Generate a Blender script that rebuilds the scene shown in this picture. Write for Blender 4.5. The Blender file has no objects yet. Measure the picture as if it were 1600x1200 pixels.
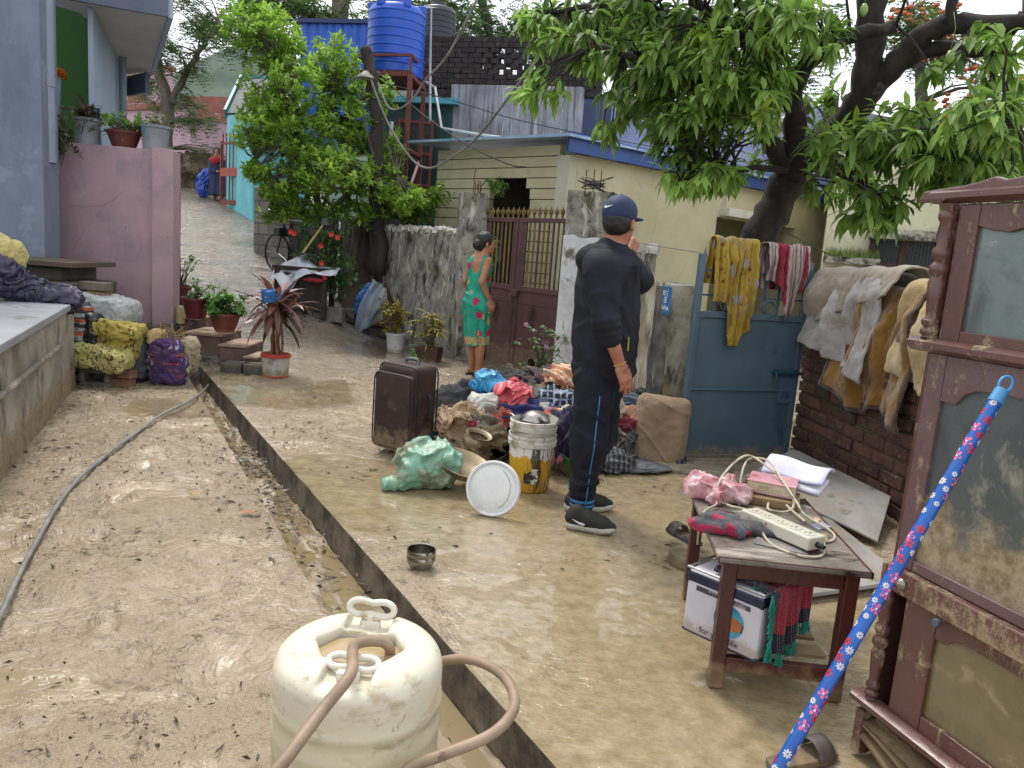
import bpy, bmesh, math, random
import numpy as np
from mathutils import Vector, Matrix, noise as mnoise
R=math.radians
rnd=random.Random(7)
SC=bpy.context.scene
COL=SC.collection
V=Vector
# ------------------------------------------------------------------ camera
CAM_H, PITCH, ROLL, FPX=1.35, R(9.4), R(4.4), 1202.0
_f=V((0, math.cos(PITCH), -math.sin(PITCH)))
_r0=V((1, 0, 0));_u0=V((0, math.sin(PITCH), math.cos(PITCH)))
_r=math.cos(ROLL)*_r0+math.sin(ROLL)*_u0
_u=-math.sin(ROLL)*_r0+math.cos(ROLL)*_u0
CAM=V((0, 0, CAM_H))
def ray(px, py):
    return _f+_r*((px-800)/FPX)+_u*((600-py)/FPX)
def G(px, py, z=0.0):
    d=ray(px, py);t=(z-CAM_H)/d.z
    return CAM+d*t
def D(px, py, y):
    d=ray(px, py);return CAM+d*(y/d.y)
def zg(x, y):
    q=x/max(y, 0.5)
    m=min(max((-q-0.16)/0.12, 0), 1);m=m*m*(3-2*m)
    return 0.18*max(0.0, y-8.7)*m if y<26 else 0.18*17.3*m
def T(px, py):
    d=ray(px, py);t=0.5
    while t<60:
        p=CAM+d*t
        if p.z<zg(p.x, p.y):break
        t+=0.02
    return p
# ------------------------------------------------------------------ objects
def tag(o, label=None, cat=None, group=None, kind=None):
    if label:o['label']=label
    if cat:o['category']=cat
    if group:o['group']=group
    if kind:o['kind']=kind
    return o
def thing(name, label, cat, loc=(0, 0, 0), rz=0.0, group=None, kind=None, rot=None):
    o=bpy.data.objects.new(name, None);COL.objects.link(o)
    o.empty_display_size=0.05
    o.location=loc;o.rotation_euler=rot if rot else(0, 0, rz)
    return tag(o, label, cat, group, kind)
def mtx(o):
    return Matrix.LocRotScale(o.location, o.rotation_euler, o.scale)
def copy_tree(o, parent=None):
    c=o.copy();COL.objects.link(c)
    if parent:c.parent=parent
    for ch in list(o.children):copy_tree(ch, c)
    return c
class MB:
    """collects shapes and links them as one mesh object"""
    def __init__(s):s.v=[];s.f=[];s.m=[];s.cur=0;s.tint=[];s.tcur=0.5
    def face(s, idx):s.f.append(tuple(idx));s.m.append(s.cur);s.tint.append(s.tcur)
    def add(s, verts, faces, M=None):
        b=len(s.v)
        for p in verts:s.v.append(M@V(p)if M else V(p))
        for f in faces:s.face([b+i for i in f])
        return s
    def box(s, c, d, rz=0.0, rot=None, taper=1.0):
        x, y, z=d[0]/2, d[1]/2, d[2]/2;t=taper
        vs=[(-x, -y, -z), (x, -y, -z), (x, y, -z), (-x, y, -z), (-x*t, -y*t, z), (x*t, -y*t, z), (x*t, y*t, z), (-x*t, y*t, z)]
        fs=[(3, 2, 1, 0), (4, 5, 6, 7), (0, 1, 5, 4), (1, 2, 6, 5), (2, 3, 7, 6), (3, 0, 4, 7)]
        Mx=Matrix.Translation(c)@(rot.to_4x4()if rot is not None else Matrix.Rotation(rz, 4, 'Z'))
        return s.add(vs, fs, Mx)
    def beam(s, a, b, w, h, up=(0, 0, 1)):
        a, b=V(a), V(b);d=(b-a);L=d.length;d.normalize()
        x=d.cross(V(up))
        if x.length<1e-4:x=d.cross(V((0, 1, 0)))
        x.normalize();u=x.cross(d)
        Mx=Matrix(((x.x, d.x, u.x, 0), (x.y, d.y, u.y, 0), (x.z, d.z, u.z, 0), (0, 0, 0, 1)))
        return s.box((a+b)/2, (w, L, h), rot=Mx.to_3x3())
    def tube(s, pts, r, n=8, cap=True, closed=False):
        pts=[V(p)for p in pts];N=len(pts)
        rs=r if isinstance(r, (list, tuple))else[r]*N
        b=len(s.v);prev=None
        for i in range(N):
            if closed:t=pts[(i+1)%N]-pts[i-1]
            else:t=pts[min(i+1, N-1)]-pts[max(i-1, 0)]
            if t.length<1e-9:t=V((0, 0, 1))
            t.normalize()
            if prev is None:
                x=t.orthogonal().normalized()
            else:
                x=prev-t*prev.dot(t)
                if x.length<1e-6:x=t.orthogonal()
                x.normalize()
            prev=x;y=t.cross(x)
            for k in range(n):
                a=2*math.pi*k/n
                s.v.append(pts[i]+(x*math.cos(a)+y*math.sin(a))*rs[i])
        M_=N if closed else N-1
        for i in range(M_):
            j=(i+1)%N
            for k in range(n):
                k2=(k+1)%n
                s.face((b+i*n+k, b+i*n+k2, b+j*n+k2, b+j*n+k))
        if cap and not closed:
            s.face([b+k for k in range(n)][::-1]);s.face([b+(N-1)*n+k for k in range(n)])
        return s
    def lathe(s, prof, n=24, M=None, cap=False):
        b=len(s.v);N=len(prof)
        for(r, z)in prof:
            for k in range(n):
                a=2*math.pi*k/n;p=V((r*math.cos(a), r*math.sin(a), z));s.v.append(M@p if M else p)
        for i in range(N-1):
            for k in range(n):
                k2=(k+1)%n;s.face((b+i*n+k, b+i*n+k2, b+(i+1)*n+k2, b+(i+1)*n+k))
        if cap:
            s.face([b+k for k in range(n)][::-1]);s.face([b+(N-1)*n+k for k in range(n)])
        return s
    def prism(s, poly, h, M=None):
        """outline in x,y extruded along z from 0 to h"""
        b=len(s.v);n=len(poly)
        for z in(0, h):
            for(x, y)in poly:p=V((x, y, z));s.v.append(M@p if M else p)
        s.face([b+i for i in range(n)][::-1]);s.face([b+n+i for i in range(n)])
        for i in range(n):j=(i+1)%n;s.face((b+i, b+j, b+n+j, b+n+i))
        return s
    def grid(s, fn, nu, nv, closed=False):
        b=len(s.v)
        for j in range(nv+1):
            for i in range(nu if closed else nu+1):s.v.append(V(fn(i/nu, j/nv)))
        w=nu if closed else nu+1
        for j in range(nv):
            for i in range(nu):
                i2=(i+1)%w if closed else i+1
                s.face((b+j*w+i, b+j*w+i2, b+(j+1)*w+i2, b+(j+1)*w+i))
        return s
    def quad(s, a, b, c, d):return s.add([a, b, c, d], [(0, 1, 2, 3)])
    def build(s, name, mats, parent=None, smooth=None, bevel=0, world=False, solid=0, subsurf=0, bseg=2):
        me=bpy.data.meshes.new(name)
        vs=s.v
        if world and parent is not None:
            chain=Matrix();p=parent
            while p is not None:chain=mtx(p)@chain;p=p.parent
            inv=chain.inverted();vs=[inv@p for p in vs]
        me.from_pydata([tuple(p)for p in vs], [], s.f)
        if not isinstance(mats, (list, tuple)):mats=[mats]
        for m in mats:me.materials.append(m)
        if len(mats)>1:me.polygons.foreach_set('material_index', s.m)
        if any(t!=0.5 for t in s.tint):
            at=me.attributes.new('tint', 'FLOAT', 'FACE');at.data.foreach_set('value', s.tint)
        me.validate();me.update()
        if smooth is not None:
            me.polygons.foreach_set('use_smooth', [True]*len(me.polygons))
            if smooth<180:me.set_sharp_from_angle(angle=R(smooth))
        o=bpy.data.objects.new(name, me);COL.objects.link(o)
        if parent is not None:o.parent=parent
        if solid:
            q=o.modifiers.new('Solid', 'SOLIDIFY');q.thickness=solid;q.offset=0
        if subsurf:
            q=o.modifiers.new('Sub', 'SUBSURF');q.levels=q.render_levels=subsurf
        if bevel:
            q=o.modifiers.new('Bev', 'BEVEL');q.width=bevel;q.segments=bseg;q.limit_method='ANGLE';q.angle_limit=R(40)
        return o
    def center(s):
        a=np.array([tuple(p)for p in s.v]);lo, hi=a.min(0), a.max(0)
        return V(((lo[0]+hi[0])/2, (lo[1]+hi[1])/2, lo[2]))
    def solo(s, name, label, cat, mats, group=None, kind=None, **kw):
        """one mesh that is a whole thing; origin at its base"""
        c=s.center();s.v=[p-c for p in s.v]
        o=s.build(name, mats, **kw);o.location=c
        return tag(o, label, cat, group, kind)
# ------------------------------------------------------------------ implicit surfaces
def sd_cone(P, a, b, r1, r2):
    a=np.array(a, float);b=np.array(b, float);ba=b-a;pa=P-a
    h=np.clip((pa@ba)/max(ba@ba, 1e-12), 0, 1)
    return np.linalg.norm(pa-h[..., None]*ba, axis=-1)-(r1+(r2-r1)*h)
def sd_ell(P, c, r, rot=None):
    p=P-np.array(c, float)
    if rot is not None:p=p@np.array(rot)
    r=np.array(r, float);k0=np.linalg.norm(p/r, axis=-1);k1=np.linalg.norm(p/(r*r), axis=-1)
    return k0*(k0-1)/np.maximum(k1, 1e-9)
def sd_box(P, c, h, rad=0.0, rot=None):
    p=P-np.array(c, float)
    if rot is not None:p=p@np.array(rot)
    q=np.abs(p)-(np.array(h, float)-rad)
    return np.linalg.norm(np.maximum(q, 0), axis=-1)+np.minimum(q.max(-1), 0)-rad
def smin(a, b, k):
    h=np.clip(0.5+0.5*(b-a)/k, 0, 1);return b+(a-b)*h-k*h*(1-h)
def smax(a, b, k):return-smin(-a, -b, k)
def waves(P, scale, seed, oct=3):
    """cheap smooth pseudo noise from rotated sines, about -1..1"""
    g=np.random.RandomState(seed);out=0;amp=1;tot=0
    for o in range(oct):
        acc=0
        for i in range(4):
            d=g.normal(size=3);d/=np.linalg.norm(d);e=g.normal(size=3);e/=np.linalg.norm(e)
            ph, p2=g.uniform(0, 6.28, 2)
            acc=acc+np.sin(P@d*scale*6.28+ph+1.7*np.sin(P@e*scale*4.1+p2))
        out=out+amp*acc/4;tot+=amp;amp*=0.5;scale*=2.03
    return out/tot*1.8
def creases(P, scale, seed, oct=2):return 1-np.abs(waves(P, scale, seed, oct))*2
def surface(fn, lo, hi, step):
    """naive surface nets of fn(P) < 0"""
    lo=np.array(lo, float);hi=np.array(hi, float)
    n=np.maximum(np.ceil((hi-lo)/step).astype(int)+1, 4)
    ax=[lo[i]+step*np.arange(n[i])for i in range(3)]
    P=np.stack(np.meshgrid(*ax, indexing='ij'), -1)
    d=fn(P)
    d[0]=np.maximum(d[0], step);d[-1]=np.maximum(d[-1], step);d[:, 0]=np.maximum(d[:, 0], step);d[:, -1]=np.maximum(d[:, -1], step)
    d[:, :, 0]=np.maximum(d[:, :, 0], step);d[:, :, -1]=np.maximum(d[:, :, -1], step)
    s=d<0
    cnt=np.zeros(n-1);acc=np.zeros(tuple(n-1)+(3,))
    I=np.stack(np.meshgrid(*[np.arange(k-1)for k in n], indexing='ij'), -1)
    def sl(o):return tuple(slice(o[i], n[i]-1+o[i])for i in range(3))
    cs=[(a, b, c)for a in(0, 1)for b in(0, 1)for c in(0, 1)]
    for o in cs:
        for k in range(3):
            if o[k]:continue
            q=list(o);q[k]=1
            A, B=d[sl(o)], d[sl(q)];x=(A<0)!=(B<0)
            t=np.where(x, A/np.where(x, A-B, 1), 0)
            p=np.zeros(acc.shape);p+=np.array(o, float);p[..., k]+=t
            acc+=np.where(x[..., None], p, 0);cnt+=x
    act=cnt>0
    idx=-np.ones(act.shape, int);idx[act]=np.arange(act.sum())
    v=(I[act]+acc[act]/cnt[act][:, None])*step+lo
    F=[]
    for k in range(3):
        a, b=[(1, 2), (2, 0), (0, 1)][k]
        A=s[tuple(slice(0, n[i]-1)if i==k else slice(1, n[i]-1)for i in range(3))]
        B=s[tuple(slice(1, n[i])if i==k else slice(1, n[i]-1)for i in range(3))]
        for sign, msk in((1, A&~B), (-1, ~A&B)):
            q=np.argwhere(msk)
            if not len(q):continue
            base=q.copy();base[:, a]+=1;base[:, b]+=1
            def gi(da, db):
                w=base.copy();w[:, a]-=da;w[:, b]-=db;return idx[w[:, 0], w[:, 1], w[:, 2]]
            quad=np.stack([gi(1, 1), gi(0, 1), gi(0, 0), gi(1, 0)], -1)
            F.append(quad if sign>0 else quad[:, ::-1])
    F=np.concatenate(F);F=F[(F>=0).all(1)]
    return v, F
def sdf_mb(fn, lo, hi, step):
    v, F=surface(fn, lo, hi, step)
    m=MB();m.v=[V(p)for p in v.tolist()];m.f=[tuple(f)for f in F.tolist()];m.m=[0]*len(m.f);m.tint=[0.5]*len(m.f)
    return m
def arr(*p):return[np.array(tuple(q), float)for q in p]
# ------------------------------------------------------------------ materials
def srgb(h):
    h=h.lstrip('#');c=[int(h[i:i+2], 16)/255 for i in(0, 2, 4)]
    return tuple(x/12.92 if x<=.04045 else((x+.055)/1.055)**2.4 for x in c)+(1,)
def rgba(c):
    if isinstance(c, str):return srgb(c)
    return tuple(c)+(1,)if len(c)==3 else c
class NT:
    def __init__(s, name):
        s.m=bpy.data.materials.new(name);s.m.use_nodes=True;s.t=s.m.node_tree
        s.t.nodes.clear();s.out=s.t.nodes.new('ShaderNodeOutputMaterial')
        s.p=s.n('BsdfPrincipled');s.l(s.p.outputs[0], s.out.inputs['Surface'])
        s.tc=s.n('TexCoord')
    def n(s, typ, **kw):
        x=s.t.nodes.new('ShaderNode'+typ)
        for k, v in kw.items():
            if k in x.inputs:
                if hasattr(v, 'is_output'):s.l(v, x.inputs[k])
                else:x.inputs[k].default_value=v
            else:setattr(x, k, v)
        return x
    def l(s, a, b):s.t.links.new(a, b)
    def co(s, scale=(1, 1, 1), rot=(0, 0, 0), loc=(0, 0, 0), src='Object'):
        mp=s.n('Mapping');s.l(s.tc.outputs[src], mp.inputs[0])
        mp.inputs['Scale'].default_value=scale;mp.inputs['Rotation'].default_value=rot;mp.inputs['Location'].default_value=loc
        return mp.outputs[0]
    def noise(s, scale, detail=4, rough=.6, co=None, dist=0):
        x=s.n('TexNoise', Scale=scale, Detail=detail, Roughness=rough, Distortion=dist)
        s.l(co if co is not None else s.tc.outputs['Object'], x.inputs['Vector']);return x.outputs[0]
    def ramp(s, fac, stops, interp='LINEAR'):
        x=s.n('ValToRGB');x.color_ramp.interpolation=interp
        e=x.color_ramp.elements
        while len(e)<len(stops):e.new(0.5)
        for i, (p, c)in enumerate(stops):
            e[i].position=p;e[i].color=rgba(c)if not isinstance(c, (int, float))else(c, c, c, 1)
        s.l(fac, x.inputs[0]);return x.outputs[0]
    def mix(s, fac, a, b, mode='MIX'):
        x=s.n('Mix', data_type='RGBA', blend_type=mode)
        for q, inp in((fac, x.inputs[0]), (a, x.inputs[6]), (b, x.inputs[7])):
            if hasattr(q, 'is_output'):s.l(q, inp)
            elif inp is x.inputs[0]:inp.default_value=q
            else:inp.default_value=rgba(q)if not isinstance(q, (int, float))else(q, q, q, 1)
        return x.outputs[2]
    def math(s, op, a, b=0.0):
        x=s.n('Math', operation=op)
        for q, inp in((a, x.inputs[0]), (b, x.inputs[1])):
            if hasattr(q, 'is_output'):s.l(q, inp)
            else:inp.default_value=q
        return x.outputs[0]
    def bump(s, h, strength=.3, dist=.01, prev=None):
        x=s.n('Bump', Strength=strength, Distance=dist);s.l(h, x.inputs['Height'])
        if prev is not None:s.l(prev, x.inputs['Normal'])
        return x.outputs[0]
    def set(s, **kw):
        for k, v in kw.items():
            k=k.replace('_', ' ')
            if hasattr(v, 'is_output'):s.l(v, s.p.inputs[k])
            else:s.p.inputs[k].default_value=rgba(v)if k in('Base Color', 'Emission Color', 'Subsurface Radius')and not isinstance(v, float)and k=='Base Color' else v
        return s.m
_mc={}
MUD='#8a7558'
def worn(name, c1, c2=None, sc=4, lo=.35, hi=.65, rough=.6, rough2=None, bump=.25, bsc=40, stain=None, mud=None, metal=0, spec=.5, stretch=(1, 1, 1), sheen=0, fine=None, coat=0, detail=5, alpha=None, crack=None):
    """surface of one colour with blotches, optional stains (colour, scale, from, to, stretch) and flood mud from the ground up (height, amount)"""
    if name in _mc:return _mc[name]
    t=NT(name);col=rgba(c1)
    base=t.noise(sc, detail, .62, t.co(stretch))
    if c2 is not None:colr=t.ramp(base, [(lo, c1), (hi, c2)])
    else:colr=t.ramp(base, [(0.2, tuple(x*.82 for x in col[:3])), (0.8, tuple(min(x*1.12, 1)for x in col[:3]))])
    if fine:
        nf=t.noise(fine[1], 3, .7);colr=t.mix(t.ramp(nf, [(fine[2], 0.0), (fine[3], 1.0)]), colr, fine[0])
    for st in(stain if isinstance(stain, list)else[stain]if stain else[]):
        ns=t.noise(st[1], 6, .65, t.co(st[4]if len(st)>4 else(1, 1, 1), loc=(3.1, 1.7, 9.2)))
        colr=t.mix(t.ramp(ns, [(st[2], 0.0), (st[3], 1.0)]), colr, st[0])
    if crack:
        vo=t.n('TexVoronoi', feature='DISTANCE_TO_EDGE', Scale=crack[0]);ad=t.n('MixRGB');ad.inputs[0].default_value=.12;t.l(t.co(), ad.inputs[1]);nn=t.n('TexNoise', Scale=crack[0]*3, Detail=4.0);t.l(t.co(), nn.inputs[0]);t.l(nn.outputs[1], ad.inputs[2]);t.l(ad.outputs[0], vo.inputs['Vector'])
        colr=t.mix(t.math('MULTIPLY', t.ramp(vo.outputs['Distance'], [(.002, .32), (.007, 0.0)]), t.ramp(t.noise(.9, 4, .6, t.co(loc=(6, 6, 1))), [(.48, 0.0), (.6, 1.0)])), colr, crack[1]);colr=t.mix(t.ramp(t.noise(1.6, 6, .72, t.co(loc=(4, 9, 2))), [(.60, 0.0), (.63, .6)]), colr, crack[2])
    r_out=rough
    if rough2 is not None:r_out=t.ramp(t.noise(sc*1.7, 4, .6), [(.35, rough), (.65, rough2)])
    if mud:
        z=t.n('SeparateXYZ');t.l(t.tc.outputs['Object'], z.inputs[0])
        nz=t.noise(9, 5, .7)
        f=t.math('ADD', t.math('MULTIPLY', z.outputs[2], 1.0/mud[0]), t.math('MULTIPLY', t.math('SUBTRACT', nz, .5), 2.2))
        fac=t.ramp(f, [(.55, float(mud[1])), (1.0, float(mud[2])if len(mud)>2 else 0.0)])
        colr=t.mix(fac, colr, t.ramp(t.noise(25, 4, .6), [(.3, '#6b573e'), (.7, '#9a8466')]))
    t.set(Base_Color=colr, Roughness=r_out, Metallic=metal)
    t.p.inputs['Specular IOR Level'].default_value=spec
    if sheen:t.p.inputs['Sheen Weight'].default_value=sheen;t.p.inputs['Sheen Roughness'].default_value=.5
    if coat:t.p.inputs['Coat Weight'].default_value=coat;t.p.inputs['Coat Roughness'].default_value=.15
    if alpha is not None:t.p.inputs['Alpha'].default_value=alpha
    if bump:
        nb=t.noise(bsc, 5, .65, t.co(stretch));t.l(t.bump(nb, bump, .01), t.p.inputs['Normal'])
    _mc[name]=t.m;return t.m
def leafmat(name, dark, light, rough=.45, trans=.25):
    if name in _mc:return _mc[name]
    t=NT(name);a=t.n('Attribute', attribute_name='tint')
    nz=t.noise(3.0, 3, .6)
    f=t.math('ADD', t.math('MULTIPLY', a.outputs['Fac'], .75), t.math('MULTIPLY', nz, .25))
    c=t.ramp(f, [(.1, dark), (.9, light)])
    t.set(Base_Color=c, Roughness=rough)
    tl=t.n('BsdfTranslucent');t.l(c, tl.inputs[0])
    mx=t.n('MixShader');mx.inputs[0].default_value=trans
    t.l(t.p.outputs[0], mx.inputs[1]);t.l(tl.outputs[0], mx.inputs[2]);t.l(mx.outputs[0], t.out.inputs[0])
    _mc[name]=t.m;return t.m
def text_mb(s, size, ext=.001, font=None):
    """lettering as flat geometry in the x,y plane, centred on the origin"""
    cu=bpy.data.curves.new('lettering', 'FONT');cu.body=s;cu.size=size;cu.extrude=ext;cu.align_x='CENTER';cu.align_y='CENTER'
    cu.resolution_u=3
    o=bpy.data.objects.new('lettering', cu);COL.objects.link(o)
    bpy.context.view_layer.update()
    me=bpy.data.meshes.new_from_object(o.evaluated_get(bpy.context.evaluated_depsgraph_get()))
    m=MB();m.add([v.co.copy()for v in me.vertices], [tuple(p.vertices)for p in me.polygons])
    bpy.data.objects.remove(o);bpy.data.curves.remove(cu);bpy.data.meshes.remove(me)
    return m
# ------------------------------------------------------------------ camera, light, air
cam=bpy.data.cameras.new('camera');co=bpy.data.objects.new('camera', cam);COL.objects.link(co)
cam.sensor_width=36;cam.lens=36*FPX/1600;cam.clip_start=.05;cam.clip_end=3000
_b=-_f
co.matrix_world=Matrix(((_r.x, _u.x, _b.x, 0), (_r.y, _u.y, _b.y, 0), (_r.z, _u.z, _b.z, CAM_H), (0, 0, 0, 1)))
SC.camera=co
SC.view_settings.view_transform='Standard';SC.view_settings.look='None';SC.view_settings.exposure=0.92;SC.view_settings.gamma=1
SUN_EL, SUN_AZ=R(60), R(-28)
w=bpy.data.worlds.new('World');SC.world=w;w.use_nodes=True
nt=w.node_tree;nt.nodes.clear()
wo=nt.nodes.new('ShaderNodeOutputWorld');bg=nt.nodes.new('ShaderNodeBackground');nt.links.new(bg.outputs[0], wo.inputs[0])
sky=nt.nodes.new('ShaderNodeTexSky');sky.sky_type='NISHITA';sky.sun_disc=False
sky.sun_elevation=SUN_EL;sky.sun_rotation=SUN_AZ;sky.air_density=1.0;sky.dust_density=4.0;sky.altitude=600
tc=nt.nodes.new('ShaderNodeTexCoord');nz=nt.nodes.new('ShaderNodeTexNoise')
nz.inputs['Scale'].default_value=2.6;nz.inputs['Detail'].default_value=6;nt.links.new(tc.outputs['Generated'], nz.inputs['Vector'])
rp=nt.nodes.new('ShaderNodeValToRGB');rp.color_ramp.elements[0].position=.3;rp.color_ramp.elements[1].position=.62
rp.color_ramp.elements[0].color=(.62, .62, .62, 1);rp.color_ramp.elements[1].color=(.97, .97, .97, 1)
nt.links.new(nz.outputs[0], rp.inputs[0])
mxs=nt.nodes.new('ShaderNodeMix');mxs.data_type='RGBA'
mxs.inputs[7].default_value=(8.2, 8.5, 8.9, 1)
nt.links.new(rp.outputs[0], mxs.inputs[0]);nt.links.new(sky.outputs[0], mxs.inputs[6]);nt.links.new(mxs.outputs[2], bg.inputs[0])
bg.inputs['Strength'].default_value=0.10
sl=bpy.data.lights.new('sun', 'SUN');sl.energy=1.5;sl.angle=R(12);sl.color=(1, .95, .88)
so=bpy.data.objects.new('sun', sl);COL.objects.link(so)
sd=V((math.sin(SUN_AZ)*math.cos(SUN_EL), math.cos(SUN_AZ)*math.cos(SUN_EL), math.sin(SUN_EL)))
so.rotation_euler=sd.to_track_quat('Z', 'Y').to_euler()
# ------------------------------------------------------------------ ground with the open drain
_e0, _e1=G(337, 600), G(868, 1198)
_l0, _l1=G(305, 607, -.04), G(500, 940, -.04)
def edge_r(y):return _e0.x+(_e1.x-_e0.x)*(y-_e0.y)/(_e1.y-_e0.y)
def edge_l(y):return min(_l0.x+(_l1.x-_l0.x)*(y-_l0.y)/(_l1.y-_l0.y), edge_r(y)-.16)
DR_END=7.75
def wet_at(x, y):
    n=mnoise.noise(V((x*.55, y*.42, 3.3)))+.45*mnoise.noise(V((x*1.5, y*1.1, 8.1)))
    if x>edge_r(y)-.1:
        q=math.exp(-(((x+.1)/1.5)**2+((y-3.9)/.9)**2))*.9+math.exp(-(((x-.5)/1.2)**2+((y-2.4)/1.0)**2))*.7
        q+=math.exp(-(((x+2.0)/.9)**2+((y-6.6)/.6)**2))*.7
        w_=n+q-.05-.5*max(0, min(1, (y-4.6)/1.0))*(1 if y<6 else .6)
    else:
        q=math.exp(-(((x+1.1)/.9)**2+((y-2.15)/.42)**2))*1.35+math.exp(-(((x+2.6)/.8)**2+((y-5.9)/.5)**2))*.8
        w_=n+q-.42
    return max(0, min(1, w_*2.6+.1))
_gf=random.Random(12);FOOT=[]
for i in range(120):
    y=1.6+6*_gf.random();s_=_gf.random()<.6;x=edge_l(y)-.15-1.7*_gf.random()if s_ else edge_r(y)+.15+2.6*_gf.random();FOOT.append((x, y, _gf.uniform(-.6, .9), _gf.uniform(.10, .14), _gf.uniform(.04, .055), _gf.uniform(.010, .022)))
def footprint(x, y):
    z=0
    for fx, fy, a, L, W, dp in FOOT:
        dx, dy=x-fx, y-fy
        if abs(dx)<.2 and abs(dy)<.2:
            c, s_=math.cos(a), math.sin(a);q=((dx*s_+dy*c)/L)**2+((dx*c-dy*s_)/W)**2
            if q<2.6:z+=-dp*math.exp(-q*q*.8)+dp*.8*math.exp(-((q-1.5)/.45)**2)
    return z
def ground_z(x, y, side):
    z=zg(x, y)+(-.04 if side=='l' and y<DR_END else 0)
    if 0.8<y<14 and-7<x<4:
        wt=wet_at(x, y);p=V((x, y, 0))
        lump=footprint(x, y)+.015*mnoise.fractal(p*5.5, 1.0, 2.0, 4)+.010*(1-abs(mnoise.noise(p*16+V((4, 0, 0))))*2.4)*(.5+mnoise.noise(p*1.3))
        lump+=.016*max(0, mnoise.noise(p*24)-.2)
        fade=min(1, (y-.8)/.6)*max(0, min(1, (14-y)/5))
        return z+(lump*(1-.85*wt)-.004*wt)*fade, wt
    return z, .15
def build_ground():
    ys=[-4, -2, -1, 0, .5, .9];y=1.2
    while y<420:
        ys.append(y);y+=.024 if y<3.6 else .034 if y<6 else .06 if y<9 else .12 if y<13 else(y-12)*.12+.12
    lo=[0];a=0
    while a<400:a+=.024 if a<1.6 else .05 if a<4.2 else(a-4)*.35+.06;lo.append(a)
    ro=[0];a=0
    while a<400:a+=.024 if a<2.4 else .05 if a<4 else(a-3.9)*.35+.06;ro.append(a)
    m=MB();wts=[];kinds=[]
    nl, nr=len(lo), len(ro);W=nl+2+nr
    for y in ys:
        el, er=edge_l(y), edge_r(y);op=y<DR_END
        for a in reversed(lo):
            x=el-a;z, t=ground_z(x, y, 'l');
            if a==0:z=(-.04+.012*mnoise.noise(V((0, y*7, 0))))if op else zg(x, y)
            m.v.append(V((x+(.012*mnoise.noise(V((5, y*9, 0)))if a==0 else 0), y, z)));wts.append(t)
        zb=-.21 if op else zg(el, y)-.01
        m.v.append(V((el+.012, y, zb)));wts.append(.4);m.v.append(V((er-.012, y, zb)));wts.append(.4)
        for a in ro:
            x=er+a;z, t=ground_z(x, y, 'r')
            if a==0:z=.004*mnoise.noise(V((9, y*5, 0)))+zg(x, y)
            m.v.append(V((x, y, z)));wts.append(t)
    for j in range(len(ys)-1):
        for i in range(W-1):
            m.cur=1 if(nl-1<=i<=nl+1 and ys[j]<DR_END)else 0
            b=j*W+i;m.face((b, b+1, b+W+1, b+W))
    t=NT('wet_mud');at=t.n('Attribute', attribute_name='wet');wet=at.outputs['Fac']
    geo=t.n('NewGeometry');pos=geo.outputs['Position']
    n1=t.noise(1.3, 6, .65, pos);n2=t.noise(14, 6, .7, pos);n3=t.noise(70, 4, .7, pos)
    c=t.ramp(n1, [(.3, '#8b7a62'), (.7, '#aa987d')])
    rgh=t.ramp(t.noise(1.7, 5, .7, pos, .6), [(.37, 0.0), (.55, 1.0)]);c=t.mix(t.math('MULTIPLY', t.ramp(n2, [(.32, 1.0), (.45, 0.0)]), t.math('ADD', t.math('MULTIPLY', rgh, .8), .15)), c, '#75654f')
    c=t.mix(t.math('MULTIPLY', t.ramp(n3, [(.3, .7), (.42, 0.0)]), rgh), c, '#5d4c38')
    ln=t.math('ABSOLUTE', t.math('SUBTRACT', t.noise(11, 4, .6, pos, 1.4), .5));lm=t.math('MULTIPLY', t.ramp(ln, [(.008, 1.0), (.022, 0.0)]), t.ramp(t.noise(2.6, 4, .7, pos), [(.46, 0.0), (.58, .9)]));c=t.mix(t.math('MULTIPLY', lm, t.math('ADD', rgh, .1)), c, '#4d4030')
    cw=t.ramp(n2, [(.35, '#857659'), (.62, '#a09072')])
    wf=t.ramp(t.math('ADD', wet, t.math('MULTIPLY', t.math('SUBTRACT', n2, .5), .9)), [(.35, 0.0), (.6, 1.0)])
    sx=t.n('SeparateXYZ');t.l(pos, sx.inputs[0])
    far=t.ramp(t.math('ADD', t.math('MULTIPLY', sx.outputs[1], 0.05), t.math('MULTIPLY', t.math('SUBTRACT', n1, .5), .35)), [(.36, 0.0), (.52, 1.0)])
    c=t.mix(wf, c, cw)
    slab=t.mix(t.ramp(t.noise(4, 6, .75, pos), [(.42, 1.0), (.6, 0.0)]), t.ramp(n2, [(.3, '#77716a'), (.7, '#968f85')]), '#5d574f')
    c=t.mix(far, c, t.mix(t.ramp(n1, [(.42, 0.0), (.6, .6)]), slab, '#8c7c66'))
    rg=t.mix(wf, t.mix(rgh, .17, t.ramp(n2, [(.35, .14), (.65, .4)])), .05)
    t.set(Base_Color=c, Roughness=rg)
    mpx=t.n('Mapping');t.l(pos, mpx.inputs[0]);mpx.inputs['Scale'].default_value=(13, 19, 13);mpx.inputs['Rotation'].default_value=(0, 0, .3)
    rip=t.noise(1.7, 4, .62, mpx.outputs[0], .5)
    b1=t.bump(t.math('MULTIPLY', rip, t.ramp(t.noise(1.2, 4, .6, pos), [(.35, .12), (.68, .9)])), .8, .012)
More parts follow.
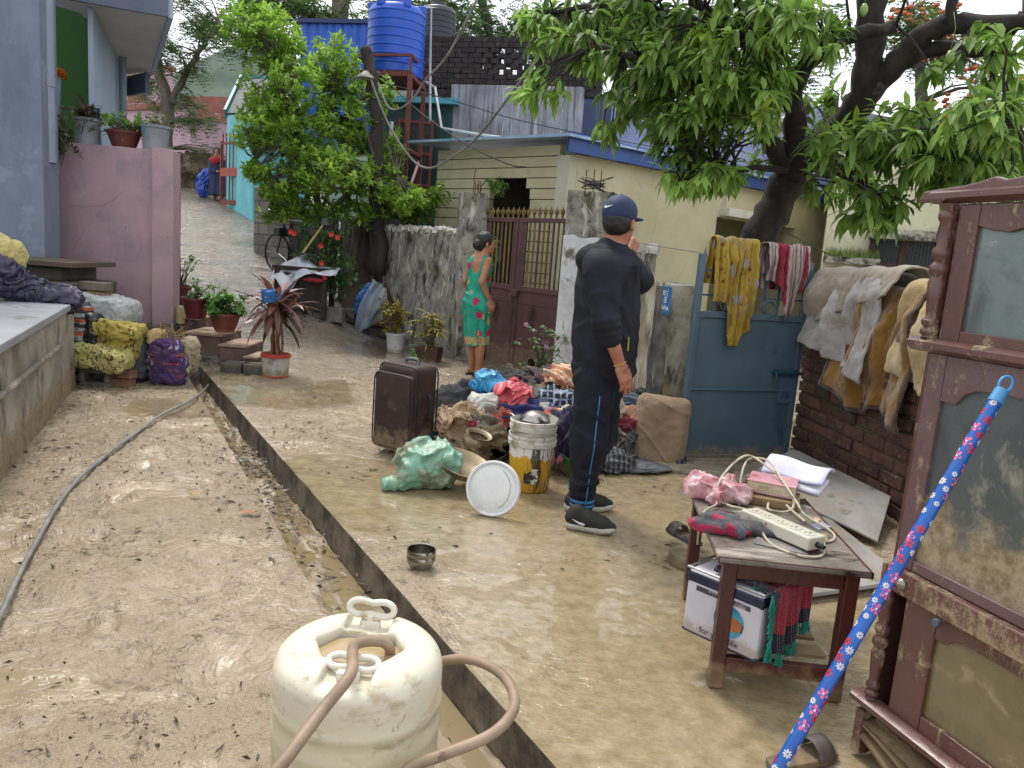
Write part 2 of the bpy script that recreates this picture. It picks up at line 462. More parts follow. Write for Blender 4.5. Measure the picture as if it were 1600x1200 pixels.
    hh=t.math('ADD', t.math('MULTIPLY', n3, .05), t.math('ADD', t.math('MULTIPLY', t.noise(32, 4, .65, pos, .8), .22), t.math('MULTIPLY', n2, .6)));hh=t.math('MULTIPLY', hh, t.math('ADD', t.math('MULTIPLY', rgh, .75), .25));b1n=t.bump(hh, .9, .06);t.p.inputs['Specular IOR Level'].default_value=.75;t.l(t.math('MULTIPLY', wf, .6), t.p.inputs['Coat Weight']);t.p.inputs['Coat Roughness'].default_value=.04
    vm=t.n('Mix', data_type='VECTOR');t.l(wf, vm.inputs[0]);t.l(b1n, vm.inputs[4]);t.l(b1, vm.inputs[5])
    t.l(vm.outputs[1], t.p.inputs['Normal'])
    dm=worn('drain_concrete', '#5b5146', '#7d7262', 6, rough=.6, bump=.5, bsc=30, stain=('#3b342c', 5, .45, .6))
    o=m.build('ground', [t.m, dm], smooth=50);tag(o, kind='structure')
    a=o.data.attributes.new('wet', 'FLOAT', 'POINT');a.data.foreach_set('value', wts)
    m2=MB();n=160
    def wf_(u, v):
        y=-1+v*(DR_END+.75);a, b=edge_l(y)+.014, edge_r(y)-.014
        silt=.05*mnoise.noise(V((u*2.0, y*1.9, 5)))+.035*mnoise.noise(V((u*4, y*6, 2)))+.015*mnoise.noise(V((u*9, y*19, 3)))
        return(a+(b-a)*u, y, -.163+silt)
    m2.grid(wf_, 14, 420)
    tag(m2.build('drain_silt', worn('silt', '#7b6c54', '#9a8a70', 8, rough=.25, rough2=.6, bump=.6, bsc=35), smooth=180), kind='structure')
    m3=MB();m3.grid(lambda u, v:(lambda y:(edge_l(y)+.013+(edge_r(y)-edge_l(y)-.026)*u, y, -.165))(-1+v*(DR_END+.75)), 1, 60)
    tw=NT('drain_water');tw.set(Base_Color='#86775a', Roughness=.05)
    nb=tw.noise(14, 3, .5);tw.l(tw.bump(nb, .15, .01), tw.p.inputs['Normal'])
    tag(m3.build('drain_water', tw.m), kind='structure')
build_ground()
def build_hill():
    m=MB()
    def f(u, v):
        x=-420+u*700;s=v
        h=95*math.exp(-((x+150)/130)**2)+55*math.exp(-((x-60)/150)**2)
        h*=1+.18*mnoise.noise(V((x*.02, s*3, 0)))+.05*mnoise.noise(V((x*.1, s*9, 4)))
        return(x, 300+s*180, -1+h*math.sin(min(s, 1)*math.pi*.5))
    m.grid(f, 60, 14)
    tag(m.build('hill', worn('hill_forest', '#2f4236', '#45594a', .05, rough=.9, bump=.0), smooth=180), kind='structure')
build_hill()
def litter():
    m=MB();g=random.Random(3)
    def flake(p, s, dark):
        a=g.uniform(0, 6.28)if g.random()<.7 else g.gauss(0, .5);L=s*g.uniform(.6, 1.9);w_=s*g.uniform(.12, .35);k=g.uniform(0, .012)
        d=V((math.cos(a), math.sin(a), 0));q=V((-d.y, d.x, 0));z=V((0, 0, 1))
        m.tcur=dark
        c=p+z*.006
        m.add([c-d*L, c-d*L*.3+q*w_+z*g.uniform(0, k), c+d*L*.4+q*w_*.7+z*k, c+d*L+z*g.uniform(-.002, .006), c+d*L*.3-q*w_, c-d*L*.4-q*w_*.8+z*g.uniform(0, k)],
              [(0, 1, 5), (1, 2, 4, 5), (2, 3, 4)])
    for i in range(3400):
        y=1.5+5.6*g.random()**1.2;x=edge_l(y)-.03-(2.2+.25*y)*g.random()**1.1
        if mnoise.noise(V((x*1.3, y*1.3, 7)))+.25*mnoise.noise(V((x*5, y*5, 1)))<g.uniform(-.25, .3):continue
        z, t=ground_z(x, y, 'l');flake(V((x, y, z)), g.choice([.004, .006, .008, .012, .018])*min(1, .2+y*.28)*(1+(y-2)*.12), g.random())
    for i in range(1500):
        y=3.2+4.6*g.random();x=edge_r(y)+.03+2.6*g.random()
        if mnoise.noise(V((x*1.6, y*1.6, 17)))<g.uniform(0.0, .4):continue
        z, t=ground_z(x, y, 'r');flake(V((x, y, z)), g.choice([.005, .008, .012, .02]), g.random())
    for i in range(480):
        y=g.choice([g.gauss(5.0, .35), g.gauss(4.2, .5), g.uniform(2, 7)]);
        if not 1.5<y<7.5:continue
        x=edge_l(y)+(edge_r(y)-edge_l(y))*g.uniform(.05, .95);flake(V((x, y, -.155+g.uniform(0, .03))), g.choice([.01, .02, .03]), g.random())
    t=NT('leaf_litter');a=t.n('Attribute', attribute_name='tint')
    t.set(Base_Color=t.ramp(a.outputs['Fac'], [(.0, '#1f1912'), (.7, '#453726'), (.95, '#6d5438')]), Roughness=.45)
    tag(m.build('leaf_litter', t.m), kind='stuff')
litter()
def fallen(px, py, s, col, label, side='l', a=0.3):
    p=G(px, py, -.03 if side=='l' else 0.0);m=MB()
    def f(u, v):
        x=(u-.5)*2;w_=(1-x*x)*.42
        return p+V((math.cos(a)*x*s-math.sin(a)*(v-.5)*w_*s*1.6, math.sin(a)*x*s+math.cos(a)*(v-.5)*w_*s*1.6, .016+.25*s*x*x+.2*s*abs(v-.5)))
    m.grid(f, 8, 2);m.solo('fallen_leaf', label, 'leaf', worn('leaf'+col, col, rough=.5, bump=.1), smooth=180, solid=.0015)
fallen(388, 806, .045, '#a9683a', 'large dry orange brown leaf lying on the mud left of the drain', a=-.1)
fallen(305, 777, .03, '#b28a3c', 'small yellow leaf lying on the mud near the big orange leaf', a=.6)
# ------------------------------------------------------------------ walls, gates and houses
def wallbox(m, A, B, z0, z1, th, side=1):
    """upright slab from A to B (plan), its seen face on the line, thickness going away on one side"""
    a, b=V((A[0], A[1], 0)), V((B[0], B[1], 0));d=(b-a).normalized();n=V((-d.y, d.x, 0))*side
    c=(a+b)/2+n*th/2;m.box((c.x, c.y, (z0+z1)/2), ((b-a).length, th, z1-z0), rz=math.atan2(d.y, d.x));return d, n
def rough_wall(A, B, z0, z1, th, side=1, step=.06, amp=.02, top=.035, seed=0):
    """weathered wall with an uneven face and a broken top edge"""
    m=MB();a, b=V((A[0], A[1], 0)), V((B[0], B[1], 0));L=(b-a).length;d=(b-a)/L;n=V((-d.y, d.x, 0))*side
    nu, nv=max(2, int(L/step)), max(2, int((z1-z0)/step))
    def pt(s_, z, off):
        p=a+d*s_;k=mnoise.fractal(V((s_*2.2+seed, z*2.2, off*5)), 1, 2, 4)*amp
        tz=(z-z0)/(z1-z0);dz=(mnoise.noise(V((s_*7+seed, 3, off)))*top+mnoise.noise(V((s_*23+seed, 3, off)))*top*.6)*max(0, tz-.8)*5
        q=p+n*(off+(k if off==0 else-k));return V((q.x, q.y, z+dz))
    m.grid(lambda u, v:pt(u*L, z0+v*(z1-z0), 0), nu, nv)
    m.grid(lambda u, v:pt(u*L, z0+v*(z1-z0), th), nu, nv)
    w=nu+1;o2=w*(nv+1)
    for i in range(nu):m.face((nv*w+i, nv*w+i+1, o2+nv*w+i+1, o2+nv*w+i))
    for j in range(nv):
        m.face((j*w, (j+1)*w, o2+(j+1)*w, o2+j*w));m.face((j*w+nu, (j+1)*w+nu, o2+(j+1)*w+nu, o2+j*w+nu))
    return m
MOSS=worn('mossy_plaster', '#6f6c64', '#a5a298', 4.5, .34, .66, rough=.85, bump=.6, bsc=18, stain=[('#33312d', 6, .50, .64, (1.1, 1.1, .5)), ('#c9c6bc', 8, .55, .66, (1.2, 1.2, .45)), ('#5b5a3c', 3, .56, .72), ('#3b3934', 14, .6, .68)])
MOSSD=worn('dark_moss_or_shade_plaster', '#3b3934', '#6c685f', 6, .35, .65, rough=.9, bump=.7, bsc=18, stain=[('#1f1e1c', 5, .46, .6, (1.4, 1.4, .3)), ('#a8a59a', 9, .62, .7, (1.6, 1.6, .25))])  # old dark plaster; also serves as painted shade on the wall's end face
WPAINT=worn('flaking_white_paint', '#aaa8a6', '#d6d6d8', 3, .3, .6, rough=.8, bump=.6, bsc=14, stain=[('#6d6659', 4, .6, .7), ('#8a857a', 12, .6, .66, (1, 1, .3))])
def wthing(name, label, cat, loc, **kw):return thing(name, label, cat, loc, kind='thing', **kw)
PA, PB=(-.62, 9.75), (-2.05, 11.55)
t=wthing('boundary_wall', 'old grey boundary wall with black rain streaks and a white crumbled top', 'wall', (-1.3, 10.6, 0))
rough_wall(PA, PB, -.1, 1.62, .18, -1, seed=1).build('wall_face', MOSS, t, smooth=60, world=True)
m=MB();g=random.Random(5)
for i in range(150):
    s_=g.random();p=V((PA[0]+(PB[0]-PA[0])*s_, PA[1]+(PB[1]-PA[1])*s_, 1.60+g.uniform(-.01, .03)));n=V((.78, .62, 0))
    m.box(p+n*g.uniform(0, .16), (g.uniform(.03, .1), g.uniform(.03, .1), g.uniform(.03, .09)), rot=Matrix.Rotation(g.uniform(0, 3), 3, V((g.random(), g.random(), g.random())).normalized()))
m.build('broken_coping', worn('pale_rubble', '#c9c6bd', '#8f8c83', 9, rough=.9, bump=.5), t, world=True)
m=MB();W0, W1=PB, (-2.75, 12.3)
t=wthing('garden_wall', 'older dark streaked plaster wall behind the red flowers and the leaning planks', 'wall', (-2.4, 11.9, 0))
rough_wall((-1.95, 11.45), (-2.95, 12.6), 0, 1.75, .18, -1, seed=8).build('wall_face', MOSSD, t, smooth=60, world=True)
def pillar(name, label, cxy, rz, size, z1, mats, seed, z0=-.1):
    t=wthing(name, label, 'pillar', (cxy[0], cxy[1], 0), rz=rz);h=size/2
    m=MB();cs=[(-h, -h), (h, -h), (h, h), (-h, h)]
    for i in range(4):
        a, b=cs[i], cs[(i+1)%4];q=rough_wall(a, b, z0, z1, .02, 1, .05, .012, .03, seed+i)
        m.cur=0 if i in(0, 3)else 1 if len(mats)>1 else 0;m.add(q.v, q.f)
    m.box((0, 0, z1-.05), (size-.02, size-.02, .06));m.build('shaft', mats, t, smooth=60)
    return t
BROWN=worn('brown_gate_paint', '#543839', '#644647', 2.5, rough=.5, rough2=.7, bump=.15, stain=('#2e1b1a', 5, .58, .68, (1, 1, .35)), mud=(.35, .55))
BRASS=worn('gold_paint', '#84703f', '#5a4a2a', 8, rough=.45, metal=.3)
GP0, GP1=G(722, 562), G(905, 600)
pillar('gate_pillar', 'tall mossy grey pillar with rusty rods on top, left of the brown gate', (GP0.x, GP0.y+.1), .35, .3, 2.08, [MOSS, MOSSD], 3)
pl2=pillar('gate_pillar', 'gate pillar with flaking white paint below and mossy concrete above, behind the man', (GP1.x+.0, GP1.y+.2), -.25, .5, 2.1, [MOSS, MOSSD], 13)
m=MB();q=rough_wall((-.255, -.268), (.14, -.268), -.1, 1.62, .012, -1, .05, .006, .05, 4);m.add(q.v, q.f)
m.build('white_paint_coat', WPAINT, pl2, smooth=60)
def rods(root, n, z, r, seed, curl=0):
    g=random.Random(seed);m=MB()
    for i in range(n):
        x, y=g.uniform(-r, r), g.uniform(-r, r);m.tube([(x, y, z-.1), (x+g.uniform(-.02, .02), y, z+g.uniform(.12, .3))], .006, 5)
    m.build('reinforcing_rods', worn('rusty_iron', '#3a2419', '#5a3a28', 20, rough=.8), root)
    if curl:
        m=MB()
        for i in range(9):
            cx, cy, cz=g.uniform(-.06, .06), g.uniform(-.06, .06), z+.03+g.uniform(0, .12);rr=g.uniform(.1, .2);ax=V((g.uniform(-.4, .4), g.uniform(-.4, .4), 1)).normalized();u=ax.orthogonal().normalized();v=ax.cross(u)
            m.tube([V((cx, cy, cz))+u*math.cos(k*.449)*rr+v*math.sin(k*.449)*rr*.7 for k in range(14)], .0055, 5, closed=True)
        m.build('wire_coil', worn('black_cable', '#17181a', rough=.5), root)
rods(bpy.data.objects['gate_pillar'], 5, 2.08, .1, 2);rods(pl2, 4, 2.1, .12, 6, 1)
GA, GB=V((GP0.x+.18, GP0.y+.1, 0)), V((GP1.x-.22, GP1.y+.12, 0))
gd=(GB-GA);GL=gd.length;grz=math.atan2(gd.y, gd.x)
gate=wthing('iron_gate', 'brown sheet metal double gate with gold spear points and gold bars', 'gate', GA, rz=grz)
def leaf(x0, x1, open_a, parent):
    lf=MB();L=x1-x0
    z0, zm, z1=.04, .98, 1.78
    lf.box((L/2, 0, z1), (L, .05, .05));lf.box((.025, 0, (z0+z1)/2), (.05, .048, z1-z0-.05));lf.box((L-.025, 0, (z0+z1)/2), (.05, .048, z1-z0-.05))
    lf.box((L/2, 0, zm), (L-.1, .05, .06));lf.box((L/2, 0, zm-.17), (L-.1, .03, .012));lf.box((L/2, 0, (z0+zm)/2-.02), (L-.1, .014, zm-z0))
    o=lf.build('gate_leaf', BROWN, parent, bevel=.003);o.location=(x0 if open_a>=0 else x0, 0, 0);o.rotation_euler.z=open_a
    b=MB();g_=MB();n=int(L/.085)
    for i in range(n):
        x=.05+(L-.1)*(i+.5)/n;(b if i%3==0 else g_).box((x, 0, (zm+z1)/2), (.022 if i%3==0 else .016, .018, z1-zm-.05))
    b.build('bar', BROWN, o);g_.build('gold_bars', BRASS, o)
    s=MB();n=int(L/.1)
    for i in range(n+1):
        x=.03+(L-.06)*i/n;s.lathe([(.012, z1+.025), (.012, z1+.07), (.022, z1+.09), (.0, z1+.16)], 6, Matrix.Translation((x, 0, 0)))
        for sg in(-1, 1):s.tube([(x, 0, z1+.04), (x+sg*.03, 0, z1+.08), (x+sg*.034, 0, z1+.12)], .006, 5)
    s.build('spear_points', BRASS, o);return o
leaf(0, GL*.42, .0, gate)
l2=leaf(GL*.44, GL*.97, .0, gate)
m=MB();m.box((GL*.46, -.045, .92), (.09, .05, .07));m.tube([(GL*.40, -.05, .95), (GL*.47, -.05, .95)], .012, 8);m.lathe([(0, 0), (.03, .0), (.03, .05), (0, .05)], 10, Matrix.Translation((GL*.435, -.07, .86)))
m.build('latch', BROWN, gate, bevel=.004)
m=MB();m.box((.05, -.04, .5), (.30, .012, .95));m.build('kick_panel', worn('brown_panel', '#452a2a', '#573735', 3, rough=.6, mud=(.4, .6)), gate)
BG0, BG1=V((1.215, 5.35, 0)), V((2.10, 5.66, 0))
SA, SB=(GP1.x+.22, GP1.y+.02), (1.10, 5.6)
t=wthing('boundary_wall', 'streaked grey white boundary wall with a blue number plate, beside the man', 'wall', (1.0, 7.1, 0))
mid=(SA[0]+(SB[0]-SA[0])*.55, SA[1]+(SB[1]-SA[1])*.55)
rough_wall(SA, mid, -.1, 1.48, .16, 1, seed=21).build('wall_face', MOSS, t, smooth=60, world=True)
SIGNW=worn('streaked_wall', '#7d7768', '#b9b3a2', 3, .36, .62, rough=.85, bump=.6, bsc=16, stain=[('#3b382f', 5, .5, .62, (1.2, 1.2, .45)), ('#e0dfda', 3.0, .57, .64, (2.2, 2.2, .16)), ('#8b7d55', 3, .5, .7), ('#46423a', 13, .6, .68)])
rough_wall(mid, SB, -.1, 1.24, .16, 1, seed=25).build('low_wall', SIGNW, t, smooth=60, world=True)
m=MB();q=rough_wall(SB, (SB[0]+.22, SB[1]+.10), -.1, 1.22, .2, 1, .05, .012, .02, 31);m.add(q.v, q.f);m.build('end_face', MOSSD, t, smooth=60, world=True)  # end turned from the light: its shade is painted with the darker plaster
m=MB();g=random.Random(9)
for i in range(60):
    s_=g.uniform(.2, .55);m.box((SA[0]+(SB[0]-SA[0])*s_+g.uniform(0, .15), SA[1]+(SB[1]-SA[1])*s_, 1.48+g.uniform(-.02, .03)), (g.uniform(.03, .1), g.uniform(.03, .1), g.uniform(.02, .07)), rot=Matrix.Rotation(g.uniform(0, 3), 3, V((g.random(), g.random(), g.random())).normalized()))
m.build('broken_coping', worn('pale_rubble', '#c9c6bd'), t, world=True)
ud=(V((SB[0], SB[1], 0))-V((SA[0], SA[1], 0))).normalized();un=V((-ud.y, ud.x, 0))*-1
_d=ray(1040, 469);pp=CAM+_d*((V((SB[0], SB[1], 0))+un*.035-CAM).dot(un)/_d.dot(un))
plate=thing('number_plate', 'small blue house number plate with white lettering on the streaked wall', 'sign', pp, rz=math.atan2(ud.y, ud.x), kind='thing')
m=MB();m.box((0, 0, 0), (.26, .006, .19));
m=MB();m.box((0, 0, 0), (.30, .006, .2));m.build('sheet', worn('blue_enamel', '#1d5a8c', '#256a9c', 6, rough=.35), plate, bevel=.002)
Mx=Matrix.Rotation(R(90), 4, 'X');m=MB();WHITE=worn('white_enamel', '#d8dde0', rough=.5, bump=0)
for s_, sz, z in(('घर नं.', .06, .048), ('18', .066, 0.0), ('Gha Path', .047, -.055)):
    q=text_mb(s_, sz, .0006);m.add([Mx@V((p.x*1.4, p.y, p.z))+V((0, -.0042, z))for p in q.v], q.f)
m.build('lettering', WHITE, plate)
BLUE=worn('blue_gate_paint', '#3f535f', '#4b606c', 1.6, rough=.42, rough2=.55, bump=.06, bsc=60, stain=[('#24394a', 2, .6, .72, (1, 1, .5)), ('#5a4a3a', 9, .73, .76)], mud=(.16, .7))
bd=BG1-BG0;BL=bd.length;brz=math.atan2(bd.y, bd.x)
bg_=wthing('sheet_metal_gate', 'closed slate blue sheet metal gate with an open railing on top', 'gate', BG0-V((0, 0, .04)), rz=brz);bg_.scale=(1, 1, .945)
m=MB();m.box((BL/2, 0, .585), (BL-.06, .012, 1.10));m.box((BL/2, 0, 1.16), (BL-.08, .045, .045));m.box((BL/2, 0, .07), (BL-.08, .045, .045));m.box((BL/2, -.012, .60), (BL-.08, .02, .014))
for x in(.02, BL-.02):m.box((x, 0, .82), (.04, .045, 1.55))
m.build('panel', BLUE, bg_, bevel=.003)
m=MB()
for i in range(9):
    x=.04+(BL-.08)*i/8
    if i not in(0, 8):m.box((x, 0, 1.37), (.016, .016, .38))
    m.lathe([(.009, 1.55), (.018, 1.58), (0, 1.65)], 6, Matrix.Translation((x, 0, 0)))
for z in(1.3, 1.48):m.box((BL/2, 0.012, z), (BL-.08, .014, .014))
for c in(.25, .6, .95):
    for sg in(-1, 1):m.tube([(c+sg*(.01+.055*math.cos(a_)), -.008, 1.235+.045*math.sin(a_))for a_ in[k*.5 for k in range(11)]], .006, 5)
m.build('railing', BLUE, bg_)
m=MB();m.tube([(BL-.24, -.03, .74), (BL+.02, -.03, .74)], .014, 8);m.box((BL-.2, -.02, .74), (.03, .03, .05));m.box((BL-.05, -.02, .74), (.03, .03, .05));m.tube([(BL-.22, -.045, .74), (BL-.22, -.055, .70)], .008, 6)
m.build('bolt', worn('worn_steel_blue', '#33505f', rough=.4, metal=.4), bg_)
m=MB();m.box((BL-.1, -.016, .6), (.12, .006, .2));m.build('lock_plate', worn('blue_plate', '#41586b', rough=.5), bg_, bevel=.002)
q=text_mb('10', .07, .0006);m=MB();m.add([Mx@p+V((BL-.1, -.02, .56))for p in q.v], q.f);m.build('painted_number', worn('dark_ink', '#1c2a33', rough=.6, bump=0), bg_)
m=MB();th0, th1=G(1068, 712), G(1180, 762)
def thr(u, v):pass
m.prism([(.98, 5.5), (1.10, 5.02), (1.95, 4.66), (2.3, 5.0), (2.2, 5.62), (1.2, 5.3)], .10);
for i, p in enumerate(m.v):m.v[i]=V((p.x, p.y, p.z-.06))
tag(m.build('threshold', worn('concrete_step', '#6f6656', '#8f8470', 5, rough=.6, bump=.4, stain=('#4d4436', 6, .5, .65)), bevel=.02), kind='structure')
def brick_mat(name, c1, c2, mortar, sc=1.0, rough=.8, axis=0):
    t=NT(name);br=t.n('TexBrick');vec=t.co((sc, sc, sc), rot=(R(90), 0, 0)if axis==0 else(R(90), 0, R(90)))
    t.l(vec, br.inputs['Vector']);br.inputs['Color1'].default_value=rgba(c1);br.inputs['Color2'].default_value=rgba(c2);br.inputs['Mortar'].default_value=rgba(mortar)
    br.inputs['Scale'].default_value=1;br.inputs['Brick Width'].default_value=.24;br.inputs['Row Height'].default_value=.085;br.inputs['Mortar Size'].default_value=.011;br.inputs['Mortar Smooth'].default_value=.3
    nz=t.noise(9, 6, .7);c=t.mix(t.ramp(nz, [(.42, 0.0), (.68, .85)]), br.outputs[0], '#2a221d')
    t.set(Base_Color=c, Roughness=rough);hgt=t.math('ADD', t.math('MULTIPLY', br.outputs[1], -1.0), t.math('MULTIPLY', t.noise(30, 5, .7), .5))
    t.l(t.bump(hgt, .9, .018), t.p.inputs['Normal']);return t.m
def brick_courses(m, L, z0, z1, th, g, bw=.235, bh=.075, gap=.012):
    z=z0;r=0
    while z<z1-.02:
        x=-(r%2)*bw/2
        while x<L-.02:
            a, b=max(x, 0), min(x+bw, L)
            if b-a>.04:m.tcur=g.random();j=g.uniform(-.012, .006);m.box(((a+b)/2, th/2+j, z+bh/2), (b-a-gap, th, bh-g.uniform(0, .008)), rz=g.uniform(-.012, .012))
            x+=bw
        z+=bh+gap;r+=1
BRICKM=NT('old_brick');_a=BRICKM.n('Attribute', attribute_name='tint');_c=BRICKM.ramp(_a.outputs['Fac'], [(0, '#3a2620'), (.5, '#523227'), (1, '#664033')])
_c=BRICKM.mix(BRICKM.ramp(BRICKM.noise(7, 6, .7), [(.45, 0.0), (.66, .9)]), _c, '#2b221c');_c=BRICKM.mix(BRICKM.ramp(BRICKM.noise(22, 5, .7), [(.58, 0.0), (.7, .7)]), _c, '#8a7a64')
BRICKM.set(Base_Color=_c, Roughness=.75);BRICKM.l(BRICKM.bump(BRICKM.noise(40, 5, .7), .6, .01), BRICKM.p.inputs['Normal']);BRICKM=BRICKM.m
MORTAR=worn('dirty_mortar', '#4f483d', '#6a6152', 12, rough=.9, bump=.5)
BWA, BWB=V((2.16, 5.75, 0)), V((2.42, 3.3, 0));bwd=BWB-BWA
brw=wthing('brick_wall', 'low dark red brick wall under the drying blankets, right of the blue gate', 'wall', BWA, rz=math.atan2(bwd.y, bwd.x))
m=MB();brick_courses(m, bwd.length, 0, 1.27, .12, random.Random(4));m.build('bricks', BRICKM, brw, bevel=.006, bseg=1)
m=MB();m.box((bwd.length/2, .075, .62), (bwd.length-.01, .11, 1.24));m.build('mortar', MORTAR, brw)
# ---------------------------------------------------------------- cream house with the blue fascia
HC=V((.52, 10.5, 0));HL=V((-1.40, 12.2, 0));HR=V((6.2, 15.2, 0))
CREAM=worn('cream_paint', '#b6ad8a', '#c7bf9f', 1.2, rough=.8, bump=.1, crack=(.8, '#6f6850', '#aaa184'), stain=('#8f8768', 2, .6, .75, (1, 1, .4)))
house=wthing('cream_house', 'cream single storey house with a bright blue roof edge and an arched doorway', 'house', HC)
m=MB();d=(HL-HC);L=d.length;d.normalize();n=V((-d.y, d.x, 0));rz=math.atan2(d.y, d.x)
AC, AW, AH=1.02, .40, 2.50
z=0.0
while z<2.74:
    h=.143;zc=z+h/2;spans=[(0.16, L)]
    if zc<AH:
        hw=AW if zc<AH-AW else math.sqrt(max(AW**2-(zc-AH+AW)**2, 0));spans=[(.16, AC-hw), (AC+hw, L)]
    for a, b in spans:
        if b-a>.02:c=HC+d*(a+b)/2-n*.05;m.box((c.x, c.y, zc), (b-a, .1, h-.013), rz=rz)
    z+=h
m.build('boarded_wall', CREAM, house, world=True)
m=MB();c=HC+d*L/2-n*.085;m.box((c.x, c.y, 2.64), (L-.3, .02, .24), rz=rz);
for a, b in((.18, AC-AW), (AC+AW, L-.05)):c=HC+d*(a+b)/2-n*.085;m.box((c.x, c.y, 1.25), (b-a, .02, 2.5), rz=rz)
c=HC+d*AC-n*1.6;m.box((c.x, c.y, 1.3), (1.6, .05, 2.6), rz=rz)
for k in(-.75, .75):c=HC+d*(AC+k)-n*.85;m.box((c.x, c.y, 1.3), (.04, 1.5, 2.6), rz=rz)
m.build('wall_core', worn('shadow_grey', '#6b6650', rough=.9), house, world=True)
m=MB();c=HC+d*.08-n*.09;m.box((c.x, c.y, 1.36), (.2, .2, 2.72), rz=rz);m.build('corner_post', worn('pale_corner', '#b9b79f', '#c6c4ad', 3, rough=.8), house, world=True)
d2=(HR-HC).normalized();n2=V((-d2.y, d2.x, 0));rz2=math.atan2(d2.y, d2.x);LR=(HR-HC).length
def along(s_, off=0):p=HC+d2*s_+n2*off;return p
P0=3.3;P1=5.6
m=MB()
for a, b, z0, z1, o0 in((.16, P0, 0, 2.75, .1), (P0, P1, 2.22, 2.75, .1), (P1, LR, 0, 2.75, .1)):c=along((a+b)/2, o0);m.box((c.x, c.y, (z0+z1)/2), (b-a-.004, .2, z1-z0), rz=rz2)
m.build('side_wall', CREAM, house, world=True)
m=MB();c=along((P0+P1)/2, 1.15);m.box((c.x, c.y, 1.3), (P1-P0+.3, .1, 2.6), rz=rz2)
for s_ in(P0+.02, P1-.02):c=along(s_, .65);m.box((c.x, c.y, 1.3), (.08, .9, 2.6), rz=rz2)
m.build('porch_walls', worn('porch_cream', '#a39a77', rough=.85), house, world=True)
WOODB=worn('brown_woodwork', '#3b1f18', '#52302a', 6, rough=.5, stretch=(1, 1, .2))
c=along(4.05, 1.06);m=MB();Mq=Matrix.Translation((c.x, c.y, 0))@Matrix.Rotation(rz2, 4, 'Z')
for x in(-.55, -.19, .19, .55):m.box(Mq@V((x, 0, 1.2)), (.09, .08, 2.4), rz=rz2)
for zz in(.1, 1.0, 1.75, 2.36):m.box(Mq@V((0, 0.0, zz)), (1.02, .07, .09), rz=rz2)
dr=m.build('door_frame', WOODB, house, world=True)
m=MB();m.box(Mq@V((0, .03, 1.38)), (1.05, .01, 2.0), rz=rz2);m.build('panes', worn('frosted_glass', '#4a4f45', '#6d7164', 18, rough=.25), dr, world=True)
m=MB();c=along(4.1, -.04);m.box((c.x, c.y, 2.30), (1.5, .3, .13), rz=rz2);m.build('lintel', worn('dirty_white', '#b9b6a6', '#d5d2c4', 4, rough=.8), house, world=True, bevel=.01)
FASC=worn('blue_fascia_paint', '#123f8a', '#1b4c9c', 1.5, rough=.4, bump=.05)
m=MB();a, b=along(-.16, -.14), along(LR, -.14);m.beam(V((a.x, a.y, 2.86)), V((b.x, b.y, 2.86)), .03, .24);m.build('roof_fascia', FASC, house, world=True)
for i in range(7):
    m=MB();c=along(.3+i*.8, .0);m.box((c.x, c.y, 2.79), (.07, .3, .09), rz=rz2);m.build('rafter_end', WOODB, house, world=True)
m=MB()
r0, r1, r2, r3=HC-n*-.2+V((.1, -.2, 2.95)), V((HL.x-.35, HL.y-.3, 2.92)), V((HL.x+4.2, HL.y+5.5, 3.35)), V((HR.x+2.2, HR.y+3.2, 3.3))
m.v=[HC+V((-.03, -.32, 2.93)), HL+V((-.45, -.2, 2.93)), V((HL.x+2.6, HL.y+4.6, 3.3)), V((HR.x-1.0, HR.y+3.2, 3.3)), V((HR.x+.2, HR.y-.2, 2.93))]
m.face((0, 1, 2));m.face((0, 2, 3, 4))
m.build('sheet_roof', worn('pale_blue_sheet', '#7f9fc0', '#a8bdd2', 3, rough=.45, metal=.2), house, world=True, solid=.035)
H2=wthing('plain_house', 'pale cream house with a brown barred window, behind the carved cabinet', 'house', (6.5, 13, 0))
a, b=D(1287, 400, 11.6), D(1760, 400, 10.2)
PALE=worn('pale_cream_paint', '#c3be9f', '#d2ceb2', 1.5, rough=.85, bump=.15, crack=(.7, '#77725c', '#b3ae92'), stain=('#7b8060', 1.5, .58, .75))
m=MB();wallbox(m, (a.x, a.y), (b.x, b.y), 0, 3.2, .2, 1);m.build('wall', PALE, H2, world=True)
m=MB();wallbox(m, (a.x, a.y+.01), (a.x+2.2, a.y+6), 0, 3.2, .2, -1);m.build('side_wall', PALE, H2, world=True)
ux=V((b.x-a.x, b.y-a.y, 0)).normalized();rzh=math.atan2(ux.y, ux.x);nh=V((ux.y, -ux.x, 0))
def h2p(px, py, off):
    d_=ray(px, py);nn=V((-ux.y, ux.x, 0));t_=(V((a.x, a.y, 0))-CAM).dot(nn)/d_.dot(nn);return CAM+d_*t_+nh*off
m=MB();c=h2p(1430, 372, .22);m.box(c, (1.2, .44, .1), rz=rzh);
for i in range(11):m.beam(c+ux*(-.55+.11*i)+nh*.2+V((0,0,.06)), c+ux*(-.55+.11*i)-nh*.2+V((0,0,.1)), .1, .02)
m.build('shade_slab', worn('mossy_slab', '#7d7a6c', '#b8b4a4', 9, rough=.9, bump=.6, stain=('#2d2c28', 8, .48, .6)), H2, world=True)
c=h2p(1432, 425, .02);m=MB()
for x in(-.62, -.22, .22, .62):m.box(c+ux*x+nh*.02, (.08, .1, .95), rz=rzh)
for zz in(-.47, .05, .47):m.box(c+nh*.021+V((0, 0, zz)), (1.3, .09, .08), rz=rzh)
wf=m.build('window', WOODB, H2, world=True)
m=MB();m.box(c+nh*.0, (1.26, .03, .95), rz=rzh);m.build('pane', worn('dark_pane', '#15181a', '#23282a', 9, rough=.2), wf, world=True)
m=MB()
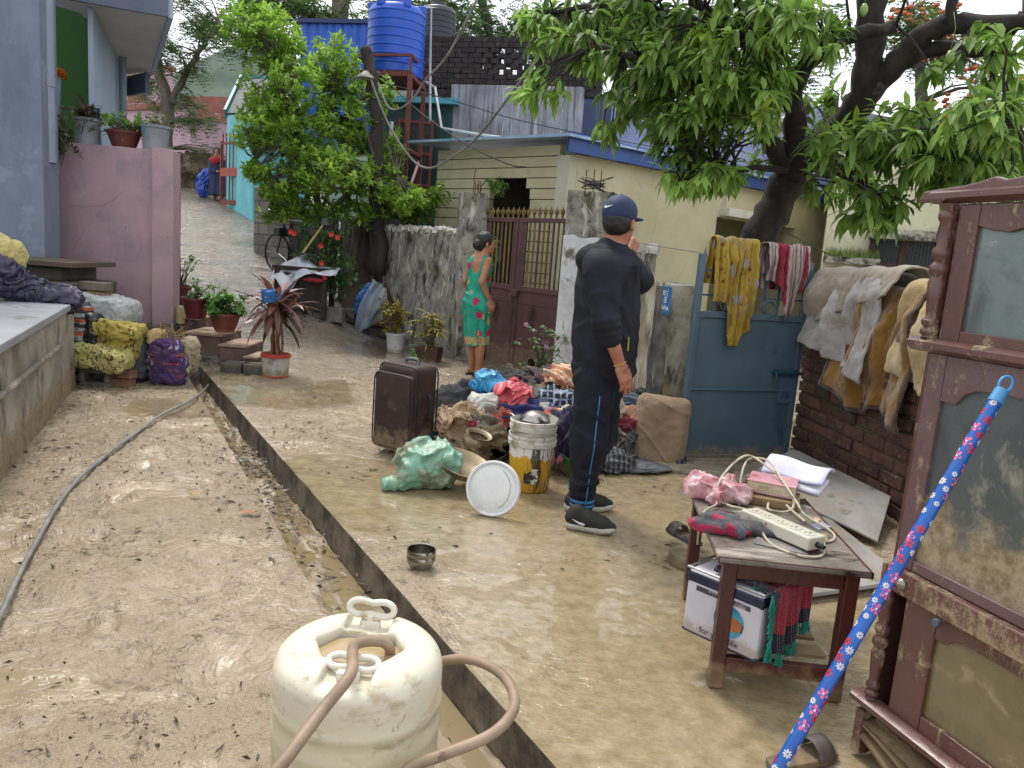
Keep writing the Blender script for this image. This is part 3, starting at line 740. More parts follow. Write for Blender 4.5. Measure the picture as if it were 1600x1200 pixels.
for i in range(9):m.box(c+ux*(-.18+.045*i)+nh*.045+V((0,0,.26)), (.008, .008, .36), rz=rzh)
m.build('grille', worn('dull_iron', '#3c3c3a', rough=.6), wf, world=True)
c=h2p(1330, 408, .15);m=MB();m.box(c, (.75, .3, .09), rz=rzh);m.build('ledge', worn('mossy_slab', '#7d7a6c'), H2, world=True)
m=MB();g=random.Random(2)
for i in range(420):
    p=c+ux*g.uniform(-.36, .36)+nh*g.uniform(-.1, .14)+V((0, 0, .045));m.tcur=g.random();h_=g.uniform(.05, .17);q=V((g.uniform(-.05, .05), g.uniform(-.05, .05), h_));s_=ux*.006
    m.add([p-s_, p+s_, p+q], [(0, 1, 2)])
m.solo('grass_tuft', 'tuft of green grass growing on the ledge of the pale cream house', 'grass', leafmat('grass_blade', '#3d5222', '#8a9a4a'))
# ---------------------------------------------------------------- things above and behind the cream house
up=wthing('upper_storey', 'unfinished upper storey of bare grey plaster under a blackened brick parapet', 'building', (1.0, 14.6, 3))
A, B=D(702, 200, 14.6), D(905, 200, 14.0)
PLAS=worn('bare_plaster', '#76757b', '#98979c', 2.2, rough=.9, bump=.3, stain=[('#5f5e63', 6, .5, .62, (2.5, 2.5, .12)), ('#b0b0b2', 8, .6, .68, (2.5, 2.5, .12))])
m=MB();wallbox(m, (A.x, A.y), (B.x, B.y), 2.9, 4.33, .25, 1);m.build('plaster_wall', PLAS, up, world=True)
BLKB=worn('blackened_brick', '#1f1b1b', '#37302e', 9, rough=.95, bump=.9, bsc=14, stain=('#54453e', 10, .6, .68))
A2, B2=D(655, 200, 14.9), D(905, 200, 14.2);dv=V((B2.x-A2.x, B2.y-A2.y, 0));LB=dv.length;dv.normalize();rzb=math.atan2(dv.y, dv.x);nb_=V((-dv.y, dv.x, 0))
m=MB();zt=4.2;row=0;g=random.Random(8)
while zt<5.15:
    x=-(row%2)*.125
    while x<LB:
        hol=1.05<x<2.1 and zt>4.5 and zt<4.95
        wdt=.235 if not hol else .15
        c=A2+dv*(x+.12)+nb_*(.06+g.uniform(-.01, .01));m.box((c.x, c.y, zt+.045), (wdt, .12, .082), rz=rzb);x+=.25
    zt+=.09;row+=1
c=A2+dv*.5+nb_*.07;m.box((c.x, c.y, 4.66), (1.05, .06, .95), rz=rzb);c=A2+dv*2.75+nb_*.07;m.box((c.x, c.y, 4.66), (1.2, .06, .95), rz=rzb)
c=A2+dv*(LB/2)+nb_*.07;m.box((c.x, c.y, 4.3), (LB, .06, .3), rz=rzb)
c=A2+dv*.25+nb_*.0;m.box((c.x, c.y, 3.7), (.75, .2, 1.1), rz=rzb)
m.build('brick_parapet', BLKB, up, world=True)
m=MB();A, B=D(588, 200, 14.8), D(704, 200, 14.5);wallbox(m, (A.x, A.y), (B.x, B.y), .5, 3.95, .2, 1)
gh=wthing('green_shed', 'dark green sheet metal shed behind the red tank stand', 'shed', (A.x, A.y, 0));m.build('wall', worn('dark_green_sheet', '#12332f', '#1c4540', 2, rough=.5), gh, world=True)
m=MB();wallbox(m, (A.x-.1, A.y-.15), (B.x+.1, B.y-.15), 3.95, 4.05, .6, 1);m.build('roof_edge', worn('teal_trim', '#4d98a8', rough=.5), gh, world=True)
m=MB();c=D(648, 240, 14.5);
for x in(-.3, .3):m.box(c+V((x, -.02, 0)), (.05, .06, 1.2))
for z_ in(-.55, 0, .55):m.box(c+V((0, -.021, z_)), (.6, .05, .05))
wf=m.build('window', worn('red_oxide', '#5b2a22', '#74392d', 5, rough=.6), gh, world=True)
m=MB();m.box(c+V((0, .0, 0)), (.6, .03, 1.15));m.build('pane', worn('dark_pane', '#15181a'), wf, world=True)
lav=wthing('lavender_house', 'pale lavender flat roofed house rising behind the mango tree', 'house', (4, 17, 0))
LAV=worn('lavender_paint', '#8288a8', '#9298b6', 1.2, rough=.8, bump=.05, stain=('#6d7290', 2, .6, .75))
A, B, C_=D(950, 200, 15.6), D(1090, 200, 15.2), D(1560, 250, 17.5);m=MB();wallbox(m, (A.x, A.y), (B.x, B.y), 2, 4.45, .3, 1);m.build('side_wall', LAV, lav, world=True)
m=MB();wallbox(m, (B.x, B.y), (C_.x, C_.y), 2, 4.75, .3, 1);m.build('front_wall', LAV, lav, world=True)
m=MB();wallbox(m, (B.x-.3, B.y-.5), (C_.x, C_.y-.5), 3.2, 3.32, .6, 1);m.build('balcony_slab', worn('slab_blue', '#5c6a8c', rough=.7), lav, world=True)
m=MB();c=B+(C_-B)*.47;m.box((c.x, c.y-.05, 3.75), (1.4, .08, .7), rz=math.atan2(C_.y-B.y, C_.x-B.x));m.build('window', worn('dark_pane', '#15181a'), lav, world=True)
m=MB();A, B=D(900, 230, 15.0), D(952, 230, 15.6);wallbox(m, (A.x-.1, A.y+.3), (B.x, B.y), 2, 4.55, .2, 1);m.build('recess_shade_slab', worn('shade_blue', '#3c4460', rough=.8), lav, world=True)  # flat slab whose dark colour paints the shade of a recess
def corrugated(A, B, z0, z1, pitch=.18, amp=.03):
    m=MB();a, b=V((A.x, A.y, 0)), V((B.x, B.y, 0));L=(b-a).length;d=(b-a)/L;n=V((-d.y, d.x, 0));N=int(L/pitch)*6
    def f(u, v):
        k=(u*L/pitch)%1;h=amp*max(0, min(1, (abs(k-.5)*2-.5)*4));p=a+d*u*L+n*h;return(p.x, p.y, z0+(z1-z0)*v)
    return m.grid(f, N, 1)
bs=wthing('blue_shed', 'bright blue corrugated metal wall of a rooftop shed behind the light green bush', 'shed', (-4, 16, 3))
A, B=D(468, 100, 16.4), D(606, 100, 16.0);corrugated(A, B, 3.2, 5.65).build('sheet_wall', worn('blue_sheet', '#1f4fa6', '#2a5cb4', 1.5, rough=.5, metal=.1), bs, world=True, solid=.01)
m=MB();wallbox(m, (A.x-.1, A.y-.06), (B.x, B.y-.06), 5.64, 5.72, .4, 1);m.build('top_trim', worn('dark_trim', '#20305a', rough=.6), bs, world=True)
m=MB();wallbox(m, (A.x-.9, A.y-.4), (B.x, B.y-.4), 3.12, 3.22, .5, 1);m.build('gutter', worn('pale_trim', '#8aa6c6', rough=.6), bs, world=True)
ls=wthing('lean_to_roof', 'dark lean-to roof with a teal edge over the turquoise wall', 'roof', (-5.5, 17, 3))
m=MB();p=[D(352, 178, 16.5), D(378, 122, 18), D(478, 128, 17.6), D(470, 178, 15.8)];m.quad(*p);m.build('sheet', worn('dark_sheet', '#2a3538', '#3a4648', 4, rough=.6), ls, world=True, solid=.05)
m=MB();m.beam(p[0], p[1], .05, .2);m.beam(p[1], p[2], .05, .12);m.build('edge_trim', worn('teal_sheet', '#2e7c7c', '#41939a', 3, rough=.5), ls, world=True)
tq=wthing('turquoise_house', 'bright turquoise rendered house wall beside the red lane gate', 'house', (-6.3, 18.5, 1.7))
TQ=worn('turquoise_paint', '#5aa9b0', '#72bcc0', 1.5, rough=.75, stain=('#3a8f99', 3, .6, .75))
A, B, C_=D(354, 250, 20.4), D(396, 250, 18.2), D(480, 250, 18.4)
m=MB();wallbox(m, (A.x, A.y), (B.x, B.y), 1.2, 4.5, .2, 1);wallbox(m, (B.x, B.y), (C_.x, C_.y), 1.0, 3.9, .2, 1);m.build('wall', TQ, tq, world=True)
pk=wthing('pink_house', 'pink house with a red brick parapet beyond the lane at the top', 'house', (-15, 30, 4))
PINK=worn('pink_paint', '#b0909e', '#bd9fab', 1.2, rough=.85, stain=('#93708a', 3, .6, .75))
REDP=worn('red_parapet', '#7d4f47', '#936055', 3, rough=.8)
A, B, C_=D(190, 200, 31), D(297, 200, 29), D(420, 200, 30)
m=MB();wallbox(m, (A.x, A.y), (B.x, B.y), 2, 6.0, .3, 1);wallbox(m, (B.x, B.y), (C_.x, C_.y), 2, 5.6, .3, 1);m.build('wall', PINK, pk, world=True)
m=MB();wallbox(m, (A.x-.1, A.y-.12), (B.x, B.y-.12), 5.75, 5.95, .5, 1);wallbox(m, (B.x, B.y-.12), (C_.x, C_.y-.12), 5.4, 5.6, .5, 1);m.build('parapet', REDP, pk, world=True)
m=MB();a, b=D(205, 160, 33), D(262, 160, 32.4);wallbox(m, (a.x, a.y), (b.x, b.y), 6, 7.7, .3, 1);u_=m.build('upper_room', PINK, pk, world=True)
m=MB();wallbox(m, (a.x-.1, a.y-.08), (b.x+.1, b.y-.08), 7.66, 7.85, .4, 1);c=D(214, 158, 32.6);m.box((c.x, c.y-.05, 6.9), (.7, .1, 1.5));m.build('trim', REDP, u_, world=True)
m=MB();a, b=D(288, 160, 34), D(372, 160, 33.4);wallbox(m, (a.x, a.y), (b.x, b.y), 5.4, 7.0, .3, 1);m.build('far_room', REDP, pk, world=True)
# ---------------------------------------------------------------- left side: grey house, terrace, platform
GREYB=worn('grey_blue_paint', '#5f6878', '#6d7584', .9, rough=.75, bump=.12, crack=(.6, '#444b57', '#788090'), stain=[('#535b69', 2.0, .52, .72, (1, 1, .4)), ('#7d838f', 9, .64, .72)])
LBLUE=worn('light_blue_paint', '#98a7b8', '#a5b3c2', 1.0, rough=.7, bump=.05)
gh=wthing('grey_house', 'grey blue house with a green porch wall and overhanging flat canopy', 'house', (-5.5, 8.5, .7))
m=MB();a, b=D(68, 300, 7.45), D(-560, 300, 7.45);wallbox(m, (b.x, b.y), (a.x, a.y), .95, 6.5, .25, 1);m.build('front_wall', GREYB, gh, world=True)
m=MB();c=D(75, 100, 7.6);m.tube([(c.x, c.y, 1.9), (c.x, c.y, 6.5)], .055, 14)
for z_ in(2.6, 4.2):m.tube([(c.x, c.y, z_), (c.x, c.y, z_+.08)], .062, 14)
GPIPE=worn('grey_pipe', '#77808f', '#838c9a', 2, rough=.5);m.build('drain_pipe', GPIPE, gh, world=True, smooth=50)
c2=D(192, 100, 11.2);m=MB();m.tube([(c2.x, c2.y, 2.1), (c2.x, c2.y, 3.7)], .05, 12);m.build('drain_pipe', GPIPE, gh, world=True, smooth=50)
m=MB();a, b=D(40, 100, 9.4), D(140, 100, 9.3);wallbox(m, (a.x, a.y), (b.x, b.y), 2, 6, .2, 1);m.build('porch_wall', worn('green_paint', '#2f5c1c', '#3a6a24', 1, rough=.75, bump=.05), gh, world=True)
m=MB();a, b=D(146, 100, 8.8), D(198, 100, 12.5);wallbox(m, (a.x, a.y), (b.x, b.y), 2, 3.64, .05, 1);wallbox(m, (a.x, a.y), (b.x, b.y), 3.78, 6.5, .05, 1);m.build('side_wall', LBLUE, gh, world=True)
wd=V((b.x-a.x, b.y-a.y, 0)).normalized()
m=MB();f0, f1=D(140, 12, 8.35), D(263, 38, 8.9);f2=D(236, 103, 12.0);zb=3.66
poly=[(f0.x-1.2, f0.y-.2), (f1.x, f1.y), (f2.x, f2.y), (b.x-.1, b.y), (a.x-.3, a.y+.3)]
m.prism(poly, .1, Matrix.Translation((0, 0, zb)));m.build('canopy', worn('white_soffit', '#b9b8b4', '#c8c7c2', 1, rough=.8), gh, world=True)
DKF=worn('slate_fascia', '#525a6c', '#5d6577', 1.5, rough=.6)
m=MB()
for p, q in(((f0.x-1.2, f0.y-.2), (f1.x, f1.y)),):wallbox(m, p, q, zb-.03, zb+.55, .05, -1)
m.build('canopy_fascia', DKF, gh, world=True)
m=MB();wallbox(m, (f1.x, f1.y), (f2.x, f2.y), zb-.03, zb+.5, .05, -1);m.build('canopy_side', LBLUE, gh, world=True)
m=MB();wallbox(m, (b.x, b.y-.06), (f2.x-.06, f2.y-.06), zb-.32, zb-.035, .06, 1);m.build('canopy_beam', DKF, gh, world=True)
pt=wthing('pink_retaining_wall', 'faded pink plastered retaining wall of the flower terrace', 'wall', (-4.1, 8, 0))
PNK=worn('faded_pink', '#92797f', '#a88f92', 1.3, .3, .7, rough=.85, bump=.2, bsc=25, crack=(1.1, '#5d4a52', '#9c8790'), stain=[('#85757d', 2.2, .5, .7), ('#6f6067', 14, .66, .7), ('#a1848c', 5, .5, .6, (1, 1, .4))])
tl, tr=D(60, 222, 7.95), D(271, 237, 8.15);zt=2.15
tb=V((tr.x-.42*4.2, tr.y+4.2, 0))
rw=MB();q=rough_wall((tl.x-1.2, tl.y), (tr.x, tr.y), .32, zt, .2, 1, .1, .006, .008, 41);rw.add(q.v, q.f);q=rough_wall((tr.x, tr.y), (tb.x, tb.y), .2, zt+.02, .2, 1, .1, .006, .008, 42);rw.add(q.v, q.f)
rw.build('plaster', PNK, pt, world=True, smooth=50)
m=MB();q=rough_wall((tl.x-1.2, tl.y-.05), (tr.x+.04, tr.y-.05), -.1, .36, .2, 1, .06, .025, .06, 43);m.add(q.v, q.f);q=rough_wall((tr.x+.04, tr.y-.05), (tb.x+.04, tb.y), -.1, .36, .2, 1, .06, .025, .06, 44);m.add(q.v, q.f)
m.build('concrete_footing', worn('footing', '#5d584f', '#7d776b', 5, rough=.85, bump=.6, stain=('#3d3a34', 5, .5, .62)), pt, world=True, smooth=60)
m=MB();m.prism([(tl.x-1.2, tl.y+.1), (tr.x-.02, tr.y+.1), (tb.x-.02, tb.y), (tb.x-4, tb.y), (tl.x-3, tl.y+.1)], .1, Matrix.Translation((0, 0, zt-.12)));m.build('terrace_floor', worn('terrace_cement', '#6b6670', rough=.9), pt, world=True)
pf=wthing('concrete_platform', 'waist-high stained concrete platform with a grey slab top along the lane', 'platform', (-3.5, 4.5, 0))
p0, p1=G(2, 752, -.04), G(117, 605, -.04);dv=(p1-p0).normalized();p0=p1-dv*8
PLT=worn('stained_concrete', '#7d776c', '#a39c8e', 2.2, .35, .62, rough=.85, bump=.45, bsc=22, stain=[('#4c463c', 3, .54, .66, (1, 1, .5)), ('#b5aea0', 6, .6, .7, (1.5, 1.5, .2)), ('#6d624f', 2, .5, .7)], mud=(.22, .8))
m=rough_wall((p0.x, p0.y), (p1.x, p1.y), -.1, .66, .3, 1, .07, .008, .004, 51);q=rough_wall((p1.x, p1.y), (p1.x-3, p1.y+.35), -.1, .66, .3, 1, .1, .008, .004, 52);m.add(q.v, q.f)
for i in range(2):pass
m.build('wall_face', PLT, pf, world=True, smooth=60)
m=MB();nn=V((-dv.y, dv.x, 0));e=-nn*.03
m.prism([(p0.x+e.x, p0.y+e.y), (p1.x+e.x, p1.y+e.y+.02), (p1.x-3, p1.y+.38), (p0.x-4, p0.y)], .05, Matrix.Translation((0, 0, .66)))
m.build('slab_top', worn('grey_slab', '#84868a', '#9a9c9e', 1.5, rough=.55, bump=.1, stain=('#6b655c', 3, .6, .7)), pf, world=True, bevel=.006)
m=MB();c0, c1=p0+dv*5.2, p1-dv*.75;m.beam(V((c0.x, c0.y, .43))-nn*.012, V((c1.x, c1.y, .43))-nn*.012, .035, .035);m.build('mortar_ridge', PLT, pf, world=True, bevel=.012)
st=wthing('house_steps', 'dark worn stone steps under the corner of the grey house', 'steps', (-4.6, 6.9, 0))
m=MB();c=D(66, 440, 7.0)
m.box((c.x-.35, 7.1, .42), (1.5, .9, .8));m.box((c.x-.45, 7.25, .88), (1.3, .6, .12));m.build('tread', worn('dark_stone', '#3f3a34', '#5d564c', 6, rough=.8, bump=.6, bsc=14), st, world=True, bevel=.015)
m=MB();m.box((c.x-.4, 7.2, .975), (1.55, .75, .045));m.build('top_board', worn('board', '#55493b', rough=.8), st, world=True, bevel=.004)
# ------------------------------------------------------------------ trees and bushes
BARK=worn('mango_bark', '#1e1916', '#37302a', 8, rough=.9, bump=.9, bsc=22, stretch=(1, 1, .35), stain=('#5a564c', 5, .62, .72))
BARK2=worn('pale_bark', '#4a443a', '#6e675a', 8, rough=.9, bump=.6, bsc=20, stretch=(1, 1, .4))
MANGO=leafmat('mango_leaves', '#2c4c1b', '#a6cc62', .52, .5);MANGOY=leafmat('young_mango_leaves', '#3f6a20', '#9aa83a', .42, .35)
GUAVA=leafmat('light_green_leaves', '#3c6a1c', '#a8cc54', .52, .5);FEATHER=leafmat('feathery_leaves', '#2c4a24', '#6d8a50', .6, .35)
CURL=leafmat('garden_leaves', '#27491a', '#7fa03c', .5, .35)
def limb(m, pts, r0, r1, n=8, wob=.03, seed=0, sub=4):
    P=[V(p)for p in pts];out=[];rs=[];g=random.Random(seed)
    for i in range(len(P)-1):
        a0=P[max(i-1, 0)];a, b=P[i], P[i+1];b1=P[min(i+2, len(P)-1)]
        for k in range(sub):
            t=k/sub;q=.5*((2*a)+(-a0+b)*t+(2*a0-5*a+4*b-b1)*t*t+(-a0+3*a-3*b+b1)*t**3)
            out.append(q+V((g.uniform(-1, 1), g.uniform(-1, 1), g.uniform(-1, 1)))*wob*.5)
    out.append(P[-1]);N=len(out)
    rs=[(r0+(r1-r0)*i/(N-1))*(1+.12*math.sin(i*2.3+seed))for i in range(N)]
    m.tube(out, rs, n);return out
def leaf_strip(m, p, d, side, L, W, droop, g, segs=3, fold=.25):
    """one pointed leaf from p along d, bending down"""
    pts=[];q=V(p);dd=V(d);up=side.cross(dd)
    for i in range(segs+1):
        t=i/segs;wd=W*(4*t*(1-t))**.6*(1.15-.3*t)if 0<i<segs else(.12*W if i==0 else 0)
        pts.append((q.copy(), wd));dd=(dd+V((0, 0, -droop/segs))).normalized();q=q+dd*(L/segs)
    b=len(m.v)
    for(c, wd)in pts:
        lift=V((0, 0, fold*wd));m.v+=[c-side*wd+lift, c, c+side*wd+lift]
    for i in range(segs):
        o=b+i*3;m.face((o, o+1, o+4, o+3));m.face((o+1, o+2, o+5, o+4))
def rosette(m, p, axis, n, L, W, g, droop=.9, tint=.5, segs=3, spread=1.1):
    ax=V(axis).normalized();u=ax.orthogonal().normalized();v=ax.cross(u);a0=g.uniform(0, 6.28)
    for i in range(n):
        a=a0+i*2.4;k=spread*g.uniform(.55, 1.15);d=(ax*g.uniform(.25, .9)+(u*math.cos(a)+v*math.sin(a))*k).normalized()
        s=d.cross(V((0, 0, 1)));
        if s.length<.1:s=d.orthogonal()
        s.normalize();s=(s+V((0, 0, g.uniform(-.4, .4)))).normalized()
        m.tcur=max(0, min(1, tint+g.uniform(-.22, .22)));l_=L*g.uniform(.55, 1.25)
        leaf_strip(m, p-ax*g.uniform(0, .06), d, s, l_, W*g.uniform(.8, 1.15), droop*g.uniform(.6, 1.3), g, segs)
def blob_pts(bl, g):
    """points spread through ellipsoids given as (px, py, rx, ry, depth, ddepth, count, tint)"""
    for(px, py, rx, ry, y, dy, n, tint)in bl:
        for i in range(n):
            while True:
                a=V((g.uniform(-1, 1), g.uniform(-1, 1), g.uniform(-1, 1)))
                if a.length<1:break
            yield D(px+a.x*rx, py+a.y*ry, y+a.z*dy), tint+.25*mnoise.noise(V((px*.02+a.x, a.y, a.z))), a
# ---- mango tree
g=random.Random(11)
mt=wthing('mango_tree', 'big mango tree with a dark leaning trunk and drooping leaf clusters behind the blue gate', 'tree', D(1140, 560, 7.9))
m=MB();Y=7.7
def d_(px, py, y=Y):return D(px, py, y)
tr=limb(m, [d_(1128, 560, 7.9), d_(1160, 420, 7.8), d_(1186, 370), d_(1212, 322), d_(1242, 264, 7.6)], .185, .16, 14, .02, 1)
sk=list(tr)
def br(pts, r0, r1, s):sk.extend(limb(m, pts, r0, r1, 9, .03, s))
br([d_(1236, 272, 7.6), d_(1300, 212, 7.4), d_(1345, 160, 7.2), d_(1357, 90, 7.1), d_(1364, 0, 7.0), d_(1368, -120, 7.0)], .15, .11, 2)
br([d_(1340, 165, 7.2), d_(1390, 112, 7.0), d_(1440, 60, 6.8), d_(1490, 36, 6.6), d_(1560, 40, 6.4), d_(1680, 25, 6.2)], .11, .06, 3)
br([d_(1395, 108, 7.0), d_(1460, 76, 6.8), d_(1545, 78, 6.6), d_(1600, 20, 6.4)], .07, .04, 4)
br([d_(1236, 262, 7.6), d_(1242, 190, 7.4), d_(1240, 135, 7.1), d_(1262, 98, 6.9), d_(1310, 64, 6.7), d_(1400, 40, 6.5)], .11, .05, 5)
br([d_(1240, 140, 7.1), d_(1190, 90, 6.9), d_(1130, 40, 6.8), d_(1080, 0, 6.9)], .07, .04, 6)
br([d_(1232, 270, 7.6), d_(1200, 212, 7.3), d_(1168, 168, 7.1), d_(1110, 130, 7.0), d_(1030, 100, 7.2), d_(930, 70, 7.6)], .09, .025, 7)
br([d_(1262, 250, 7.5), d_(1330, 262, 7.0), d_(1412, 240, 6.5), d_(1500, 205, 6.1), d_(1580, 190, 5.9)], .08, .03, 8)
br([d_(1236, 268, 7.6), d_(1180, 262, 7.1), d_(1120, 272, 6.8), d_(1070, 285, 6.7)], .035, .012, 9)
br([d_(1300, 262, 7.1), d_(1340, 290, 6.7), d_(1390, 320, 6.5)], .035, .012, 10)
br([d_(1120, 50, 6.8), d_(1040, 20, 7.2), d_(940, 10, 8.0), d_(850, 20, 8.4)], .05, .02, 12)
br([d_(1480, 36, 6.6), d_(1500, -20, 6.5), d_(1560, -90, 6.2)], .05, .03, 13)
m.build('trunk', BARK, mt, world=True, smooth=180)
bl=[(860, 40, 55, 55, 8.4, .6, 22, .5), (930, 55, 75, 65, 8.0, .8, 34, .44), (1010, 70, 80, 85, 7.5, .9, 42, .42), (1085, 95, 90, 100, 7.0, .9, 48, .48), (1170, 80, 100, 95, 6.6, .9, 54, .52), (1085, 190, 80, 55, 6.8, .6, 38, .34),
      (1000, 150, 60, 45, 7.3, .5, 20, .34), (845, 150, 45, 30, 7.9, .4, 9, .62), (1250, 40, 75, 55, 6.4, .8, 28, .55), (1165, 150, 75, 55, 6.4, .7, 34, .5), (1225, 225, 70, 40, 8.4, .4, 22, .45), (1090, 278, 62, 20, 6.6, .3, 13, .85),
      (1130, 262, 40, 24, 6.7, .4, 9, .6), (1275, 150, 50, 55, 8.0, .4, 14, .45), (1330, 215, 75, 45, 6.6, .6, 26, .4), (1420, 215, 75, 60, 6.2, .7, 30, .5), (1510, 180, 70, 45, 6.0, .7, 14, .6), (1540, 230, 80, 45, 6.2, .7, 34, .5), (1310, 285, 60, 32, 8.3, .4, 20, .4),
      (1375, 320, 50, 35, 6.3, .4, 14, .42), (1345, 322, 42, 20, 6.5, .3, 8, .6), (1460, 275, 80, 25, 6.6, .6, 16, .45), (1570, 60, 50, 40, 6.2, .6, 7, .5), (1500, 110, 80, 30, 6.6, .6, 4, .5), (960, 190, 40, 25, 7.6, .3, 5, .5), (1120, -70, 280, 50, 7.0, 1.4, 60, .4), (1450, -90, 200, 40, 6.6, 1.2, 14, .4), (1570, 270, 55, 35, 6.3, .6, 22, .6), (1490, 290, 60, 25, 6.5, .5, 12, .6), (1580, 130, 40, 50, 6.4, .5, 10, .6)]
c=MB();tw=MB();yo=MB()
for p, tint, a in blob_pts(bl, g):
    base=min(sk, key=lambda q:(q-p).length_squared);dr=(p-base);dl=max(dr.length, .01);dr/=dl
    ax=(dr*.6+V((g.uniform(-.5, .5), g.uniform(-.5, .5), g.uniform(-.75, .25)))).normalized()
    young=g.random()<.035
    rosette(yo if young else c, p, ax, g.randint(9, 13)if not young else 8, .20, .026, g, g.uniform(.7, 1.5), max(.05, min(.95, tint+g.uniform(-.12, .12))), 3)
    if g.random()<.5:rosette(c, p-ax*.11, ax, 6, .19, .025, g, 1.2, max(.05, tint-.08), 3)
    if dl<2.4 and g.random()<.8:tw.tube([p, p-ax*.12+V((0, 0, -.01)), base+dr*dl*.45+V((0, 0, .05)), base], [.005, .007, .010, .014], 5, cap=False)
c.build('crown', MANGO, mt, world=True);yo.build('young_leaves', MANGOY, mt, world=True);tw.build('twigs', BARK, mt, world=True)
for px, py, y, s_ in((1350, 14, 6.3, 1), (1484, 88, 6.1, 1.05), (1278, 82, 6.2, 1.1), (1265, 76, 6.25, 1), (932, 205, 7.2, 1), (938, 210, 7.15, .9), (928, 212, 7.25, .9)):
    m=MB();p=D(px, py, y);m.lathe([(0.0, .05), (.018, .045), (.036, .015), (.04, -.015), (.03, -.045), (.012, -.062), (0, -.065)], 14, Matrix.Translation(p)@Matrix.Diagonal((s_*.75, s_*.75, s_*.85, 1)))
    m.tube([p+V((0, 0, .048)), p+V((.01, 0, .2)), p+V((.0, .04, .32))], .002, 5);m.build('mango', worn('green_mango', '#5d7f33', '#7d9a46', 5, rough=.4, bump=.05), mt, world=True, smooth=180)
# ---- light green bush tree in front of the blue shed
def bushy(name, label, base, trunk_pts, bl, lmat, L, W, nleaf, seed, group=None, segs=2, droop=.35, bark=BARK2, r=.05, cat='tree', spread=1.2):
    g=random.Random(seed);t=wthing(name, label, cat, base, group=group);m=MB();sk=[]
    for i, (pts, r0, r1)in enumerate(trunk_pts):sk+=limb(m, pts, r0, r1, 7, .04, seed+i)
    c=MB()
    for p, tint, a in blob_pts(bl, g):
        b=min(sk, key=lambda q:(q-p).length_squared)if sk else V(base);dl=(p-b).length
        ax=((p-b).normalized()*.5+V((g.uniform(-.6, .6), g.uniform(-.6, .6), g.uniform(-.1, .9)))).normalized()
        for k in range(2):rosette(c, p-ax*k*L*.8, ax, nleaf, L, W, g, droop, max(.02, min(.98, tint+g.uniform(-.15, .15))), segs, spread)
        if dl<2 and g.random()<.5:m.tube([p, (p+b)/2+V((0, 0, -.05)), b], [.004, .008, .013], 4, cap=False)
    m.build('trunk', bark, t, world=True, smooth=180);c.build('crown', lmat, t, world=True);return t
Y=11.6
bushy('bush_tree', 'light green small-leaved bushy tree growing behind the wall beside the wooden pole', D(500, 420, 12), [([D(505, 430, 12), D(500, 330, 12), D(480, 250, 11.8), D(450, 170, 11.6), D(430, 90, 11.6)], .07, .02), ([D(500, 330, 12), D(530, 240, 12), D(520, 140, 12)], .04, .015), ([D(500, 340, 12), D(560, 290, 11.5), D(620, 270, 11.4)], .035, .015), ([D(495, 330, 12), D(440, 290, 11.2), D(400, 250, 11)], .03, .01)],
      [(420, 55, 60, 50, 11.8, .7, 124, .6), (390, 30, 50, 30, 12, .7, 52, .5), (440, 130, 70, 60, 11.6, .9, 144, .7), (520, 95, 45, 45, 12, .7, 80, .6), (400, 195, 45, 40, 11.2, .6, 80, .72), (470, 210, 60, 45, 11.4, .8, 124, .6), (550, 170, 55, 55, 11.8, .8, 120, .55), (520, 265, 70, 40, 11.2, .8, 148, .7), (440, 285, 50, 30, 11.2, .6, 64, .6), (590, 290, 45, 35, 11.4, .5, 72, .62), (640, 310, 30, 22, 11.2, .5, 52, .8), (395, 262, 18, 14, 10.9, .2, 24, .8), (480, 325, 60, 22, 11.3, .6, 52, .45), (600, 140, 25, 25, 11.9, .4, 24, .6), (555, 215, 30, 30, 12.2, .5, 40, .4), (500, 150, 90, 90, 12.4, .3, 70, .35), (560, 330, 40, 18, 11.3, .3, 30, .5), (610, 240, 30, 40, 12.0, .4, 34, .5), (430, 330, 25, 16, 11.4, .3, 14, .6)], GUAVA, .105, .027, 7, 21)
bushy('garden_shrub', 'bright green garden shrub showing over the crumbled wall beside the tank stand', D(640, 360, 12.4), [([D(640, 400, 12.4), D(640, 330, 12.4), D(630, 290, 12.3)], .03, .01)], [(650, 322, 42, 24, 12.2, .4, 60, .75), (600, 335, 30, 20, 11.9, .3, 30, .65), (690, 300, 18, 14, 11.4, .3, 12, .7)], CURL, .12, .03, 6, 22)
bushy('gate_creeper', 'dark glossy shrub seen through the bars of the brown gate', D(745, 470, 9.9), [([D(740, 520, 9.95), D(745, 420, 9.95), D(760, 340, 9.95)], .02, .008)], [(752, 390, 26, 45, 9.95, .15, 34, .35), (745, 450, 14, 45, 9.95, .15, 12, .3)], MANGO, .13, .036, 6, 23)
bushy('doorway_vine', 'leafy vine hanging over the arched doorway of the cream house', D(775, 300, 11.2), [([D(748, 300, 11.2), D(762, 282, 11.2), D(790, 300, 11.1)], .01, .006)], [(778, 288, 16, 16, 11.15, .15, 12, .5), (738, 312, 8, 16, 11.2, .1, 5, .8)], MANGO, .10, .022, 5, 24, droop=1.3)
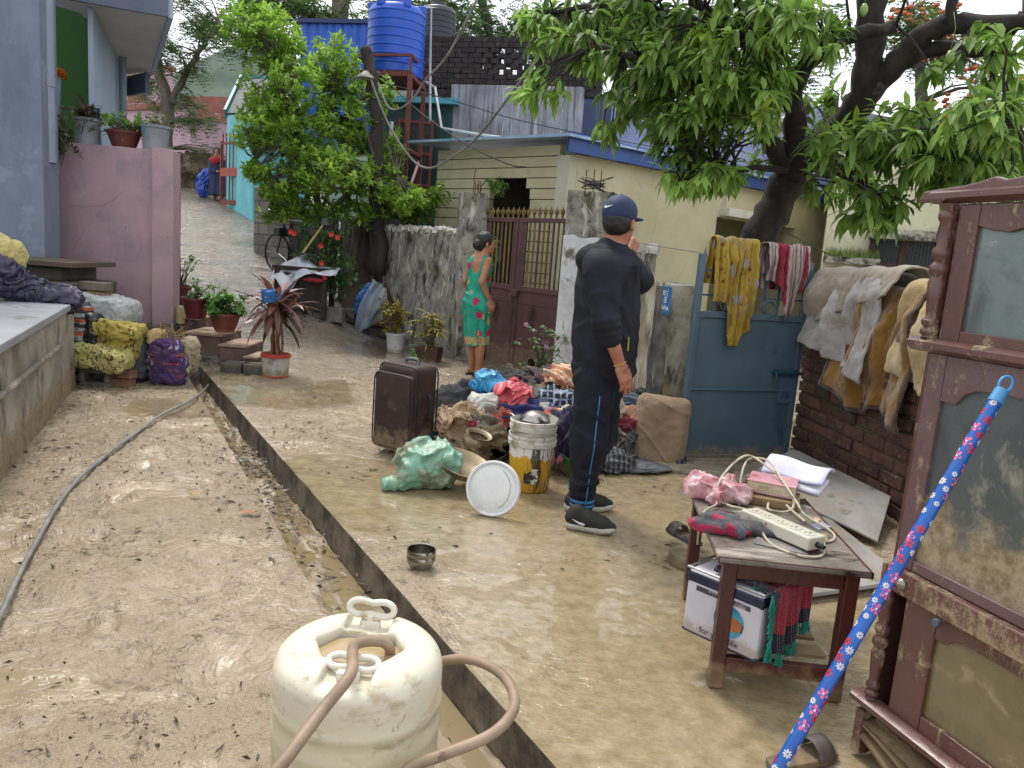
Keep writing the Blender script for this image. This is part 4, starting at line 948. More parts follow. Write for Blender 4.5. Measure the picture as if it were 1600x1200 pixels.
# ---- feathery trees behind
def feathery(name, label, base, limbs, bl, seed, lmat=FEATHER, size=.5, flowers=None):
    g=random.Random(seed);t=wthing(name, label, 'tree', base);m=MB();sk=[]
    for i, (pts, r0, r1)in enumerate(limbs):sk+=limb(m, pts, r0, r1, 7, .08, seed+i)
    c=MB()
    for p, tint, a in blob_pts(bl, g):
        b=min(sk, key=lambda q:(q-p).length_squared);dl=(p-b).length
        if dl<4:m.tube([p, (p+b)/2+V((0, 0, .1)), b], [.01, .02, .04], 4, cap=False)
        for k in range(6):
            a_=g.uniform(0, 6.28);d=V((math.cos(a_), math.sin(a_), g.uniform(-.5, .35))).normalized();s=d.cross(V((0, 0, 1))).normalized();q=p+V((g.uniform(-1, 1), g.uniform(-1, 1), g.uniform(-.6, .6)))*size*.5
            c.tcur=max(0, min(1, tint+g.uniform(-.3, .3)))
            for j in range(6):
                o=q+d*size*j/6+V((0, 0, -.02*j*j*size));ll=size*.22
                for sg in(-1, 1):c.add([o, o+s*sg*ll+d*ll*.3, o+s*sg*ll*.9+d*ll*.75, o+d*ll*.35], [(0, 1, 2, 3)])
        if flowers and g.random()<flowers:
            c.cur=1
            for k in range(4):q=p+V((g.uniform(-.3, .3), g.uniform(-.3, .3), g.uniform(.0, .3)));c.lathe([(0, -.03), (.06, 0), (.05, .04), (0, .015)], 6, Matrix.Translation(q))
            c.cur=0
    m.build('trunk', BARK2, t, world=True, smooth=180);c.build('crown', [lmat, worn('flame_flowers', '#b0532c', '#c4703f', 8, rough=.6)]if flowers else lmat, t, world=True)
    Y=24
feathery('lane_tree', 'tall feathery tree with a forked grey trunk in front of the pink house', D(263, 240, 25), [([D(258, 245, 25), D(262, 170, 25), D(248, 110, 25), D(243, 70, 25), D(262, 10, 25), D(280, -40, 25)], .22, .06), ([D(262, 170, 25), D(290, 120, 25), D(318, 70, 24.5), D(345, 40, 24)], .13, .04)],
         [(320, 50, 40, 40, 24, 1.5, 42, .5), (255, 75, 25, 30, 25, 1.2, 20, .4), (285, 100, 35, 25, 25, 1.2, 20, .5), (230, 130, 35, 25, 26, 1.5, 22, .4), (275, 165, 50, 18, 25, 1.2, 22, .7), (310, 190, 40, 18, 24, 1.0, 20, .75), (300, 0, 40, 20, 24, 2, 12, .5), (320, 240, 18, 20, 23, .6, 8, .6), (225, 20, 20, 20, 25, 1, 4, .5)], 31, size=.42)
feathery('backdrop_tree', 'tall dark feathery tree behind the blue corrugated shed', D(530, 120, 21), [([D(535, 200, 21), D(535, 60, 21), D(528, -60, 21)], .28, .2), ([D(535, 70, 21), D(600, 20, 21), D(660, -30, 21)], .1, .05), ([D(535, 80, 21), D(480, 30, 21), D(440, -20, 21)], .1, .05)],
         [(420, 0, 70, 30, 21, 2, 40, .35), (480, 30, 60, 35, 21, 2, 36, .35), (560, 30, 40, 40, 21, 2, 16, .4), (640, 0, 60, 25, 21, 2, 24, .4), (370, 50, 30, 40, 22, 1.5, 18, .45)], 32, size=.5)
feathery('rooftop_tree', 'airy feathery tree showing behind the black water tank', D(760, 130, 20), [([D(770, 200, 20), D(765, 60, 20), D(740, -40, 20)], .16, .08), ([D(767, 70, 20), D(720, 25, 20), D(690, 10, 20)], .07, .03), ([D(767, 80, 20), D(810, 40, 20)], .06, .03)],
         [(740, 30, 55, 40, 20, 1.6, 44, .45), (780, 75, 50, 30, 20, 1.5, 26, .4), (700, 10, 40, 22, 20, 1.5, 18, .45), (820, 40, 30, 50, 20, 1.5, 18, .4)], 33, size=.4)
feathery('flame_tree', 'flame tree with orange flowers seen through the mango branches', D(1450, 200, 16), [([D(1450, 260, 16), D(1440, 120, 16), D(1420, 20, 16)], .16, .06), ([D(1440, 120, 16), D(1520, 60, 16)], .07, .03)],
         [(1430, 30, 60, 45, 16, 1.2, 30, .6), (1500, 90, 80, 40, 16, 1.2, 26, .55), (1560, 170, 60, 50, 15, 1.2, 26, .5), (1480, 190, 50, 30, 15.5, 1, 14, .6), (1390, 60, 30, 50, 16, 1, 12, .6), (1500, 235, 100, 50, 14, 1, 46, .6), (1575, 290, 60, 40, 13.5, .8, 26, .6), (1420, 285, 60, 30, 14, .8, 20, .6)], 34, size=.36, flowers=.45)
feathery('dense_tree', 'dark dense tree behind the lavender house', D(980, 180, 19), [([D(980, 250, 19), D(960, 60, 19), D(950, -20, 19)], .2, .1)], [(960, 40, 90, 60, 19, 1.5, 60, .25), (1100, 60, 100, 60, 19, 1.5, 50, .25), (870, 70, 40, 50, 19, 1.2, 22, .3), (1250, 60, 100, 70, 20, 1.5, 50, .3)], 35, size=.5)
# ------------------------------------------------------------------ people
SKIN=worn('skin_tan', '#8a5640', '#a06a50', 12, rough=.5, bump=.1, bsc=120);SKIN2=worn('skin_light_tan', '#96654a', '#ab7858', 12, rough=.5, bump=.08, bsc=120)
HAIR=worn('black_hair', '#0d0b0a', '#1a1614', 60, rough=.45, bump=.6, bsc=150, stretch=(1, 1, .2))
def yawm(a):c, s_=math.cos(a), math.sin(a);return np.array([[c, -s_, 0], [s_, c, 0], [0, 0, 1.0]])
def cones(P, pts, rs, k=.02, d=None):
    for i in range(len(pts)-1):
        c=sd_cone(P, tuple(pts[i]), tuple(pts[i+1]), rs[i], rs[i+1]);d=c if d is None else smin(d, c, k)
    return d
def bbox(pts, pad):
    a=np.array([tuple(p)for p in pts]);return a.min(0)-pad, a.max(0)+pad
def head_fn(c, yaw, tilt=0.0, s=1.0):
    """skull, jaw, nose, lips, eyes and ears round the point between the ears"""
    Rm=yawm(yaw);C=np.array(tuple(c))
    def L(x, y, z):return tuple(C+Rm@(np.array([x, y, z])*s))
    def f(P, d=None):
        h=sd_ell(P, L(-.012, 0, .035), (.094*s, .074*s, .098*s), Rm)
        h=smin(h, sd_ell(P, L(.03, 0, -.035), (.062*s, .056*s, .078*s), Rm), .03*s)
        h=smin(h, sd_ell(P, L(.066, 0, -.088), (.024*s, .026*s, .02*s), Rm), .025*s)
        h=smin(h, sd_cone(P, L(.086, 0, .015), L(.108, 0, -.026), .009*s, .014*s), .012*s)
        h=smin(h, sd_cone(P, L(.084, -.03, .03), L(.084, .03, .03), .010*s, .010*s), .012*s)
        h=smin(h, sd_cone(P, L(.088, -.018, -.058), L(.088, .018, -.058), .008*s, .008*s), .008*s)
        for sg in(-1, 1):
            h=smax(h, -sd_ell(P, L(.094, sg*.032, .008), (.012*s, .016*s, .010*s), Rm), .012*s)
            h=smin(h, sd_ell(P, L(.082, sg*.032, .008), (.012*s,)*3, Rm), .003*s)
            e=sd_ell(P, L(-.005, sg*.082, -.005), (.020*s, .010*s, .033*s), Rm);e=smax(e, -sd_ell(P, L(.003, sg*.092, -.003), (.011*s, .008*s, .021*s), Rm), .006*s)
            h=smin(h, e, .008*s)
        return h if d is None else smin(d, h, .03*s)
    return f, L
def hand_mb(wr, fwd, palm_n, curl, side=1, s=1.0, step=.0038):
    """palm with five bent fingers; fwd = wrist to knuckles, palm_n = out of the palm, side = which way the thumb lies"""
    f=V(fwd).normalized();n=(V(palm_n)-f*V(palm_n).dot(f)).normalized();x=f.cross(n)*side;W=V(wr)
    def at(a, b, c):return W+(x*a+f*b+n*c)*s
    seg=[]
    for i, (ox, L, oy)in enumerate(((.034, .072, .085), (.012, .082, .092), (-.011, .076, .088), (-.032, .060, .080))):
        p=at(ox*.92, oy, 0);d=(f+x*(ox*.9)).normalized();pts=[at(ox*.6, .03, 0), p];cu=curl*(1+.15*i)
        for k, fr in enumerate((.45, .3, .25)):
            d=(Matrix.Rotation(cu*(.55+.25*k), 3, x*side)@d);d.normalize();p=p+d*L*fr*s;pts.append(p)
        seg.append((pts, [.011*s, .0105*s, .0095*s, .0088*s, .0072*s]))
    tp=[at(.022, .02, .004), at(.045, .05, .012), at(.056, .075, .022), at(.054, .10, .032)]
    seg.append((tp, [.015*s, .0125*s, .0105*s, .008*s]))
    allp=[p for q, r in seg for p in q]+[W]
    def fn(P):
        d=sd_cone(P, tuple(at(0, -.05, 0)), tuple(at(0, .015, 0)), .026*s, .025*s)
        B=np.array([tuple(x), tuple(f), tuple(n)]).T
        d=smin(d, sd_box(P, tuple(at(0, .052, 0)), (.040*s, .045*s, .014*s), .013*s, B), .018*s)
        fd=None
        for pts, rs in seg:c=cones(P, pts, rs, .004*s);fd=c if fd is None else np.minimum(fd, c)
        return smin(d, fd, .006*s)
    lo, hi=bbox(allp+[at(0, -.06, 0)], .035*s)
    return sdf_mb(fn, lo, hi, step)
def shoe(parent, heel, toe, mats, z0=0.0, s=1.0):
    """trainer with a pale sole, laces and a hooked tick mark on the side"""
    h, t_=V(heel), V(toe);d=V((t_.x-h.x, t_.y-h.y, 0));L=d.length;d.normalize();a=math.atan2(d.y, d.x);Rm=yawm(a);C=np.array((h.x, h.y, z0))
    def W(x, y, z):return tuple(C+Rm@np.array([x*L, y, z]))
    def up(P):
        q=cones(P, [W(.13, 0, .058), W(.45, 0, .052), W(.70, 0, .042), W(.90, .0, .035)], [.036*s, .040*s, .040*s, .026*s], .03)
        q=smin(q, cones(P, [W(.14, 0, .055), W(.18, 0, .095)], [.036*s, .034*s], .03), .03);q=smin(q, cones(P, [W(.24, 0, .088), W(.52, 0, .06)], [.030*s, .034*s]), .03)
        q=smax(q, -(P[..., 2]-(z0+.022)), .01);return q+waves(P, 14, 3, 1)*.0012
    lo, hi=bbox([W(0, 0, 0), W(1, 0, .14)], .06)
    o=sdf_mb(up, lo, hi, .006).build('shoe', mats[0], parent, world=True, smooth=180)
    m=MB();pr=[(.02, .034), (.12, .040), (.3, .038), (.5, .042), (.72, .049), (.88, .042), (.97, .024)]
    out=[(x, y)for x, y in pr]+[(1.0, 0)]+[(x, -y)for x, y in reversed(pr)]+[(0, 0)]
    n=len(out);b=0
    for z, e in((.004, .93), (.014, 1.03), (.030, 1.0), (.034, .9)):
        for(x, y)in out:zz=z+(.012*max(0, x-.75)/.25 if z<.02 else .006*max(0, x-.75)/.25);m.v.append(V(W(.5+(x-.5)*(1+(e-1)*.5), y*e*s, zz)))
    for r in range(3):
        for i in range(n):j=(i+1)%n;m.face((r*n+i, r*n+j, (r+1)*n+j, (r+1)*n+i))
    m.face(list(range(n))[::-1]);m.face([3*n+i for i in range(n)]);m.build('sole', mats[1], o, world=True, smooth=60)
    m=MB()
    for i in range(4):x=.40+i*.075;m.tube([W(x, -.024, .094-i*.007), W(x+.01, 0, .102-i*.0085), W(x, .024, .094-i*.007)], .003, 5)
    m.build('laces', mats[2], o, world=True)
    for sg in(-1, 1):
        m=MB();pts=[(.15, .062, .0006), (.22, .053, .003), (.30, .046, .005), (.37, .043, .006), (.42, .049, .002)]
        up_, lo_=[], []
        for x, z, w_ in pts:up_.append(V(W(x, sg*.0445, z+w_)));lo_.append(V(W(x, sg*.046, z-w_)))
        m.v=up_+lo_
        for i in range(4):m.face((i, i+1, 6+i, 5+i))
        m.build('side_mark', worn('white_print', '#cfd2d4', rough=.5, bump=0), o, world=True, solid=.002)
    return o
# ---- man in dark tracksuit
MY=4.04;MR=G(921, 812);mroot=thing('person', 'man in a navy cap and dark hooded jacket standing in the mud and pointing', 'person', (MR.x, MY, 0))
def q_(px, py, dy=0):return D(px, py, MY+dy)
JK=worn('black_jacket', '#13141c', '#1e2029', 5, rough=.75, bump=.4, bsc=160, spec=.25, stain=('#22222a', 3, .55, .7));TR=worn('navy_trousers', '#0e0f18', '#171924', 5, rough=.75, bump=.4, bsc=160, spec=.25, stain=('#1c1d27', 3, .55, .7))
yt=R(38);Rt=yawm(yt)
rs_, re_, rw_=q_(938, 418, -.17), q_(947, 505, -.235), q_(969, 570, -.23)
ls_, le_, lw_=q_(972, 412, .15), q_(1000, 440, .30), q_(984, 396, .40)
chest, belly, hip=q_(948, 440), q_(951, 500), q_(937, 580)
rh, rk, ra=q_(930, 600, -.08), q_(921, 690, -.13), D(908, 796, 3.93);lh, lk, la=q_(945, 596, .08), q_(938, 680, .12), D(905, 770, 4.22)
neck=q_(957, 392);hc=q_(968, 350)
hf, HL_=head_fn(hc, R(55), s=1.0)
def body(P):
    d=sd_ell(P, tuple(chest), (.11, .15, .2), Rt);d=smin(d, sd_ell(P, tuple(hip), (.11, .14, .14), Rt), .1);d=smin(d, sd_cone(P, tuple(chest), tuple(hip), .11, .11), .05)
    d=cones(P, [neck-V((.012, 0, .06)), neck+V((0, 0, .0)), hc+V((-.005, -.0, -.02))], [.07, .060, .058], .03, d)
    d=cones(P, [rs_, re_, rw_], [.05, .043, .028], .03, d);d=cones(P, [ls_, le_, lw_], [.05, .043, .028], .03, d)
    d=cones(P, [rh, rk, ra], [.08, .055, .038], .03, d);d=cones(P, [lh, lk, la], [.08, .055, .038], .03, d)
    return hf(P, d)
lo, hi=bbox([rs_, rw_, ls_, le_, lw_, ra, la, hc+V((0, 0, .13)), belly+V((-.15, 0, 0)), belly+V((.15, 0, 0))], .07)
bm=sdf_mb(body, lo, hi, .0095)
h1=hand_mb(rw_, q_(976, 590, -.23)-rw_, V((-.6, .8, 0)), .30, side=1, s=.98);bm.add(h1.v, h1.f)
h2=hand_mb(lw_, q_(995, 374, .46)-lw_, V((-.75, .5, -.3)), .75, side=-1, s=.95);bm.add(h2.v, h2.f)
bm.build('body', SKIN, mroot, world=True, smooth=180)
def jacket(P):
    zz=P[..., 2];lv=[(q_(936, 600), .150, .178), (q_(942, 560), .158, .182), (q_(949, 505), .168, .186), (q_(948, 450), .142, .192), (q_(950, 412), .100, .190), (q_(955, 380), .05, .08)]
    zs=[p.z for p, a_, b_ in lv];cx=np.interp(zz, zs, [p.x for p, a_, b_ in lv]);cy=np.interp(zz, zs, [p.y for p, a_, b_ in lv]);aa=np.interp(zz, zs, [a_ for p, a_, b_ in lv]);bb=np.interp(zz, zs, [b_ for p, a_, b_ in lv])
    lx=(P[..., 0]-cx)*Rt[0, 0]+(P[..., 1]-cy)*Rt[1, 0];ly=(P[..., 0]-cx)*Rt[0, 1]+(P[..., 1]-cy)*Rt[1, 1]
    d=(np.sqrt((lx/aa)**2+(ly/bb)**2)-1)*np.minimum(aa, bb);d=smax(d, zz-zs[4]-.06, .05)
    d=smin(d, sd_cone(P, tuple(rs_+V((.02, .03, .0))), tuple(ls_+V((-.01, -.02, .0))), .082, .078), .08)
    d=cones(P, [neck+V((-.02, -.01, -.07)), neck+V((0, 0, .0))], [.12, .084], .05, d)
    cuff=re_.lerp(rw_, .30)
    d=cones(P, [rs_, re_, cuff], [.088, .068, .060], .035, d);d=cones(P, [ls_, le_, le_.lerp(lw_, .55)], [.085, .066, .055], .035, d)
    hb=neck+V(tuple(Rt@np.array([-.085, 0, -.035])))
    rim=None
    for i in range(9):
        a=-2.3+i*4.6/8;p=neck+V(tuple(Rt@np.array([-.085*math.cos(a)*1.0-.005, .095*math.sin(a), -.005-.038*(1-math.cos(a))*.5])))
        c=sd_ell(P, tuple(p), (.040, .040, .034));rim=c if rim is None else smin(rim, c, .03)
    d=smin(d, rim, .012)
    d=smin(d, sd_ell(P, tuple(hb+V(tuple(Rt@np.array([-.035, 0, -.015])))), (.075, .118, .080), Rt), .003);d=d+.010*np.exp(-((np.linalg.norm((P-np.array(tuple(neck)))*np.array([1, 1, .7]), axis=-1)-.118)/.006)**2)*(zz>neck.z-.11)*(lx<.03);d=smax(d, -sd_ell(P, tuple(hb+V((0, 0, .075))), (.045, .075, .055), Rt), .02)if False else d
    for i, zc in enumerate((1.02, 1.06, 1.10, .985)):
        m_=np.exp(-((zz-zc-.25*(P[..., 0]-re_.x))/.011)**2)*np.exp(-(np.linalg.norm(P-np.array(tuple(re_)), axis=-1)/.12)**2);d=d+.008*m_
    d=d-.007*waves(P*np.array([1, 1, .5]), 4.2, 4, 2)-.007*np.clip(creases(P*np.array([1, 1, .7])+.35*P[..., [1, 2, 0]], 4.2, 9, 1), -.3, 1)-.006*np.sin(zz*90+9*lx+4*waves(P, 2, 5, 1))*np.exp(-((zz-zs[0]-.07)/.06)**2)
    hem=D(940, 588, MY).z
    return smax(d, -(zz-hem), .012)
lo, hi=bbox([rs_, re_, ls_, le_, lw_, neck+V((0, 0, .06)), hip+V((-.16, -.17, -.06)), hip+V((.17, .17, -.06))], .10)
jk=sdf_mb(jacket, lo, hi, .0085).build('jacket', JK, mroot, world=True, smooth=180)
m=MB();
def hit(px, py, fn, y0, y1):
    P_=np.array([tuple(D(px, py, y))for y in np.linspace(y0, y1, 160)]).reshape(1, 160, 3);f_=fn(P_)[0];return V(P_[0, max(int(np.argmax(f_<0))-1, 0)])
a, b=hit(982, 527, jacket, 3.6, 4.3), hit(981, 548, jacket, 3.6, 4.3);m.tube([a, b], .0045, 6);m.build('yellow_zip', worn('lime_zip', '#a8b52a', rough=.5, bump=0), jk, world=True)
def trousers(P):
    d=sd_ell(P, tuple(hip+V((0, 0, .0))), (.125, .15, .13), Rt)
    d=cones(P, [rh, rk, ra+V((0, 0, .06))], [.108, .086, .066], .05, d);e=cones(P, [lh, lk, la+V((0, 0, .06))], [.106, .085, .066], .04);d=smin(d, e, .03)
    d=d-.007*waves(P*np.array([1, 1, .6]), 3.4, 14, 2)-.009*np.clip(creases(P*np.array([1.0, 1.0, .9])+.3*P[..., [1, 2, 0]], 3.6, 19, 1), -.2, 1)-.008*np.sin(P[..., 2]*75+10*P[..., 0]+3*waves(P, 2, 6, 1))*np.exp(-((P[..., 2]-.22)/.09)**2)
    return smax(d, -(P[..., 2]-(ra.z+.075)), .01)
lo, hi=bbox([rh, rk, ra, lh, lk, la, hip], .16)
tr_=sdf_mb(trousers, lo, hi, .009).build('trousers', TR, mroot, world=True, smooth=180)
STR=worn('blue_stripe', '#2f6f9c', rough=.6, bump=0)
for an, nm in((ra, 0), (la, 1)):
    m=MB();z=an.z+.045
    m.lathe([(.060, z+.035), (.064, z+.03), (.064, z-.025), (.058, z-.035)], 20, Matrix.Translation((an.x, an.y, 0)));c_=m.build('rib_cuff', TR, tr_, world=True, smooth=180)
    m=MB()
    for k in(-.012, .012):m.lathe([(.0645, z+k-.007), (.0665, z+k), (.0645, z+k+.007)], 20, Matrix.Translation((an.x, an.y, 0)))
    m.build('cuff_stripes', STR, c_, world=True, smooth=180)
m=MB();pts=[]
for i in range(15):
    t_=i/14;ax=(rh.lerp(rk, min(1, t_*2))if t_<.5 else rk.lerp(ra+V((0, 0, .05)), t_*2-1));r_=.128-.06*t_
    p=ax+V((.10, -1, 0)).normalized()*(r_+.06)
    dd=V((0, 1, 0));lo_, hi_=0.0, .12
    P_=np.array([tuple(p+dd*s_)for s_ in np.linspace(0, .14, 60)]).reshape(1, 60, 3);f_=trousers(P_)[0];k=int(np.argmax(f_<.001))if(f_<.001).any()else 25
    pts.append(p+dd*(.14*k/59)-dd*.001)
m.tube(pts[1:], .0035, 5);m.build('side_piping', STR, tr_, world=True)
CAP=worn('navy_cap', '#101f3d', '#1a2d55', 6, rough=.7, bump=.15, bsc=120)
Rh=yawm(R(55))
def cap(P):
    d=sd_ell(P, HL_(-.010, 0, .058), (.106, .086, .088), Rh);z=P[..., 2];hz=HL_(0, 0, .035)[2]
    nrm=(P-np.array(HL_(0, 0, 0)))@Rh
    d=smax(d, -(z-hz-.18*(-nrm[..., 0])*-1*.35+.012), .006)
    ang=np.arctan2(nrm[..., 1], nrm[..., 0]+.01);d=d+.0016*(np.abs(np.sin(ang*3))<.10)
    br_=sd_ell(P, HL_(.115, 0, .034), (.062, .072, .012), Rh);bx=smax(br_, -(nrm[..., 0]-.07), .008)
    return smin(smin(d, bx, .008), sd_ell(P, HL_(-.01, 0, .147), (.010, .010, .006)), .003)
lo, hi=bbox([HL_(-.13, -.1, .0), HL_(.2, .1, .17), HL_(-.1, .1, .1), HL_(.18, -.1, .1)], .03)
cp=sdf_mb(cap, lo, hi, .0055).build('cap', CAP, mroot, world=True, smooth=180)
m=MB();pts=[(-.020, .003, .0015), (-.030, -.003, .005), (-.022, -.008, .005), (.0, -.004, .0035), (.022, .003, .0005)];up_, lo_=[], []
for(a, b, w_)in pts:
    yaw_=math.pi+a*11-.12
    for s_, ls in((1, up_), (-1, lo_)):
        zz=.082+b+s_*w_;rr=math.sqrt(max(0, 1-((zz-.058)/.088)**2));ls.append(V(HL_(-.010+.1085*rr*math.cos(yaw_), .0885*rr*math.sin(yaw_), zz)))
m.v=up_+lo_
for i in range(4):m.face((i, i+1, 6+i, 5+i))
m.build('white_emblem', worn('white_print', '#cfd2d4'), cp, world=True, solid=.003)
def hairf(P):
    d=sd_ell(P, HL_(-.020, 0, .022), (.092, .078, .098), Rh);nrm=(P-np.array(HL_(0, 0, 0)))@Rh
    d=smax(d, nrm[..., 0]-.015, .01);return smax(d, -(nrm[..., 2]+.058-.5*np.maximum(nrm[..., 0], -.02)), .012)+waves(P, 25, 2, 1)*.001
sdf_mb(hairf, lo-np.array([0, 0, .12]), hi, .006).build('hair', HAIR, mroot, world=True, smooth=180)
ms=(worn('black_knit', '#14150f', '#24251c', 30, rough=.75, bump=.3, bsc=200), worn('white_rubber', '#b4b2aa', '#9a9384', 9, rough=.6, mud=(.02, .5)), worn('grey_lace', '#55585a', rough=.7))
f1=shoe(mroot, G(884, 823), G(962, 836), ms);f2=shoe(mroot, G(882, 797), G(958, 797), ms)
for an in(ra, la):
  m=MB();m.lathe([(.045, .08), (.047, .11), (.045, an.z+.03)], 14, Matrix.Translation((an.x-.005, an.y-.003, 0)))
  m.build('sock', worn('grey_sock', '#8e8f93', rough=.8), mroot, world=True, smooth=180)
m=MB();ax=(rw_-re_).normalized();u=ax.orthogonal().normalized();v=ax.cross(u);c=rw_-ax*.005
m.tube([c+(u*math.cos(k*.45)+v*math.sin(k*.45))*.031 for k in range(14)], .0028, 5, closed=True);m.build('wrist_thread', worn('yellow_thread', '#b88a2a', rough=.6, bump=0), mroot, world=True)
# ---- woman in the green flowered dress
WR=G(742, 588);WY=WR.y;wroot=thing('person', 'woman in a teal flowered dress standing at the brown gate with her back turned', 'person', (WR.x, WY, 0))
def w_(px, py, dy=0):return D(px, py, WY+dy)
yw=R(52);Rw=yawm(yw);whc=w_(760, 381);hf2, WL=head_fn(whc, R(14), s=.93)
wn=w_(756, 400);ws, wb, wh=w_(750, 415), w_(747, 445), w_(746, 478)
s1, e1, h1_=w_(763, 408, -.10), w_(753, 440, -.20), w_(765, 470, -.12);s2, e2, h2_=w_(738, 409, .12), w_(727, 438, .1), w_(737, 462, .25)
k1, a1, k2, a2=w_(751, 528, -.06), D(748, 578, WY-.05), w_(739, 526, .06), D(737, 574, WY+.08)
def wbody(P):
    d=sd_ell(P, tuple(ws), (.085, .13, .17), Rw);d=smin(d, sd_cone(P, tuple(ws), tuple(wh), .09, .11), .06)
    d=cones(P, [wn+V((-.01, 0, -.06)), wn, whc+V((-.01, 0, -.02))], [.06, .046, .05], .03, d)
    d=cones(P, [s1, e1, h1_], [.046, .036, .025], .02, d);d=cones(P, [s2, e2, h2_], [.046, .036, .025], .02, d)
    d=cones(P, [wh+V((.04, -.03, -.05)), k1, k1.lerp(a1, .35), a1], [.09, .055, .054, .034], .02, d);d=cones(P, [wh+V((-.04, .03, -.05)), k2, k2.lerp(a2, .35), a2], [.09, .055, .054, .034], .02, d)
    for a_, sg in((a1, -.05), (a2, .05)):d=cones(P, [a_+V((-.02, 0, -.03)), a_+V((.05, sg*.4, -.045)), a_+V((.15, sg, -.06))], [.034, .034, .026], .02, d)
    return hf2(P, d)
lo, hi=bbox([s1, e1, h1_, s2, e2, h2_, a1+V((.17, -.05, -.09)), a2+V((-.04, .1, -.09)), whc+V((0, 0, .12)), whc+V((.1, 0, 0))], .05)
bm=sdf_mb(wbody, lo, hi, .011)
hh=hand_mb(h1_, V((.25, .1, -1)), V((-.3, .8, 0)), .5, 1, .9, .005);bm.add(hh.v, hh.f);hh=hand_mb(h2_, V((.6, .5, -.6)), V((.2, -.8, -.2)), .5, -1, .9, .006);bm.add(hh.v, hh.f)
bm.build('body', SKIN2, wroot, world=True, smooth=180)
def whair(P):
    nr=(P-np.array(tuple(whc)))@yawm(R(14))/.93
    d=sd_ell(P, WL(-.022, 0, .040), (.094, .082, .096));d=smax(d, nr[..., 0]-.055-.3*(nr[..., 2]-.02), .012);d=smax(d, -(nr[..., 2]+.055), .02)
    d=smin(d, sd_ell(P, WL(-.105, -.01, -.02), (.052, .055, .055)), .02);d=smin(d, sd_cone(P, WL(-.08, 0, .0), WL(-.06, -.01, -.07), .05, .03), .03);return d+waves(P, 18, 5, 1)*.0025
lo, hi=bbox([WL(-.18, -.1, -.12), WL(.1, .1, .15)], .03);sdf_mb(whair, lo, hi, .008).build('hair', HAIR, wroot, world=True, smooth=180)
t=NT('flowered_teal');co_=t.tc.outputs['Object'];b_=t.ramp(t.noise(6, 4, .6), [(.3, '#0f7a66'), (.7, '#1b9c82')])
vo=t.n('TexVoronoi', Scale=7.0);t.l(t.co((1, 1, 1), loc=(.3, .2, .1)), vo.inputs['Vector']);fl=t.math('ADD', vo.outputs['Distance'], t.math('MULTIPLY', t.math('SUBTRACT', t.noise(22, 4, .6), .5), .5))
z=t.n('SeparateXYZ');t.l(co_, z.inputs[0])
c=t.mix(t.ramp(fl, [(.26, 1.0), (.30, 0.0)]), b_, '#a8184f');v2=t.n('TexVoronoi', Scale=11.0);t.l(t.co((1, 1, .6), loc=(2.3, 1.2, .7)), v2.inputs['Vector']);f2_=t.math('ADD', v2.outputs['Distance'], t.math('MULTIPLY', t.math('SUBTRACT', t.noise(35, 4, .6), .5), .6))
c=t.mix(t.ramp(f2_, [(.16, 1.0), (.2, 0.0)]), c, '#b79c62');c=t.mix(t.ramp(t.math('ADD', t.noise(9, 3, .6, t.co(loc=(7, 1, 3))), 0), [(.68, 0.0), (.71, 1.0)]), c, '#0f3d35')
bd_=t.ramp(t.math('ADD', z.outputs[2], t.math('MULTIPLY', t.math('SUBTRACT', t.noise(8, 3, .6), .5), .12)), [(.36, 0.0), (.37, 1.0), (.45, 1.0), (.46, 0.0)])
c=t.mix(t.math('MULTIPLY', bd_, t.ramp(t.noise(45, 3, .7), [(.4, .25), (.55, 1.0)])), c, '#b99b62');t.set(Base_Color=c, Roughness=.7);t.l(t.bump(t.noise(60, 4, .6), .2, .005), t.p.inputs['Normal'])
hemz=w_(745, 540).z
def dress(P):
    d=sd_ell(P, tuple(ws+V((0, 0, -.02))), (.115, .158, .17), Rw);d=smin(d, sd_ell(P, tuple(wb), (.115, .135, .16), Rw), .07);d=smin(d, sd_ell(P, tuple(wh), (.145, .165, .17), Rw), .08)
    bt=w_(745, 545);d=smin(d, smax(sd_cone(P, tuple(wh), tuple(bt), .15, .125), np.abs(((P-np.array(tuple(bt)))@Rw)[..., 0])-.15, .02), .05)
    for s_ in(s1, s2):d=smin(d, sd_cone(P, tuple(s_.lerp(wn, .35)+V((0, 0, .02))), tuple(s_.lerp(ws, .5)), .035, .07), .03)
    bk=wn+V(tuple(Rw@np.array([-.10, 0, -.06])));d=smax(d, -sd_ell(P, tuple(bk), (.10, .055, .13), Rw), .015)
    d=smax(d, (P[..., 2]-(wn.z+.005)), .02)
    rel=(P-np.array(tuple(wh)));ang=np.arctan2(rel[..., 1], rel[..., 0]);low=np.clip((wb.z-P[..., 2])/.4, 0, 1)
    d=d-.010*low*np.sin(ang*9+6*P[..., 2])-.007*waves(P*np.array([1, 1, .6]), 3, 31, 2)-.012*np.exp(-((P[..., 2]-wb.z+.14+.3*rel[..., 0])/.02)**2)-.01*np.exp(-((P[..., 2]-wb.z+.24+.4*rel[..., 0])/.018)**2)
    return smax(d, -(P[..., 2]-hemz-.10*(rel[..., 0]+.0)), .008)
lo, hi=bbox([s1, s2, wh+V((-.18, -.17, 0)), wh+V((.18, .17, 0)), w_(745, 547), wn], .07)
sdf_mb(dress, lo, hi, .010).build('dress', t.m, wroot, world=True, smooth=180)
m=MB()
